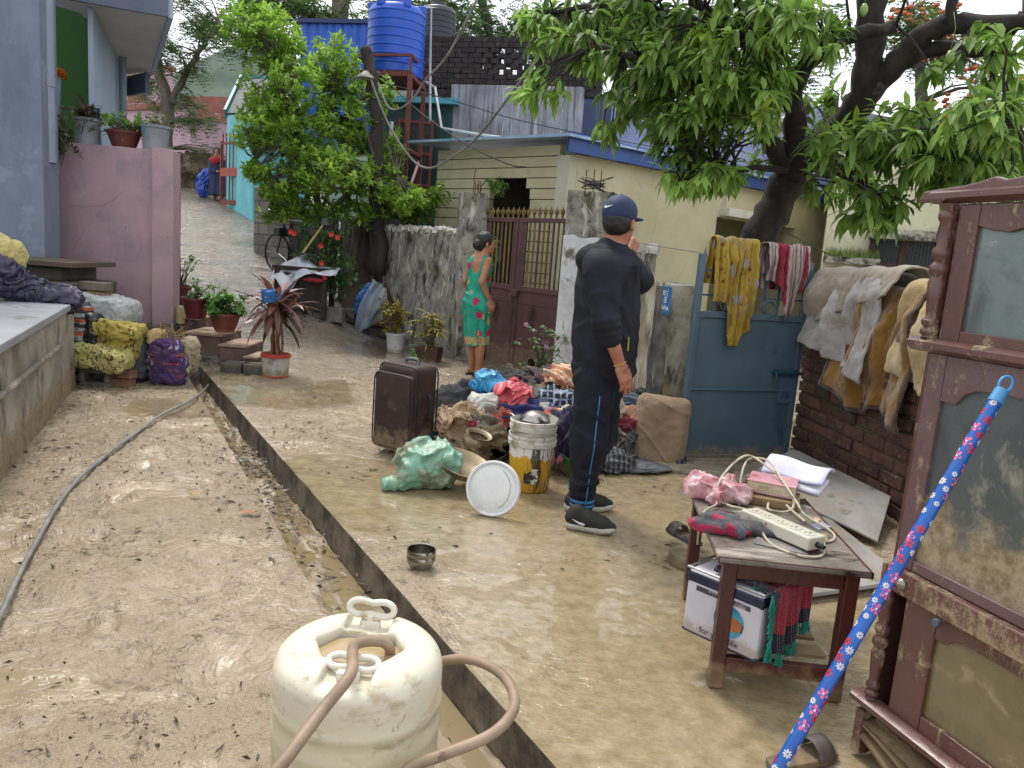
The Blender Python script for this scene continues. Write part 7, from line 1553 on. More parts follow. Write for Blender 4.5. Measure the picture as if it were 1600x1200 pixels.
c=KN.ramp(at_.outputs['Fac'], [(0.0, '#13705f'), (.16, '#13705f'), (.17, '#10132a'), (.42, '#10132a'), (.43, '#9c1030'), (.98, '#a81436')], 'CONSTANT');c=KN.mix(KN.ramp(KN.noise(6, 4, .6), [(.5, 0.0), (.75, .3)]), c, '#2a1a1a');KN.set(Base_Color=c, Roughness=.95);KN.p.inputs['Sheen Weight'].default_value=.2
wv=KN.n('TexWave', Scale=60.0);KN.l(KN.tc.outputs['Object'], wv.inputs['Vector']);KN.l(KN.bump(wv.outputs['Fac'], .5, .006), KN.p.inputs['Normal'])
m=MB();nu, nv=40, 26
def kn(u, v):
    drop=.195+.03*math.sin(u*5.0)-.04*abs(u-.55)
    if v<.35:q=v/.35;return(-.115+u*.265, -.10+q*-.0+(1-q)*.16, H_+.008+.008*math.sin(u*17)+.006*mnoise.noise(V((u*6, v*9, 0))))
    q=(v-.35)/.65;return(-.125+u*.275, -S_-.014-.012*math.sin(u*20+q*2)*(.3+q)-.004, H_+.004-q*drop)
for j in range(nv):
    for i in range(nu):
        b=len(m.v);
        for(a_, b_)in((i, j), (i+1, j), (i+1, j+1), (i, j+1)):m.v.append(V(kn(a_/nu, b_/nv)))
        vv=(j+.5)/nv;uu=(i+.5)/nu;m.tcur=max(0, min(.97, .16+min((1-vv)*1.3, uu*1.3, (1.12-uu)*2.2)))
        m.face((b, b+1, b+2, b+3))
shw=m.build('knitted_shawl', KN.m, None, smooth=180, solid=.006);shw.location=c0;shw.rotation_euler.z=trz+R(49);tag(shw, 'red navy and green striped knitted shawl with green fringe draped over the tin box', 'shawl')
GWOOL=worn('green_wool', '#12695a', '#1f8772', 40, rough=.95);m=MB();g=random.Random(3)
for k in range(150):
    if k<90:u=g.random();p=V(kn(u, 1.0))
    else:p=V(kn(g.uniform(0, .06), g.uniform(.3, 1.0)))
    if k==90:m.build('fringe', GWOOL, shw);m=MB()
    m.tube([p, p+V((g.uniform(-.006, .006)-(.008 if k>=90 else 0), -.004, -.018)), p+V((g.uniform(-.012, .012)-(.014 if k>=90 else 0), g.uniform(-.008, .004), -.042))], .0028, 4, cap=False)
m.build('fringe', GWOOL, shw)
PWR=worn('ivory_plastic', '#b5b09f', '#cac5b4', 6, rough=.35, stain=[('#6d5c46', 24, .6, .68), ('#8d7b60', 6, .55, .7)])
a, b=tpx(1178, 800, TZ+.05), tpx(1268, 838, TZ+.05);pd=b-a;px_=thing('power_strip', 'white muddy multi-socket power strip lying across the table top', 'power strip', (a+b)/2-V((0, 0, .04-.001)), rz=math.atan2(pd.y, pd.x));PL_=pd.length+.05
m=MB();m.box((0, 0, .023), (PL_, .082, .046));m.build('body', PWR, px_, bevel=.006)
m=MB();HOL=worn('socket_hole', '#1c1a18', rough=.7, bump=0)
for k in range(5):
    m=MB();x=-PL_/2+.035+k*(PL_-.07)/4;m.lathe([(.022, .046), (.024, .0472), (.022, .048), (.0, .0472)], 18, Matrix.Translation((x, -.003, 0)));s_=m.build('socket', PWR, px_, smooth=40)
    m=MB()
    for dx, dy in((-.008, -.006), (.008, -.006), (0, .009)):m.lathe([(0, .0475), (.0036, .0482), (0, .0484)], 8, Matrix.Translation((x+dx, -.003+dy, 0)))
    m.build('pin_holes', HOL, s_)
m=MB();m.lathe([(.010, 0), (.010, .02), (.006, .03)], 10, Matrix.Translation((PL_/2, 0, .02))@Matrix.Rotation(R(90), 4, 'Y'));m.build('cable_gland', HOL, px_)
CBL=worn('cream_cable', '#a39a84', '#bdb49d', 9, rough=.4, stain=('#75664f', 14, .56, .64))
m=MB();z=TZ+.006;Pz=lambda x_, y_, h:G(x_, y_, TZ+h)
m.tube(spline([Pz(1268, 838, .02), Pz(1286, 846, .008), Pz(1284, 868, .006), Pz(1250, 868, .006), Pz(1205, 850, .006), Pz(1184, 820, .03), Pz(1168, 798, .05), Pz(1140, 790, .02), Pz(1122, 778, .03), Pz(1128, 745, .10), Pz(1165, 712, .14), Pz(1200, 730, .12), Pz(1232, 760, .08), Pz(1240, 790, .03), Pz(1225, 800, .01), Pz(1200, 795, .01), Pz(1210, 775, .03), Pz(1240, 800, .015), Pz(1258, 815, .01)], 8), .0048, 8)
m.solo('power_cable', 'loops of cream electric cable coiled over the things on the table', 'cable', CBL, smooth=180)
m=MB();m.tube(spline([Pz(1155, 790, .01), Pz(1158, 745, .07), Pz(1170, 718, .12), Pz(1200, 720, .14), Pz(1222, 750, .1), Pz(1245, 785, .05), Pz(1258, 805, .03), Pz(1298, 830, .006), Pz(1302, 843, .006), Pz(1275, 850, .006)], 8), .0045, 8);m.solo('power_cable', 'thinner cream cable arched over the red book to the back of the table', 'cable', CBL, smooth=180)
m=MB();m.tube(spline([Pz(1105, 768, .03), Pz(1120, 786, .02), Pz(1100, 800, .0), Pz(1092, 830, -.06), Pz(1090, 850, -.12)], 6), .004, 7);m.solo('power_cable', 'cable end hanging off the left edge of the table', 'cable', CBL, smooth=180)
PAPER=worn('wet_paper', '#b9a98c', '#cfc1a6', 12, rough=.8, stain=('#7d6a4f', 6, .52, .65));REDC=worn('pink_red_cover', '#a8737a', '#c3959a', 6, rough=.5, stain=[('#8c3b48', 5, .56, .66), ('#8d7a60', 9, .6, .7)])
bk_=thing('book', 'thick pink covered book with wet brown pages lying on the table', 'book', G(1204, 772, TZ+.03), rz=R(-24));bk_.scale=(1.2, 1.2, 1.1)
m=MB();m.box((0, .02, .03), (.15, .125, .038));m.build('pages', PAPER, bk_, bevel=.002)
for z in(.0095, .0505):m=MB();m.box((0, .02, z), (.156, .132, .003));m.build('cover', REDC, bk_, bevel=.001)
m=MB();m.box((-.0775, .02, .03), (.003, .132, .044));m.build('spine', worn('dark_red_spine', '#6d2436', '#8a3648', 8, rough=.5), bk_)
bx_=thing('flat_box', 'crushed brown cardboard box under the pink covered book', 'box', G(1190, 785, TZ), rz=R(-20));m=MB();m.box((0.02, .03, .017), (.24, .17, .034));m.build('carton', worn('wet_cardboard', '#6b543a', '#8d7350', 7, rough=.85, bump=.3, stain=('#3a2c1f', 5, .54, .66)), bx_, bevel=.005);m=MB();m.box((-.08, -.02, .0355), (.08, .07, .003), rz=.3);m.build('paper_slip', PAPER, bx_)
nb_=thing('notebook', 'open white notebook with a curled page on top of the pile on the table', 'notebook', G(1243, 758, TZ+.04), rz=R(-38));nb_.scale=(1.25, 1.25, 1.2)
m=MB();m.grid(lambda u, v:(-.10+.2*u, -.06+.13*v, .035+.05*math.sin(v*2.6)*(1-.2*u)+.004*math.sin(u*7)), 12, 14);m.build('page', worn('lilac_paper', '#b9b8d2', '#cccbdd', 6, rough=.7, bump=0), nb_, smooth=180, solid=.003)
m=MB();m.grid(lambda u, v:(-.10+.2*u, -.085+.10*v, .012+.03*v+.006*math.sin(u*5)), 10, 6);m.build('cover', worn('grey_white_paper', '#9a9aa8', '#bdbdc8', 9, rough=.7), nb_, smooth=180, solid=.012)
crumple('plastic_bag', 'pink see-through plastic bag with food scraps at the back left of the table', 'bag', G(1122, 768, TZ+.03), (.11, .085, .05), worn('pink_film', '#b07079', '#d6b4b4', 18, .4, .6, rough=.25, bump=.5, bsc=30, stain=('#8a7454', 8, .56, .66)), 71, rough=.5, floor=TZ+.001)
def pinkblotch(t, c):
    n=t.noise(13, 3, .5, t.co(loc=(1, 5, 2)));c=t.mix(t.ramp(n, [(.52, 0.0), (.55, 1.0)]), c, '#9c1c44');return t.mix(t.ramp(t.noise(9, 3, .5, t.co(loc=(8, 5, 2))), [(.56, 0.0), (.6, 1.0)]), c, '#161618')
crumple('sock', 'grey sock with bright pink and black blotches on the left of the table', 'sock', G(1128, 822, TZ+.02), (.105, .062, .034), fabric('pink_blotched_knit', '#45454a', '#5c5c62', 9, pat=pinkblotch, mud=.2), 72, rz=R(-14), floor=TZ+.001, rough=.3)
crumple('sock', 'dark grey sock stretched along the power strip on the table', 'sock', G(1172, 826, TZ+.015), (.095, .034, .022), fabric('dark_grey_knit', '#333338', '#4c4b4f', 9, mud=.4), 73, rz=R(-32), floor=TZ+.001, rough=.3)
m=MB();m.box((0, 0, 0), (.17, .11, .004));o=m.build('grey_card', worn('muddy_card', '#5f5c58', '#8d8982', 9, rough=.5, stain=('#4a4036', 8, .55, .65)), None, bevel=.001);o.location=G(1222, 850, TZ+.003);o.rotation_euler.z=R(-25);tag(o, 'muddy grey card lying flat under the power strip', 'card')
def bit(px, py, d, rz, col, label, name='paper_scrap'):m=MB();m.box((0, 0, 0), d);o=m.build(name, worn('scrap'+col, col, rough=.7), None, bevel=.001);o.location=G(px, py, TZ+d[2]/2+.002);o.rotation_euler=(R(6), R(-5), rz);tag(o, label, 'scrap')
bit(1282, 822, (.06, .045, .006), .4, '#8f8aa0', 'lilac paper scrap at the right back of the table');bit(1275, 815, (.035, .02, .018), 1.0, '#b79a80', 'small beige lump near the right end of the power strip', 'plastic_piece');bit(1270, 858, (.04, .03, .003), .5, '#8c2a3a', 'small red card corner sticking out under the power strip end');bit(1276, 838, (.07, .06, .003), -.3, '#8d7a4e', 'mustard coloured card at the right end of the power strip')
def slipper(px, py, rz, z, label, col):
    o_=thing('sandal', label, 'sandal', G(px, py, z), rz=rz);pr=[(-.12, .0), (-.11, -.03), (-.04, -.032), (.05, -.042), (.11, -.03), (.13, 0), (.11, .03), (.05, .04), (-.04, .03), (-.11, .028)]
    m=MB();m.prism(pr, .022);m.build('sole', worn('sole'+col, col, rough=.6, bump=.3, stain=('#8a7454', 7, .52, .64)), o_, bevel=.005)
    m=MB();m.grid(lambda u, v:(.02+.06*v, (.045)*math.cos(u*3.14), .018+.045*math.sin(u*3.14)), 12, 3);m.build('strap', worn('strap'+col, '#3a3430', '#5c5048', 9, rough=.6), o_, smooth=180, solid=.005)
slipper(1068, 842, R(115), .05, 'dark muddy sandal behind the left side of the table', '#3a3633');slipper(1252, 1190, R(25), .0, 'mud-filled sandal on the ground near the cabinet at the bottom', '#6b5a46')
ps_=thing('wooden_stool', 'small round muddy wooden stool half hidden behind the table leg', 'stool', G(1078, 880, 0));m=MB();m.lathe([(0, .0), (.10, 0), (.105, .015), (.10, .05), (.0, .052)], 22);m.build('seat', MUDM, ps_, smooth=50);
# ------------------------------------------------------------------ sacks, bricks, plants on the left
def brickbox(m, c, d=(.22, .11, .07), rz=0):m.box(c, d, rz=rz)
def sack(name, label, c, r, mat, seed, rz=0, tilt=0, fold=1.0, floor=-.04, sq=.6, **kw):
    c=np.array(tuple(c));r=np.array(r, float);Rm=np.array(Matrix.Rotation(rz, 3, 'Z')@Matrix.Rotation(tilt, 3, 'Y'))
    def f(P):
        d=sd_box(P, c, r, r.min()*sq, Rm);q=(P-c)@Rm
        d=d+.35*r.min()*np.clip(np.abs(q[..., 0]/r[0])-.55, 0, 1)*np.clip(np.abs(q[..., 2]/r[2]), 0, 1)
        Q=P+.04*np.stack([waves(P, 3, seed+2, 1), waves(P, 3, seed+3, 1), waves(P, 3, seed+4, 1)], -1)
        d=d-.55*fold*(.020*np.clip(creases(Q, 4.5, seed, 2), -.5, 1)+.008*creases(Q, 10, seed+1, 1)+.012*waves(P, 3, seed+8, 1));return smax(d, -(P[..., 2]-floor), .01)
    e=np.abs(Rm)@r*1.2+.05;return sdf_mb(f, c-e, c+e, .0095).solo(name, label, 'sack', mat, smooth=180, **kw)
def print_pat(col, sx, sz, lo=.5, hi=.53, seed=0):
    def f(t, c):
        n=t.noise(1.0, 2, .5, t.co((sx, sx, sz), loc=(seed, seed*2, 1)));band=t.ramp(t.noise(2.4, 2, .5, t.co((1, 1, 1), loc=(seed, 3, 3))), [(.47, 0.0), (.5, 1.0)]);return t.mix(t.math('MULTIPLY', t.ramp(n, [(lo, 0.0), (hi, 1.0)]), band), c, col)
    return f
YSK=fabric('yellow_woven_sack', '#978733', '#b5a654', 5, pat=both(print_pat('#2a261a', 34, 26, .55, .57, 1), print_pat('#a8542a', 16, 12, .66, .68, 4)), mud=.4);GYSK=fabric('pale_green_sack', '#a39c52', '#bdb878', 5, pat=both(print_pat('#4a4a30', 40, 30, .56, .58, 3), print_pat('#a85a3a', 40, 14, .64, .66, 5)), mud=.4)
WSK=fabric('grey_white_sack', '#8f9394', '#b4b7b6', 4, mud=.45);STS=fabric('striped_sack', '#8d8f90', '#a9aaa8', 6, pat=both(stripes('#2b3a3e', 5, 'Z', .55, .6, 4), stripes('#b5562a', 3, 'Z', .82, .86, 3)), mud=.3)
PUR=fabric('purple_printed_sack', '#38224e', '#513a6c', 4, pat=both(print_pat('#8d4440', 5, 40, .6, .63, 2), print_pat('#9a97c4', 30, 14, .6, .62, 6), print_pat('#c7bf8a', 6, 6, .64, .67, 8)), mud=.25)
SY=6.75
def sp(px, py, y=SY):return D(px, py, y)
blk=thing('concrete_block', 'hollow grey concrete block at the foot of the sack pile', 'block', G(146, 604, -.04)+V((0, .1, 0)), rz=R(2))
m=MB();m.box((0, 0, .135), (.255, .2, .035));m.box((0, 0, .0185), (.255, .2, .035));m.box((-.108, 0, .077), (.04, .2, .081));m.box((.108, 0, .077), (.04, .2, .081));m.box((0, .06, .077), (.176, .02, .081));m.build('shell', worn('grey_block', '#55504a', '#78716a', 9, rough=.9, bump=.6), blk, bevel=.006)
RB=worn('red_brick', '#5a3026', '#74463a', 7, rough=.85, bump=.5, mud=(.08, .6), stain=('#8a755c', 6, .6, .7))
for i, (px, py, z, rz, lab)in enumerate(((193, 601, .0, .05, 'red brick at the bottom right of the concrete block'), (196, 588, .072, -.06, 'red brick on top of another beside the concrete block'), (200, 572, .144, .08, 'upper red brick under the folded yellow sack'))):
    p=G(px, py, z-.04+.0);m=MB();m.box((0, 0, .035), (.23, .12, .069));o=m.build('brick', RB, None, bevel=.006);o.location=(p.x, SY-.08+.02*i, z-.04);o.rotation_euler.z=rz;tag(o, lab, 'brick', 'bricks by the sacks')
for i, (px, py, z, mt_, lab)in enumerate(((154, 462, 0, RB, 'red brick lying on the white sack'), (150, 447, .0, worn('grey_brick', '#5a5146', '#756a5c', 7, rough=.9, bump=.5), 'grey muddy brick on top of the red brick on the white sack'))):
    p=sp(px, py, 6.95);m=MB();m.box((0, 0, .0), (.18 if i==0 else .25, .12, .075));o=m.build('brick', mt_, None, bevel=.007);o.location=p;o.rotation_euler.z=.05-.1*i;tag(o, lab, 'brick')
sack('sack', 'full grey white sack at the top of the pile against the pink wall', sp(165, 483, 6.98), (.26, .2, .125), WSK, 3, tilt=.12)
sack('sack', 'bulging yellow printed sack in the middle of the pile', sp(184, 535, 6.85), (.20, .18, .17), YSK, 5, fold=1.5);sack('sack', 'pale yellow sack top folded over to the right of the pile', sp(188, 514, 6.8), (.19, .15, .06), YSK, 6, fold=1.8, tilt=.1)
sack('sack', 'yellow green sack half folded over on the concrete block', sp(160, 558, 6.62), (.24, .15, .09), GYSK, 7, fold=1.5, tilt=.12);sack('sack', 'striped grey and orange sack wedged beside the platform corner', sp(127, 508, 6.72), (.085, .12, .2), STS, 8, fold=1.2)
sack('sack', 'black plastic sack squeezed between the striped and yellow sacks', sp(143, 525, 6.75), (.10, .12, .2), worn('black_sack', '#17181a', '#2c2d30', 6, rough=.35, bump=.3), 9);sack('sack', 'dark slate sack at the back of the pile behind the yellow one', sp(215, 555, 7.0), (.14, .15, .22), worn('slate_sack', '#3b4045', '#50565a', 5, rough=.7, bump=.3), 10)
pb_=G(253, 603, -.04);sack('sack', 'purple printed sack of soil with dry stalks poking out', (pb_.x, pb_.y+.15, .16), (.17, .15, .215), PUR, 11, fold=1.6, sq=.75)
sack('sack', 'cream folded edge of an old sack behind the purple one', (pb_.x+.13, pb_.y+.22, .22), (.09, .1, .16), fabric('cream_sack', '#8d8368', '#b5ab8c', 6, pat=print_pat('#8c4a50', 9, 20, .6, .63, 5), mud=.4), 12, fold=1.5);sack('sack', 'pale orange printed sack mouth on the left of the purple sack', (pb_.x-.12, pb_.y+.15, .37), (.07, .09, .06), fabric('orange_cream_sack', '#a88a5c', '#c9b48a', 6, pat=print_pat('#a8562a', 10, 10, .55, .58, 7), mud=.3), 13, fold=1.6)
m=MB();g=random.Random(5)
for i in range(34):p=V((pb_.x+g.uniform(-.06, .12), pb_.y+.15+g.uniform(-.08, .08), .36));m.tube([p, p+V((g.uniform(-.05, .05), g.uniform(-.04, .04), .06)), p+V((g.uniform(-.12, .14), g.uniform(-.08, .08), g.uniform(.06, .16)))], .003, 4)
m.solo('dry_stalks', 'dry brown twigs sticking out of the purple sack', 'twigs', worn('straw', '#7a6546', '#a08a62', 9, rough=.9))
sack('sack', 'pale yellow sack standing at the back of the concrete platform', D(-22, 425, 6.3), (.22, .2, .32), fabric('cream_yellow_sack', '#b3a25c', '#cbbf86', 4, mud=.2), 21, tilt=.35, floor=.71)
JE=worn('wet_jeans', '#231f30', '#3b3450', 6, rough=.45, bump=.4, bsc=40, stain=('#6d6272', 5, .56, .68))
jp=[D(-120, 440, 5.6), D(-10, 425, 5.9), D(28, 445, 6.05), D(62, 462, 6.12), D(98, 467, 6.16), D(113, 472, 6.16)]
def jeans(P):d=cones(P, jp, [.15, .13, .115, .10, .105, .085], .05);Q=P+.03*np.stack([waves(P, 4, 2, 1), waves(P, 4, 3, 1), waves(P, 4, 4, 1)], -1);return d-.022*np.clip(creases(Q*np.array([.7, 1, 1.4]), 5, 5, 2), -.5, 1)-.008*creases(Q, 11, 6, 1)
lo, hi=bbox(jp, .2);sdf_mb(jeans, lo, hi, .011).solo('wet_trousers', 'wet dark purple jeans lying along the edge of the concrete platform', 'trousers', JE, smooth=180)
# ---------------- terrace pots
def pot(name, label, base, r0, r1, h, mat, cat='pot', rim=.012, rz=0):
    o=thing(name, label, cat, base, rz=rz);m=MB();m.lathe([(0, 0), (r0, 0), (r1, h-.03), (r1+rim, h-.028), (r1+rim, h), (r1-.008, h), (r1-.02, h-.03), (0, h-.03)], 26);m.build('pot', mat, o, smooth=45);return o
def leafy(parent, n, L, W, mat, seed, c, spread, h, droop=.5, tint=.5, name='leaves', segs=3, nl=6):
    g=random.Random(seed);m=MB();st_=MB()
    for i in range(n):
        p=V(c)+V((g.gauss(0, spread), g.gauss(0, spread), g.uniform(.1, 1)*h));ax=(p-V(c)+V((g.uniform(-.1, .1), g.uniform(-.1, .1), .12))).normalized();rosette(m, p, ax, nl, L, W, g, droop, tint+g.uniform(-.2, .2), segs, 1.2)
        st_.tube([V(c)+V((g.uniform(-.03, .03), g.uniform(-.03, .03), 0)), (V(c)+p)/2+V((0, 0, .02)), p], [.006, .005, .003], 4, cap=False)
    st_.build('stems', BARK2, parent);return m.build(name, mat, parent)
CEM=worn('grey_cement_pot', '#6b7075', '#858a8e', 5, rough=.85, bump=.4, stain=('#474a4c', 6, .58, .7));TER=worn('terracotta', '#4a211b', '#5f2d25', 5, rough=.7, bump=.15, stain=('#7d6a58', 8, .62, .72));RPL=worn('maroon_plastic_pot', '#4a1418', '#5c1d20', 5, rough=.5, bump=.08)
ZT=2.15
def tpot(px, py):d=ray(px, py);t=(8.25-0)/d.y;p=CAM+d*t;p.z=ZT;return p
o=pot('plant_pot', 'tall grey cement pot with a dark red spiky plant on the pink terrace wall', tpot(137, 222), .11, .115, .27, CEM);leafy(o, 9, .15, .016, leafmat('red_dracaena', '#2a1712', '#6b4a36'), 3, (0, 0, .26), .05, .16, .5, nl=10)
o=pot('plant_pot', 'low dark pot of bushy green leaves on the pink terrace wall', tpot(194, 228), .11, .16, .17, TER);leafy(o, 40, .075, .02, leafmat('fresh_leaves', '#2f5a1c', '#7fae42', .5, .4), 4, (0, 0, .15), .13, .17, .4)
o=pot('plant_pot', 'square-shouldered grey pot with a blue paint splash on the pink terrace wall', tpot(243, 233), .12, .135, .25, CEM);m=MB();m.box((-.06, -.118, .22), (.035, .02, .09));m.build('paint_splash', worn('blue_splash', '#2c6c9a', rough=.5), o, bevel=.004);leafy(o, 9, .08, .012, leafmat('thin_stems', '#5a6a2c', '#9aa05a'), 5, (0, 0, .25), .06, .1, .8)
o=thing('trailing_plant', 'wispy grey green plant trailing over the left end of the pink terrace wall', 'plant', tpot(98, 222));g=random.Random(8);m=MB()
for i in range(130):
    p=V((g.gauss(0, .10), g.uniform(-.12, .08), g.uniform(.0, .06)));q=p+V((g.gauss(0, .10), g.uniform(-.14, .02), g.uniform(-.30, .28)));p.y-=.12;q.y-=.16;m.tube([p, (p+q)/2+V((0, -.03, .07)), q], .004, 3, cap=False)
    for k in range(9):a_=p.lerp(q, .3+.08*k)+V((0, -.02, .03));m.tcur=g.random();m.add([a_, a_+V((g.uniform(-.04, .04), -.012, g.uniform(.0, .05))), a_+V((g.uniform(-.05, .05), .012, g.uniform(-.03, .05)))], [(0, 1, 2)])
m.build('foliage', leafmat('wispy_leaves', '#2c3522', '#6a7352'), o)
fp=D(93, 118, 8.9);o=thing('marigold', 'orange marigold bloom on a tall post beside the grey pipe of the porch', 'flower', (fp.x, fp.y, ZT));m=MB();g=random.Random(2)
for i in range(70):a_, e_=g.uniform(0, 6.28), g.uniform(-.4, 1.5);d_v=V((math.cos(a_)*math.cos(e_), math.sin(a_)*math.cos(e_), math.sin(e_)));c_=V((0, 0, fp.z-ZT));s_=d_v.orthogonal().normalized();m.tcur=g.random();m.add([c_, c_+d_v*.06+s_*.022, c_+d_v*.085, c_+d_v*.06-s_*.022], [(0, 1, 2, 3)])
m.build('petals', leafmat('marigold_petals', '#a84a08', '#d98a14', .6, .2), o);m=MB();m.tube([(-.05, 0, -.0), (-.03, 0, .4), (0, 0, fp.z-ZT-.02)], .02, 8);m.build('stem', worn('porch_post', '#8d96a4'), o)
p=tpot(115, 190);o=thing('blue_cloth', 'turquoise and black rag hung on a rail on the pink terrace', 'cloth', (p.x-.12, 8.7, ZT));m=MB();m.grid(lambda u, v:(.14*u, .03*math.sin(u*9), .45-v*.38), 10, 6);m.build('rag', fabric('turquoise_rag', '#1a5d70', '#2f8296', 8, pat=stripes('#15181c', 6, 'X', .55, .6), mud=.1), o, smooth=180, solid=.006);m=MB();m.tube([(0, 0, 0), (0, 0, .47), (.16, 0, .47), (.16, 0, 0)], .012, 6);m.build('rail', GPIPE, o)
# ---------------- brick steps over the drain with pots
st=thing('brick_steps', 'short flight of pinkish brick steps bridging the end of the drain', 'steps', G(330, 585));SB_=worn('pink_brick_render', '#55413c', '#6f5952', 4, rough=.8, bump=.3, stain=('#8a7a70', 5, .56, .68));ST_=worn('step_tread', '#8d7462', '#a98f7c', 6, rough=.75, bump=.25, stain=('#6b5646', 5, .56, .68))
SY2=7.75
def stp(x0, x1, ytop, ybot, y, dep):
    a, b=D(x0, ytop, y), D(x1, ytop, y);c=D((x0+x1)/2, ybot, y);m=MB();m.box(((a.x+b.x)/2, y+dep/2, (c.z+a.z)/2), (b.x-a.x, dep, a.z-c.z));bb=m.build('riser', SB_, st, world=True, bevel=.008);m=MB();m.box(((a.x+b.x)/2, y+dep/2-.01, a.z+.012), (b.x-a.x+.02, dep+.02, .024));m.build('tread', ST_, st, world=True, bevel=.006)
stp(287, 345, 522, 555, 7.95, .6);stp(343, 384, 541, 566, 7.80, .55);stp(280, 310, 498, 530, 8.4, .5);stp(382, 402, 560, 574, 7.72, .4)
for px in(347, 389):
    p=G(px, 588, -.0);m=MB();m.box((0, .1, .055), (.21, .2, .13));o=m.build('concrete_lump', worn('mossy_block', '#38342e', '#6b655b', 5, rough=.85, bump=.4), None, bevel=.02);o.location=(p.x, 7.5, -.02);tag(o, {347:'dark wet concrete block under the brick steps nearest the drain', 389:'dark wet concrete block half behind the red-rimmed bucket'}[px], 'block')
m=MB();m.tube([D(310, 545, 8.0), D(345, 562, 7.6)], .02, 8)
sc_l=[(306, 497, 8.0, .095, .135, .215, RPL, 'maroon pot of small pale flowers on the brick steps', 20, .06, .018, .4), (351, 518, 7.85, .095, .15, .19, worn('brick_red_pot', '#5c2c22', '#73392c', 5, rough=.6, mud=(.04, .4)), 'terracotta pot of bushy green leaves on the brick steps', 46, .085, .03, .55)]
for(px, py, y, r0, r1, h, mt_, lab, n, L, W, tn)in sc_l:
    p=D(px, py, y);o=pot('plant_pot', lab, p, r0, r1, h, mt_);leafy(o, n, L, W, leafmat('pot_leaves', '#234a1a', '#6fa044', .5, .35), int(px), (0, 0, h-.03), .085, .22, .5, tn)
p=D(338, 475, 8.2);o=thing('young_shrub', 'slender light green shrub rising behind the terracotta pot', 'plant', V((p.x, 8.2, .35)));leafy(o, 14, .06, .018, CURL, 7, (.04, 0, .1), .04, .42, .5, .6)
p=D(318, 462, 8.4);o=thing('young_shrub', 'small dark red dracaena behind the maroon pot', 'plant', V((p.x, 8.4, p.z-.25)));leafy(o, 4, .11, .014, leafmat('red_dracaena', '#2a1712', '#6b4a36'), 9, (0, 0, .1), .02, .14, .3, .6, nl=9)
p=D(283, 478, 8.9);o=pot('plant_pot', 'dark red pot of leggy pale plants beside the pink wall corner', p, .08, .11, .24, RPL);leafy(o, 22, .06, .018, leafmat('fresh_leaves', '#2f5a1c', '#7fae42'), 19, (0, 0, .22), .10, .4, .5, .5)
p=D(281, 505, 8.25);m=MB();m.lathe([(0, 0), (.05, 0), (.052, .16), (.03, .19), (0, .19)], 16);o=m.build('plastic_jar', worn('dirty_jar', '#8d8248', '#a8a07a', 6, rough=.4), None, smooth=50);o.location=p;tag(o, 'yellowish plastic jar standing at the foot of the pink wall corner', 'jar')
tp_=G(423, 591);ti=thing('ti_plant', 'dark red cordyline with long arching leaves growing in a white bucket', 'plant', (tp_.x, tp_.y+.14, .12));g=random.Random(14)
bk2=thing('planter_bucket', 'dirty white bucket with a red rim holding the dark red cordyline', 'bucket', (tp_.x, tp_.y+.14, 0));m=MB();m.lathe([(0, 0), (.125, .0), (.135, .2), (.0, .19)], 30);m.build('tub', worn('dirty_white_bucket', '#9c978c', '#b4b0a5', 4, rough=.5, stain=[('#5d5242', 5, .53, .66), ('#39312a', 9, .64, .7)], mud=(.1, .8)), bk2, smooth=50);m=MB();m.lathe([(.133, .195), (.145, .197), (.145, .225), (.137, .23), (.125, .2)], 30);m.build('rim', worn('red_rim', '#a33028', '#b8453a', 4, rough=.45), bk2, smooth=45);m=MB();m.lathe([(.128, -.0), (.131, .012), (.126, .014)], 26);m.build('base_ring', worn('red_rim', '#a33028'), bk2)
m=MB();lv=MB();tops=[]
for i in range(6):
    a_=i*1.05;b=V((.05*math.cos(a_), .05*math.sin(a_), .08));tpt=V((.035*math.cos(a_+.3), .035*math.sin(a_+.3), .40+.07*(i%3)));limb(m, [b, (b+tpt)/2+V((.02*math.cos(a_*2), 0, 0)), tpt], .014, .010, 7, .01, i);tops.append(tpt)
m.build('canes', worn('ti_cane', '#4a3020', '#8a5a34', 12, rough=.7, bump=.5, stretch=(1, 1, .3)), ti)
for i in range(64):
    t_=tops[i%6]+V((0, 0, .03+.10*(i%11)/11));a_=i*2.4+g.uniform(-.3, .3);el=-.25+1.35*(i/64)+g.uniform(-.15, .15);d_v=V((math.cos(a_)*math.cos(el), math.sin(a_)*math.cos(el), math.sin(el)));s_=d_v.cross(V((0, 0, 1)))
    if s_.length<.1:s_=V((1, 0, 0))
    lv.tcur=min(.98, max(.02, g.gauss(.4, .25)));leaf_strip(lv, t_, d_v, s_.normalized(), g.uniform(.30, .50), g.uniform(.024, .036), g.uniform(.7, 1.3)*(1.3-el*.6), g, 6, .3)
lv.build('leaves', leafmat('cordyline_leaves', '#2a1418', '#9c6a5c', .4, .2), ti)
mg=D(421, 465, ti.location.y-.16);mug=thing('plastic_mug', 'bright blue plastic mug hooked among the leaves of the red cordyline', 'mug', mg-V((0, 0, .04)), rot=(R(6), R(-4), 0));BLP=worn('blue_mug', '#1c62a8', '#2a74ba', 5, rough=.35, bump=0);m=MB();m.lathe([(0, 0), (.058, 0), (.064, .01), (.072, .11), (.076, .112), (.07, .114), (.062, .015), (0, .012)], 26);m.build('cup', BLP, mug, smooth=45);m=MB();m.tube(spline([(.07, 0, .1), (.105, 0, .095), (.105, 0, .04), (.066, 0, .03)], 5), .009, 8);m.build('handle', BLP, mug, smooth=60)
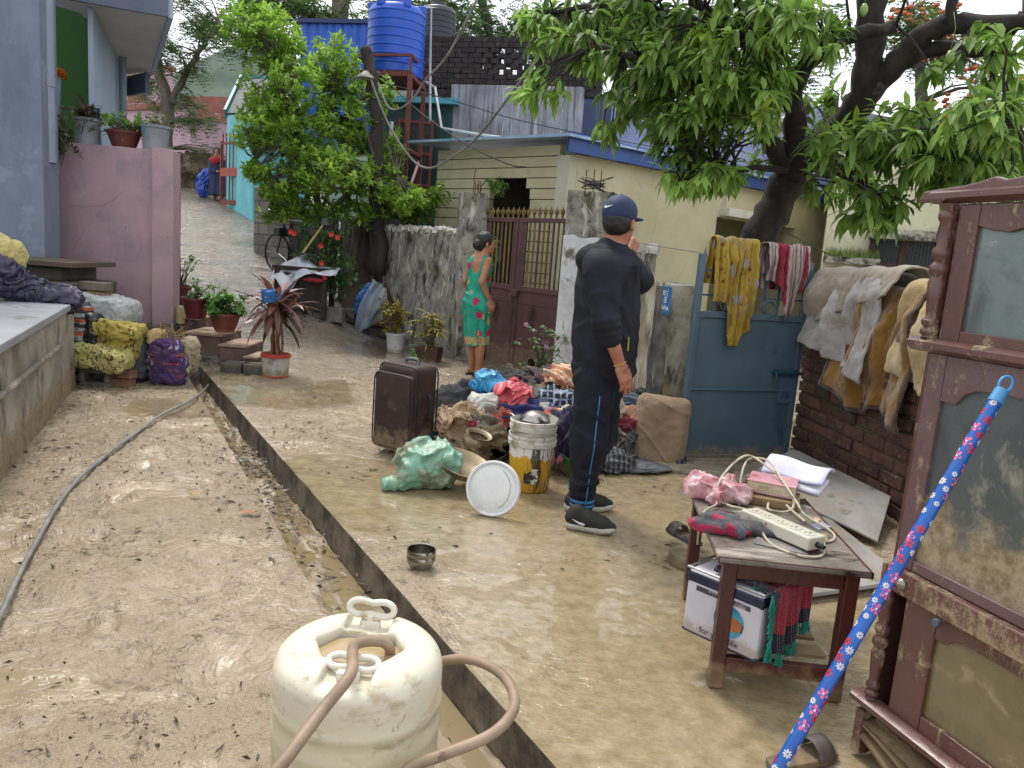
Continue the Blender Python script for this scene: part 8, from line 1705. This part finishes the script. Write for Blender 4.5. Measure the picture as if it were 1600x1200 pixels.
cr=G(614, 552);o=pot('plant_pot', 'white printed paint bucket with a yellow green croton by the boundary wall', (cr.x, cr.y+.15, 0), .105, .12, .25, worn('printed_white_bucket', '#a8a8a6', '#c0c0bd', 5, rough=.5, stain=[('#5a5a66', 12, .6, .66), ('#7a6a50', 6, .6, .72)], mud=(.06, .6)));leafy(o, 38, .12, .013, leafmat('croton_leaves', '#3c4a14', '#c2b23c', .45, .3), 31, (0, 0, .24), .08, .42, .45, .6)
cr=G(668, 566);o=thing('planter_box', 'brown rectangular planter with a spidery yellow green plant by the gate pillar', 'planter', (cr.x, cr.y+.1, 0), rz=-.3);m=MB();m.box((0, 0, .09), (.27, .17, .18), taper=1.12);m.build('box', worn('brown_planter', '#3f2119', '#55302a', 5, rough=.6, mud=(.05, .4)), o, bevel=.012);leafy(o, 46, .16, .010, leafmat('croton_leaves', '#3c4a14', '#c2b23c'), 33, (0, 0, .18), .09, .42, .9, .45);leafy(o, 8, .2, .014, leafmat('fresh_leaves', '#2f5a1c', '#7fae42'), 35, (-.13, 0, .1), .03, .05, 2.0, .4, name='low_leaves')
cr=D(845, 590, 7.3);o=thing('potted_shrub', 'leggy periwinkle shrub with small pink flowers in front of the brown gate', 'plant', (cr.x, 7.4, 0));leafy(o, 34, .055, .02, leafmat('periwinkle_leaves', '#24401f', '#6f9450', .5, .3), 41, (0, 0, .22), .13, .52, .4, .55);m=MB();m.lathe([(0, 0), (.09, 0), (.12, .2), (.128, .21), (0, .19)], 20);m.build('pot', TER, o, smooth=45);g=random.Random(4);m=MB()
for i in range(9):
    c_=V((g.gauss(0, .16), g.gauss(0, .12), g.uniform(.4, .78)));
    for k in range(5):a_=k*1.257;m.add([c_, c_+V((.018*math.cos(a_-.4), .01, .018*math.sin(a_-.4))), c_+V((.024*math.cos(a_), .008, .024*math.sin(a_))), c_+V((.018*math.cos(a_+.4), .01, .018*math.sin(a_+.4)))], [(0, 1, 2, 3)])
m.build('flowers', worn('pink_petals', '#c48ab0', '#d9aac8', 9, rough=.6), o)
# ------------------------------------------------------------------ lane corner, tanks, pole, wires
POLEM=worn('weathered_pole', '#211d1a', '#3b342e', 6, rough=.9, bump=.8, bsc=16, stretch=(1, 1, .25), stain=('#5d564d', 5, .62, .72))
PY=11.4;pl_=thing('wooden_pole', 'crooked dark wooden electric pole with a tin lamp shade', 'pole', D(592, 420, PY));m=MB()
limb(m, [D(592, 430, PY), D(590, 330, PY), D(585, 250, PY), D(588, 190, PY), D(583, 140, PY), D(577, 98, PY), D(571, 76, PY)], .125, .075, 12, .05, 4);m.build('shaft', POLEM, pl_, world=True, smooth=180)
m=MB();sc=D(571, 118, PY-.2);m.lathe([(.03, .06), (.045, .035), (.11, -.005), (.115, -.035), (.108, -.03), (.04, .02), (0, .03)], 20, Matrix.Translation(sc));ls_=m.build('lamp_shade', worn('old_tin_shade', '#8a8478', '#a8a294', 6, rough=.6), pl_, world=True, smooth=50);m=MB();m.tube([sc+V((0, 0, .05)), sc+V((.02, .1, .1)), sc+V((.1, .18, .06))], .012, 6);m.build('lamp_bracket', worn('rusty_iron', '#3a2419'), pl_, world=True)
RED=worn('red_oxide_steel', '#5a2620', '#743529', 4, rough=.6, stain=('#3a1c18', 6, .6, .7))
TY=13.0;tk=thing('tank_stand', 'red oxide steel angle stand carrying the blue water tank', 'stand', D(610, 300, TY));
c00, c10, c11, c01=D(551, 112, TY-.3), D(641, 116, TY-.55), D(664, 105, TY+.45), D(590, 98, TY+.7);zt_=c10.z
for i, p in enumerate((c00, c10, c11, c01)):
    m=MB();m.box((p.x, p.y, zt_/2+.1), (.07, .07, zt_-.2));m.build('leg', RED, tk, world=True)
for zz in(zt_, zt_+.28):
    m=MB();q=[V((p.x, p.y, zz))for p in(c00, c10, c11, c01)]
    for i in range(4):m.beam(q[i], q[(i+1)%4], .05, .06 if zz==zt_ else .04)
    m.build('top_frame', RED, tk, world=True)
m=MB();m.prism([(p.x, p.y)for p in(c00, c10, c11, c01)], .03, Matrix.Translation((0, 0, zt_+.03)));m.build('deck', worn('rusty_deck', '#3a201b', '#54302a', 5, rough=.8), tk, world=True)
for zz in(zt_-1.1, zt_-1.9, zt_-2.5):
    m=MB();m.beam(V((c10.x, c10.y, zz)), V((c11.x, c11.y, zz)), .04, .05);m.beam(V((c00.x, c00.y, zz-.1)), V((c10.x, c10.y, zz-.1)), .03, .04);m.build('brace', RED, tk, world=True)
m=MB();m.beam(V((c10.x, c10.y, zt_-2.0)), V((c11.x, c11.y, zt_-1.15)), .04, .04);m.build('diagonal_brace', RED, tk, world=True)
for p in(c00, c10, c11, c01):m=MB();m.box((p.x, p.y, zt_+.16), (.035, .035, .26));m.build('post', RED, tk, world=True)
def tank(name, label, base, r, h, mat, ribs, top):
    o=thing(name, label, 'water tank', base);pr=[(0, 0), (r*.97, 0), (r, .03)]
    for k in range(ribs):
        z0=.06+(h*.80)*k/ribs;dz=h*.80/ribs;pr+=[(r, z0), (r*1.0, z0+dz*.62), (r*1.022, z0+dz*.72), (r*1.022, z0+dz*.86), (r, z0+dz*.95)]
    pr+=[(r*.99, h*.86), (r*.93, h*.91), (r*.86, h*.93)];m=MB();m.lathe(pr+[(r*.55, h*.97), (r*.4, h*.975), (0, h*.98)], 40);m.build('shell', mat, o, smooth=30)
    m=MB();m.lathe([(r*.42, h*.97), (r*.43, h*1.03), (r*.40, h*1.05), (0, h*1.07)], 26);m.build('lid', mat, o, smooth=40)
    if top:
        for a_ in range(6):m=MB();m.box((r*.87*math.cos(a_*1.047), r*.87*math.sin(a_*1.047), h*.93), (.12, .12, .13), rz=a_*1.047);m.build('shoulder_lug', mat, o, bevel=.02)
    return o
cx_, cy_=(c00.x+c11.x)/2+.06, (c00.y+c11.y)/2;tk_=tank('water_tank', 'big bright blue ribbed plastic water tank on the red stand', (cx_+.02, cy_, zt_+.06), .455, 1.12, worn('blue_tank', '#0f44a8', '#1750b8', 2, rough=.38, bump=.03), 7, 1)
bt=D(681, 92, 15.4);tank('water_tank', 'black ribbed plastic water tank on the brick parapet', (bt.x, bt.y, bt.z), .34, .95, worn('black_tank', '#1d2026', '#2b2f37', 2, rough=.4, bump=.03), 8, 0)
m=MB();a, b=D(588, 10, TY), D(674, 12, TY+.1);m.tube([a, b, D(672, 100, TY+.4), D(672, 190, TY+.3)], .022, 8);m.tube([a, a+V((0, 0, -.1))], .022, 8);m.solo('water_pipe', 'white plastic water pipe over the top of the blue tank', 'pipe', worn('white_pvc', '#a3a5a6', '#bcbdbd', 5, rough=.45))
m=MB();m.tube([D(665, 128, 13.6), D(680, 137, 13.6), D(690, 200, 12.9), D(760, 212, 12.7), D(870, 224, 12)], .022, 8);m.solo('water_pipe', 'white plastic pipe bending down onto the pale blue sheet roof', 'pipe', worn('white_pvc', '#a3a5a6'))
m=MB();m.tube([D(612, 190, 11.9), D(607, 250, 11.9)], .03, 8);m.solo('water_pipe', 'short white pipe standing beside the wooden pole', 'pipe', worn('white_pvc', '#a3a5a6'))
WIR=worn('dark_cable', '#1c1c1e', '#2c2c2c', 5, rough=.6, bump=0);WIRL=worn('pale_cable', '#6d6a64', '#8c8982', 5, rough=.6, bump=0)
def wire(label, pts, r, mat):m=MB();m.tube(spline(pts, 8), r, 6);m.solo('overhead_wire', label, 'cable', mat, smooth=180)
wire('thick grey cable sagging from the top centre down to the cream house corner', [D(745, 0, 9.5), D(700, 85, 10.2), D(665, 125, 10.6), D(640, 160, 10.9), D(610, 170, 11.2), D(590, 130, 11.3)], .014, WIRL)
wire('long dark cable crossing diagonally from the mango tree to the gate roof', [D(890, 0, 8.2), D(850, 75, 8.8), D(800, 145, 9.6), D(745, 215, 10.6), D(700, 250, 10.9), D(668, 263, 11.2), D(640, 245, 11.3), D(605, 190, 11.3), D(575, 112, 11.2)], .017, WIRL)
wire('thin cable drooping along the front of the grey plaster wall to the lavender house', [D(600, 130, 11.3), D(700, 155, 12.2), D(800, 185, 13), D(900, 207, 13.6), D(1040, 233, 14.4)], .008, WIR)
wire('cable running from the pole to the eave of the cream house', [D(590, 112, 11.3), D(650, 170, 11), D(720, 220, 10.4), D(790, 255, 10.1), D(822, 261, 10.3)], .008, WIR)
wire('thin washing wire tied between the white pillar and the blue gate', [D(905, 310, 8.2), D(960, 372, 7.4), D(1000, 380, 7.0), D(1095, 395, 6.1)], .004, WIRL)
wire('wire fixed from the mango trunk to the pale house', [D(1185, 340, 7.5), D(1290, 395, 9), D(1340, 415, 10.2)], .006, WIR)
for(px, py, w_px, h_px, mt_, lab)in((722, 82, 24, 14, fabric('pale_teal_washing', '#7fa3a8', '#93b4b6', mud=0), 'pale teal cloth hanging on the roof washing line'), (748, 85, 27, 14, fabric('green_washing', '#1d4a42', '#2c5e54', mud=0), 'dark green cloth hanging on the roof washing line'), (775, 88, 17, 14, fabric('dark_washing', '#23252c', '#33363e', mud=0), 'small dark cloth hanging on the roof washing line'), (804, 82, 27, 24, fabric('lilac_flower_washing', '#5d5a74', '#737088', pat=dots('#a8506e', 9, .12, .2), mud=0), 'lilac flowered cloth hanging on the roof washing line')):
    p=D(px, py, 14.9);k=14.9/FPX;m=MB();m.grid(lambda u, v:(p.x+(u-.5)*w_px*k, p.y-.08+.03*math.sin(u*9), p.z+.02-v*h_px*k-.02*u*2), 10, 5);m.solo('washing', lab, 'cloth', mt_, group='washing on the roof line', solid=.01, smooth=180)
ga, gb_=T(345, 317), T(395, 319);gy=19.9;A_, B_=D(345, 300, 20.0), D(388, 300, 19.2);z0=zg(A_.x, 20)+.05;d=V((B_.x-A_.x, B_.y-A_.y, 0));Lg=d.length
lg=wthing('lane_gate', 'red oxide iron bar gate with spear tips at the top of the lane', 'gate', (A_.x, A_.y, z0), rz=math.atan2(d.y, d.x));m=MB();m.box((0, 0, .78), (.05, .04, 1.56));m.box((Lg, 0, .78), (.05, .04, 1.56));m.box((Lg/2, 0, .06), (Lg, .04, .12));m.box((Lg/2, 0, 1.5), (Lg, .04, .05));m.build('frame', RED, lg)
m=MB()
for i in range(8):x=Lg*(i+.5)/8;m.box((x, 0, .85), (.022, .02, 1.6));m.lathe([(.012, 1.65), (.025, 1.69), (0, 1.78)], 6, Matrix.Translation((x, 0, 0)))
m.build('bars', RED, lg);m=MB();m.box((Lg*.5, -.03, .8), (Lg*.95, .02, .2));m.build('lock_rail', worn('orange_red_paint', '#8a3a26', '#a04a32', 4, rough=.6), lg)
bp_=T(322, 309);o=crumple('tarpaulin', 'crumpled blue tarpaulin heaped beside the woman at the lane gate', 'tarpaulin', bp_+V((0, 0, .4)), (.22, .2, .4), worn('blue_tarp', '#1f3f96', '#3558b4', 5, rough=.45, bump=.3, stain=('#8d98c0', 6, .6, .7)), 61, tilt=.3, floor=bp_.z)
bk_=T(292, 292);
def bank(P):c=np.array(tuple(bk_));d=sd_ell(P, c+np.array([-.4, 1.4, .25]), (1.9, 1.6, .8));return smax(d-.14*creases(P, .8, 4, 3)-.08*waves(P, 1.6, 6, 2), -(P[..., 2]-bk_.z+.4), .1)
tag(sdf_mb(bank, np.array(tuple(bk_))-np.array([2.8, .9, .6]), np.array(tuple(bk_))+np.array([2.2, 3.6, 1.6]), .07).build('rubble_bank', worn('earth_and_roots', '#3a3226', '#75674e', 2.5, .4, .62, rough=.95, bump=.9, bsc=8, stain=[('#22301a', 2, .55, .66), ('#8d8468', 4, .6, .68)]), smooth=180), kind='structure')
BLKM=NT('lane_blocks');br=BLKM.n('TexBrick');BLKM.l(BLKM.co((1, 1, 1), rot=(R(90), 0, 0)), br.inputs['Vector']);br.inputs['Scale'].default_value=1;br.inputs['Brick Width'].default_value=.40;br.inputs['Row Height'].default_value=.20;br.inputs['Mortar Size'].default_value=.012;br.inputs['Color1'].default_value=rgba('#5f5b54');br.inputs['Color2'].default_value=rgba('#77726a');br.inputs['Mortar'].default_value=rgba('#45413b')
c=BLKM.mix(BLKM.ramp(BLKM.noise(3, 5, .65, BLKM.co((1, 1, .4))), [(.48, 0.0), (.66, .75)]), br.outputs[0], '#3a362f');BLKM.set(Base_Color=c, Roughness=.9);BLKM.l(BLKM.bump(BLKM.math('ADD', BLKM.math('MULTIPLY', br.outputs[1], -1), BLKM.noise(25, 5, .7)), .6, .015), BLKM.p.inputs['Normal']);BLKM=BLKM.m
for(x0, x1, ya, yb, yt, lab)in((396, 452, 14.6, 13.6, 290, 'taller grey concrete block wall at the lane corner'), (458, 520, 13.2, 12.9, 326, 'lower grey concrete block wall behind the bicycle')):
    A_, B_=D(x0, 380, ya), D(x1, 380, yb);o=wthing('block_wall', lab, 'wall', (A_.x, A_.y, 0), rz=math.atan2(B_.y-A_.y, B_.x-A_.x));L_=(B_-A_).xy.length;zt2=D((x0+x1)/2, yt, (ya+yb)/2).z;m=MB();m.box((L_/2, .08, zt2/2-.1), (L_, .16, zt2+.2));m.build('blocks', BLKM, o, bevel=.01)
bp2=T(432, 424);by=bp2.y;bz=zg(bp2.x, by);bi=thing('bicycle', 'black bicycle parked against the block wall behind the white plastic sheet', 'bicycle', (bp2.x, by, bz), rz=R(-35));TYR=worn('black_tyre', '#16161a', rough=.7);BLKP=worn('black_frame', '#1a1d28', '#262a38', 5, rough=.4);CHR=worn('chrome', '#8d8f92', metal=1, rough=.25)
for x in(0, 1.02):
    m=MB();m.tube([(x+.31*math.cos(k*.2094), 0, .32+.31*math.sin(k*.2094))for k in range(30)], .017, 7, closed=True);w_o=m.build('wheel', TYR, bi, smooth=180);m=MB()
    for k in range(14):m.tube([(x, 0, .32), (x+.30*math.cos(k*.449), 0, .32+.30*math.sin(k*.449))], .0018, 3, cap=False)
    m.tube([(x+.293*math.cos(k*.2094), 0, .32+.293*math.sin(k*.2094))for k in range(30)], .007, 5, closed=True);m.build('spokes', CHR, w_o)
m=MB()
for a, b in(((.18, 0, .86), (.70, 0, .84)), ((.18, 0, .78), (.48, 0, .32)), ((.48, 0, .32), (.70, 0, .90)), ((1.02, 0, .32), (.48, 0, .32)), ((1.02, 0, .32), (.69, 0, .80)), ((0, 0, .32), (.15, 0, .72)), ((.15, 0, .72), (.19, 0, .95))):m.tube([a, b], .016, 7)
m.build('frame', BLKP, bi);m=MB();m.tube(spline([(.05, -.27, .98), (.12, -.26, 1.0), (.19, -.1, .97), (.19, .1, .97), (.12, .26, 1.0), (.05, .27, .98)], 5), .013, 7);m.build('handlebar', CHR, bi);m=MB();m.box((.72, 0, .93), (.24, .13, .05), taper=.8);m.build('saddle', TYR, bi, bevel=.02);m=MB();m.box((.1, 0, .66), (.16, .2, .14));m.build('basket', worn('dark_wire', '#22252a'), bi, bevel=.01)
cb=T(465, 497);cz=zg(cb.x, cb.y);CY=cb.y;o=thing('wooden_bench', 'dark wooden crate stand half hidden under white plastic sheeting', 'crate', (cb.x, CY+.3, cz));m=MB()
for x in(-.32, .32):
    for y in(-.2, .25):m.box((x, y, .32), (.07, .07, .64))
m.box((0, .05, .66), (.78, .55, .05));m.box((0, -.2, .35), (.6, .02, .5));m.build('frame', worn('old_dark_wood', '#231d18', '#3a3129', 6, rough=.85, bump=.4), o, bevel=.006)
SHT=worn('white_polythene', '#b9bdc6', '#d9dce0', 4, rough=.28, bump=.4, bsc=12, stain=('#8a8f9c', 6, .55, .65))
def wsh(u, v):
    x=-.42+u*.92;y=-.3+v*.65;z=.70+.16*math.exp(-((u-.38)/.16)**2)*(.4+.6*v)+.03*mnoise.noise(V((u*5, v*5, 2)));k=max(0, .30-v)/.30;z-=k*(.10+.32*math.exp(-((u-.30)/.16)**2));z-=.14*max(0, .12-u)/.12;return(x, y-.02*k, z+.02*mnoise.noise(V((u*14, v*12, 5))))
m=MB();m.grid(wsh, 30, 24);o=m.build('plastic_sheet', SHT, None, smooth=180, solid=.004);o.location=(cb.x, CY+.3, cz+.0);tag(o, 'white polythene sheet thrown over the dark crate stand', 'sheet')
crumple('red_cloth', 'dark red cloth showing at the edge of the white polythene', 'cloth', D(490, 438, CY+.02), (.13, .04, .03), fabric('dark_red_cloth', '#7a1c26', '#962a36', mud=.2), 91, floor=0)
hb=D(512, 470, CY+.1);o=thing('hibiscus', 'hibiscus bush with red flowers against the dark garden wall', 'plant', (hb.x, CY+.45, zg(hb.x, CY+.45)));lf=MB();sm=MB();fl=MB();g=random.Random(6)
for(px, py, n)in((520, 380, 16), (505, 420, 22), (525, 430, 16), (535, 405, 8), (500, 360, 8), (530, 360, 6), (470, 375, 9), (480, 395, 6), (545, 440, 6)):
    for i in range(n*2):p=D(px+g.gauss(0, 11), py+g.gauss(0, 12), CY+.4+g.uniform(-.25, .15));rosette(lf, p, V((g.uniform(-.5, .5), -.6, .5)), 5, .085, .026, g, .6, g.uniform(.2, .8), 2);sm.tube([p, V((hb.x, CY+.45, p.z-.15)), V((hb.x, CY+.45, .5))], [.004, .007, .012], 4, cap=False)
FLW=worn('hibiscus_red', '#b8201c', '#cc3a30', 9, rough=.5)
lf.build('leaves', leafmat('hibiscus_leaves', '#1c3f1a', '#5f8a3c', .4, .3), o, world=True);sm.build('stems', BARK2, o, world=True)
for(px, py)in((528, 371), (503, 411), (508, 433), (518, 366), (455, 362), (460, 365), (502, 384)):
    c_=D(px, py, CY+.05);m=MB()
    for k in range(5):a_=k*1.257+px;u_=V((math.cos(a_), -.35, math.sin(a_)));s_=V((-math.sin(a_), 0, math.cos(a_)));m.add([c_, c_+u_*.025+s_*.018, c_+u_*.042, c_+u_*.025-s_*.018], [(0, 1, 2, 3)])
    m.build('flower', FLW, o, world=True)
m=MB();m.tube([D(473, 395, CY+.1), D(508, 347, CY+.35)], .016, 8);br_o=m.solo('mop_stick', 'pale bamboo mop stick leaning up against the garden wall', 'mop', worn('bamboo', '#9c8a58', '#b5a470', 5, rough=.6));m=MB();m.lathe([(.0, -.06), (.06, -.05), (.05, .02), (.02, .05), (0, .05)], 10, Matrix.Translation(D(508, 346, CY+.35)));m.build('mop_head', worn('grey_mop_rag', '#4a4a4c', '#66666a', 9, rough=.9), br_o, world=True)
PLK=worn('old_plank', '#2f2620', '#57493f', 5, rough=.85, bump=.4, stretch=(1, 1, .15), stain=('#5d5148', 5, .6, .7))
for i, (x0, y0, x1, y1, w_, lab)in enumerate(((557, 508, 584, 318, .15, 'long dark plank leaning on the wall, frontmost and tallest of the planks'), (549, 506, 572, 342, .16, 'second dark plank leaning behind the tallest plank'), (541, 503, 562, 360, .2, 'wide short plank leaning at the left of the plank group'))):
    a=T(x0, y0);b=D(x1, y1, a.y+.8+.12*i);m=MB();m.beam(a, b, w_, .045, up=(.3, -1, 0));m.solo('plank', lab, 'plank', PLK, group='planks leaning on the wall', bevel=.004)
for(px, py, wd, lab, mt_)in((510, 502, .42, 'pale grey concrete block under the hibiscus', worn('grey_block', '#55504a')), (452, 492, .36, 'dark stone block under the polythene covered crates', worn('dark_block', '#3d3933', '#544e46', 6, rough=.9, bump=.5)), (542, 503, .2, 'small stone at the foot of the planks', worn('grey_block', '#55504a'))):
    p=T(px, py);m=MB();m.box((0, 0, .09), (wd, .22, .2));o=m.build('stone_block', mt_, None, bevel=.015);o.location=(p.x, p.y+.12, p.z);tag(o, lab, 'block')
vb=T(578, 525);vz=vb.z;tri=thing('leaning_board', 'brown board leaning in the wall corner under clear polythene', 'board', (vb.x, vb.y, vz));m=MB();m.beam(V((vb.x+.22, vb.y+.1, vz+.12)), V((vb.x+.36, vb.y+.35, vz+.85)), .08, .5, up=(1, -.6, 0));m.build('panel', worn('brown_board', '#3f2b20', '#5a4032', 5, rough=.7), tri, world=True, bevel=.006)
o=crumple('blue_sheet', 'blue plastic sheet bundle under the clear polythene by the planks', 'sheet', D(573, 480, vb.y+.25), (.13, .14, .34), worn('blue_poly', '#1f62b0', '#3a80c8', 4, rough=.35, bump=.4, bsc=14), 93, floor=vz+.1, tilt=.1)
POLY=worn('clear_polythene', '#8f9698', '#b9bfc0', 4, rough=.2, bump=.5, bsc=14, alpha=.62)
m=MB();
def pol(u, v):a, b=D(582, 436, vb.y+.02).lerp(D(607, 452, vb.y+.0), u), D(548, 527, vb.y-.12).lerp(D(598, 500, vb.y-.05), u);p=a.lerp(b, v**(1.0+.5*(1-u)));return p+V((.02*math.sin(v*8+u*5), -.10*math.sin(v*3.1)-.05*math.sin(u*9+v*3), .03*mnoise.noise(V((u*6, v*7, 3)))))
m.grid(pol, 22, 30);m.solo('polythene_sheet', 'clear crumpled polythene sheet trailing to the ground beside the croton bucket', 'sheet', POLY, smooth=180)
for(px, py, wd, h_, lab)in((592, 527, .42, .14, 'dark wet concrete block under the polythene bundle'),):p=T(px, py);m=MB();m.box((0, 0, h_/2), (wd, .24, h_));o=m.build('stone_block', worn('wet_block', '#2f2c28', '#4a463f', 6, rough=.6, bump=.4), None, bevel=.015);o.location=(p.x, p.y+.12, p.z);tag(o, lab, 'block')
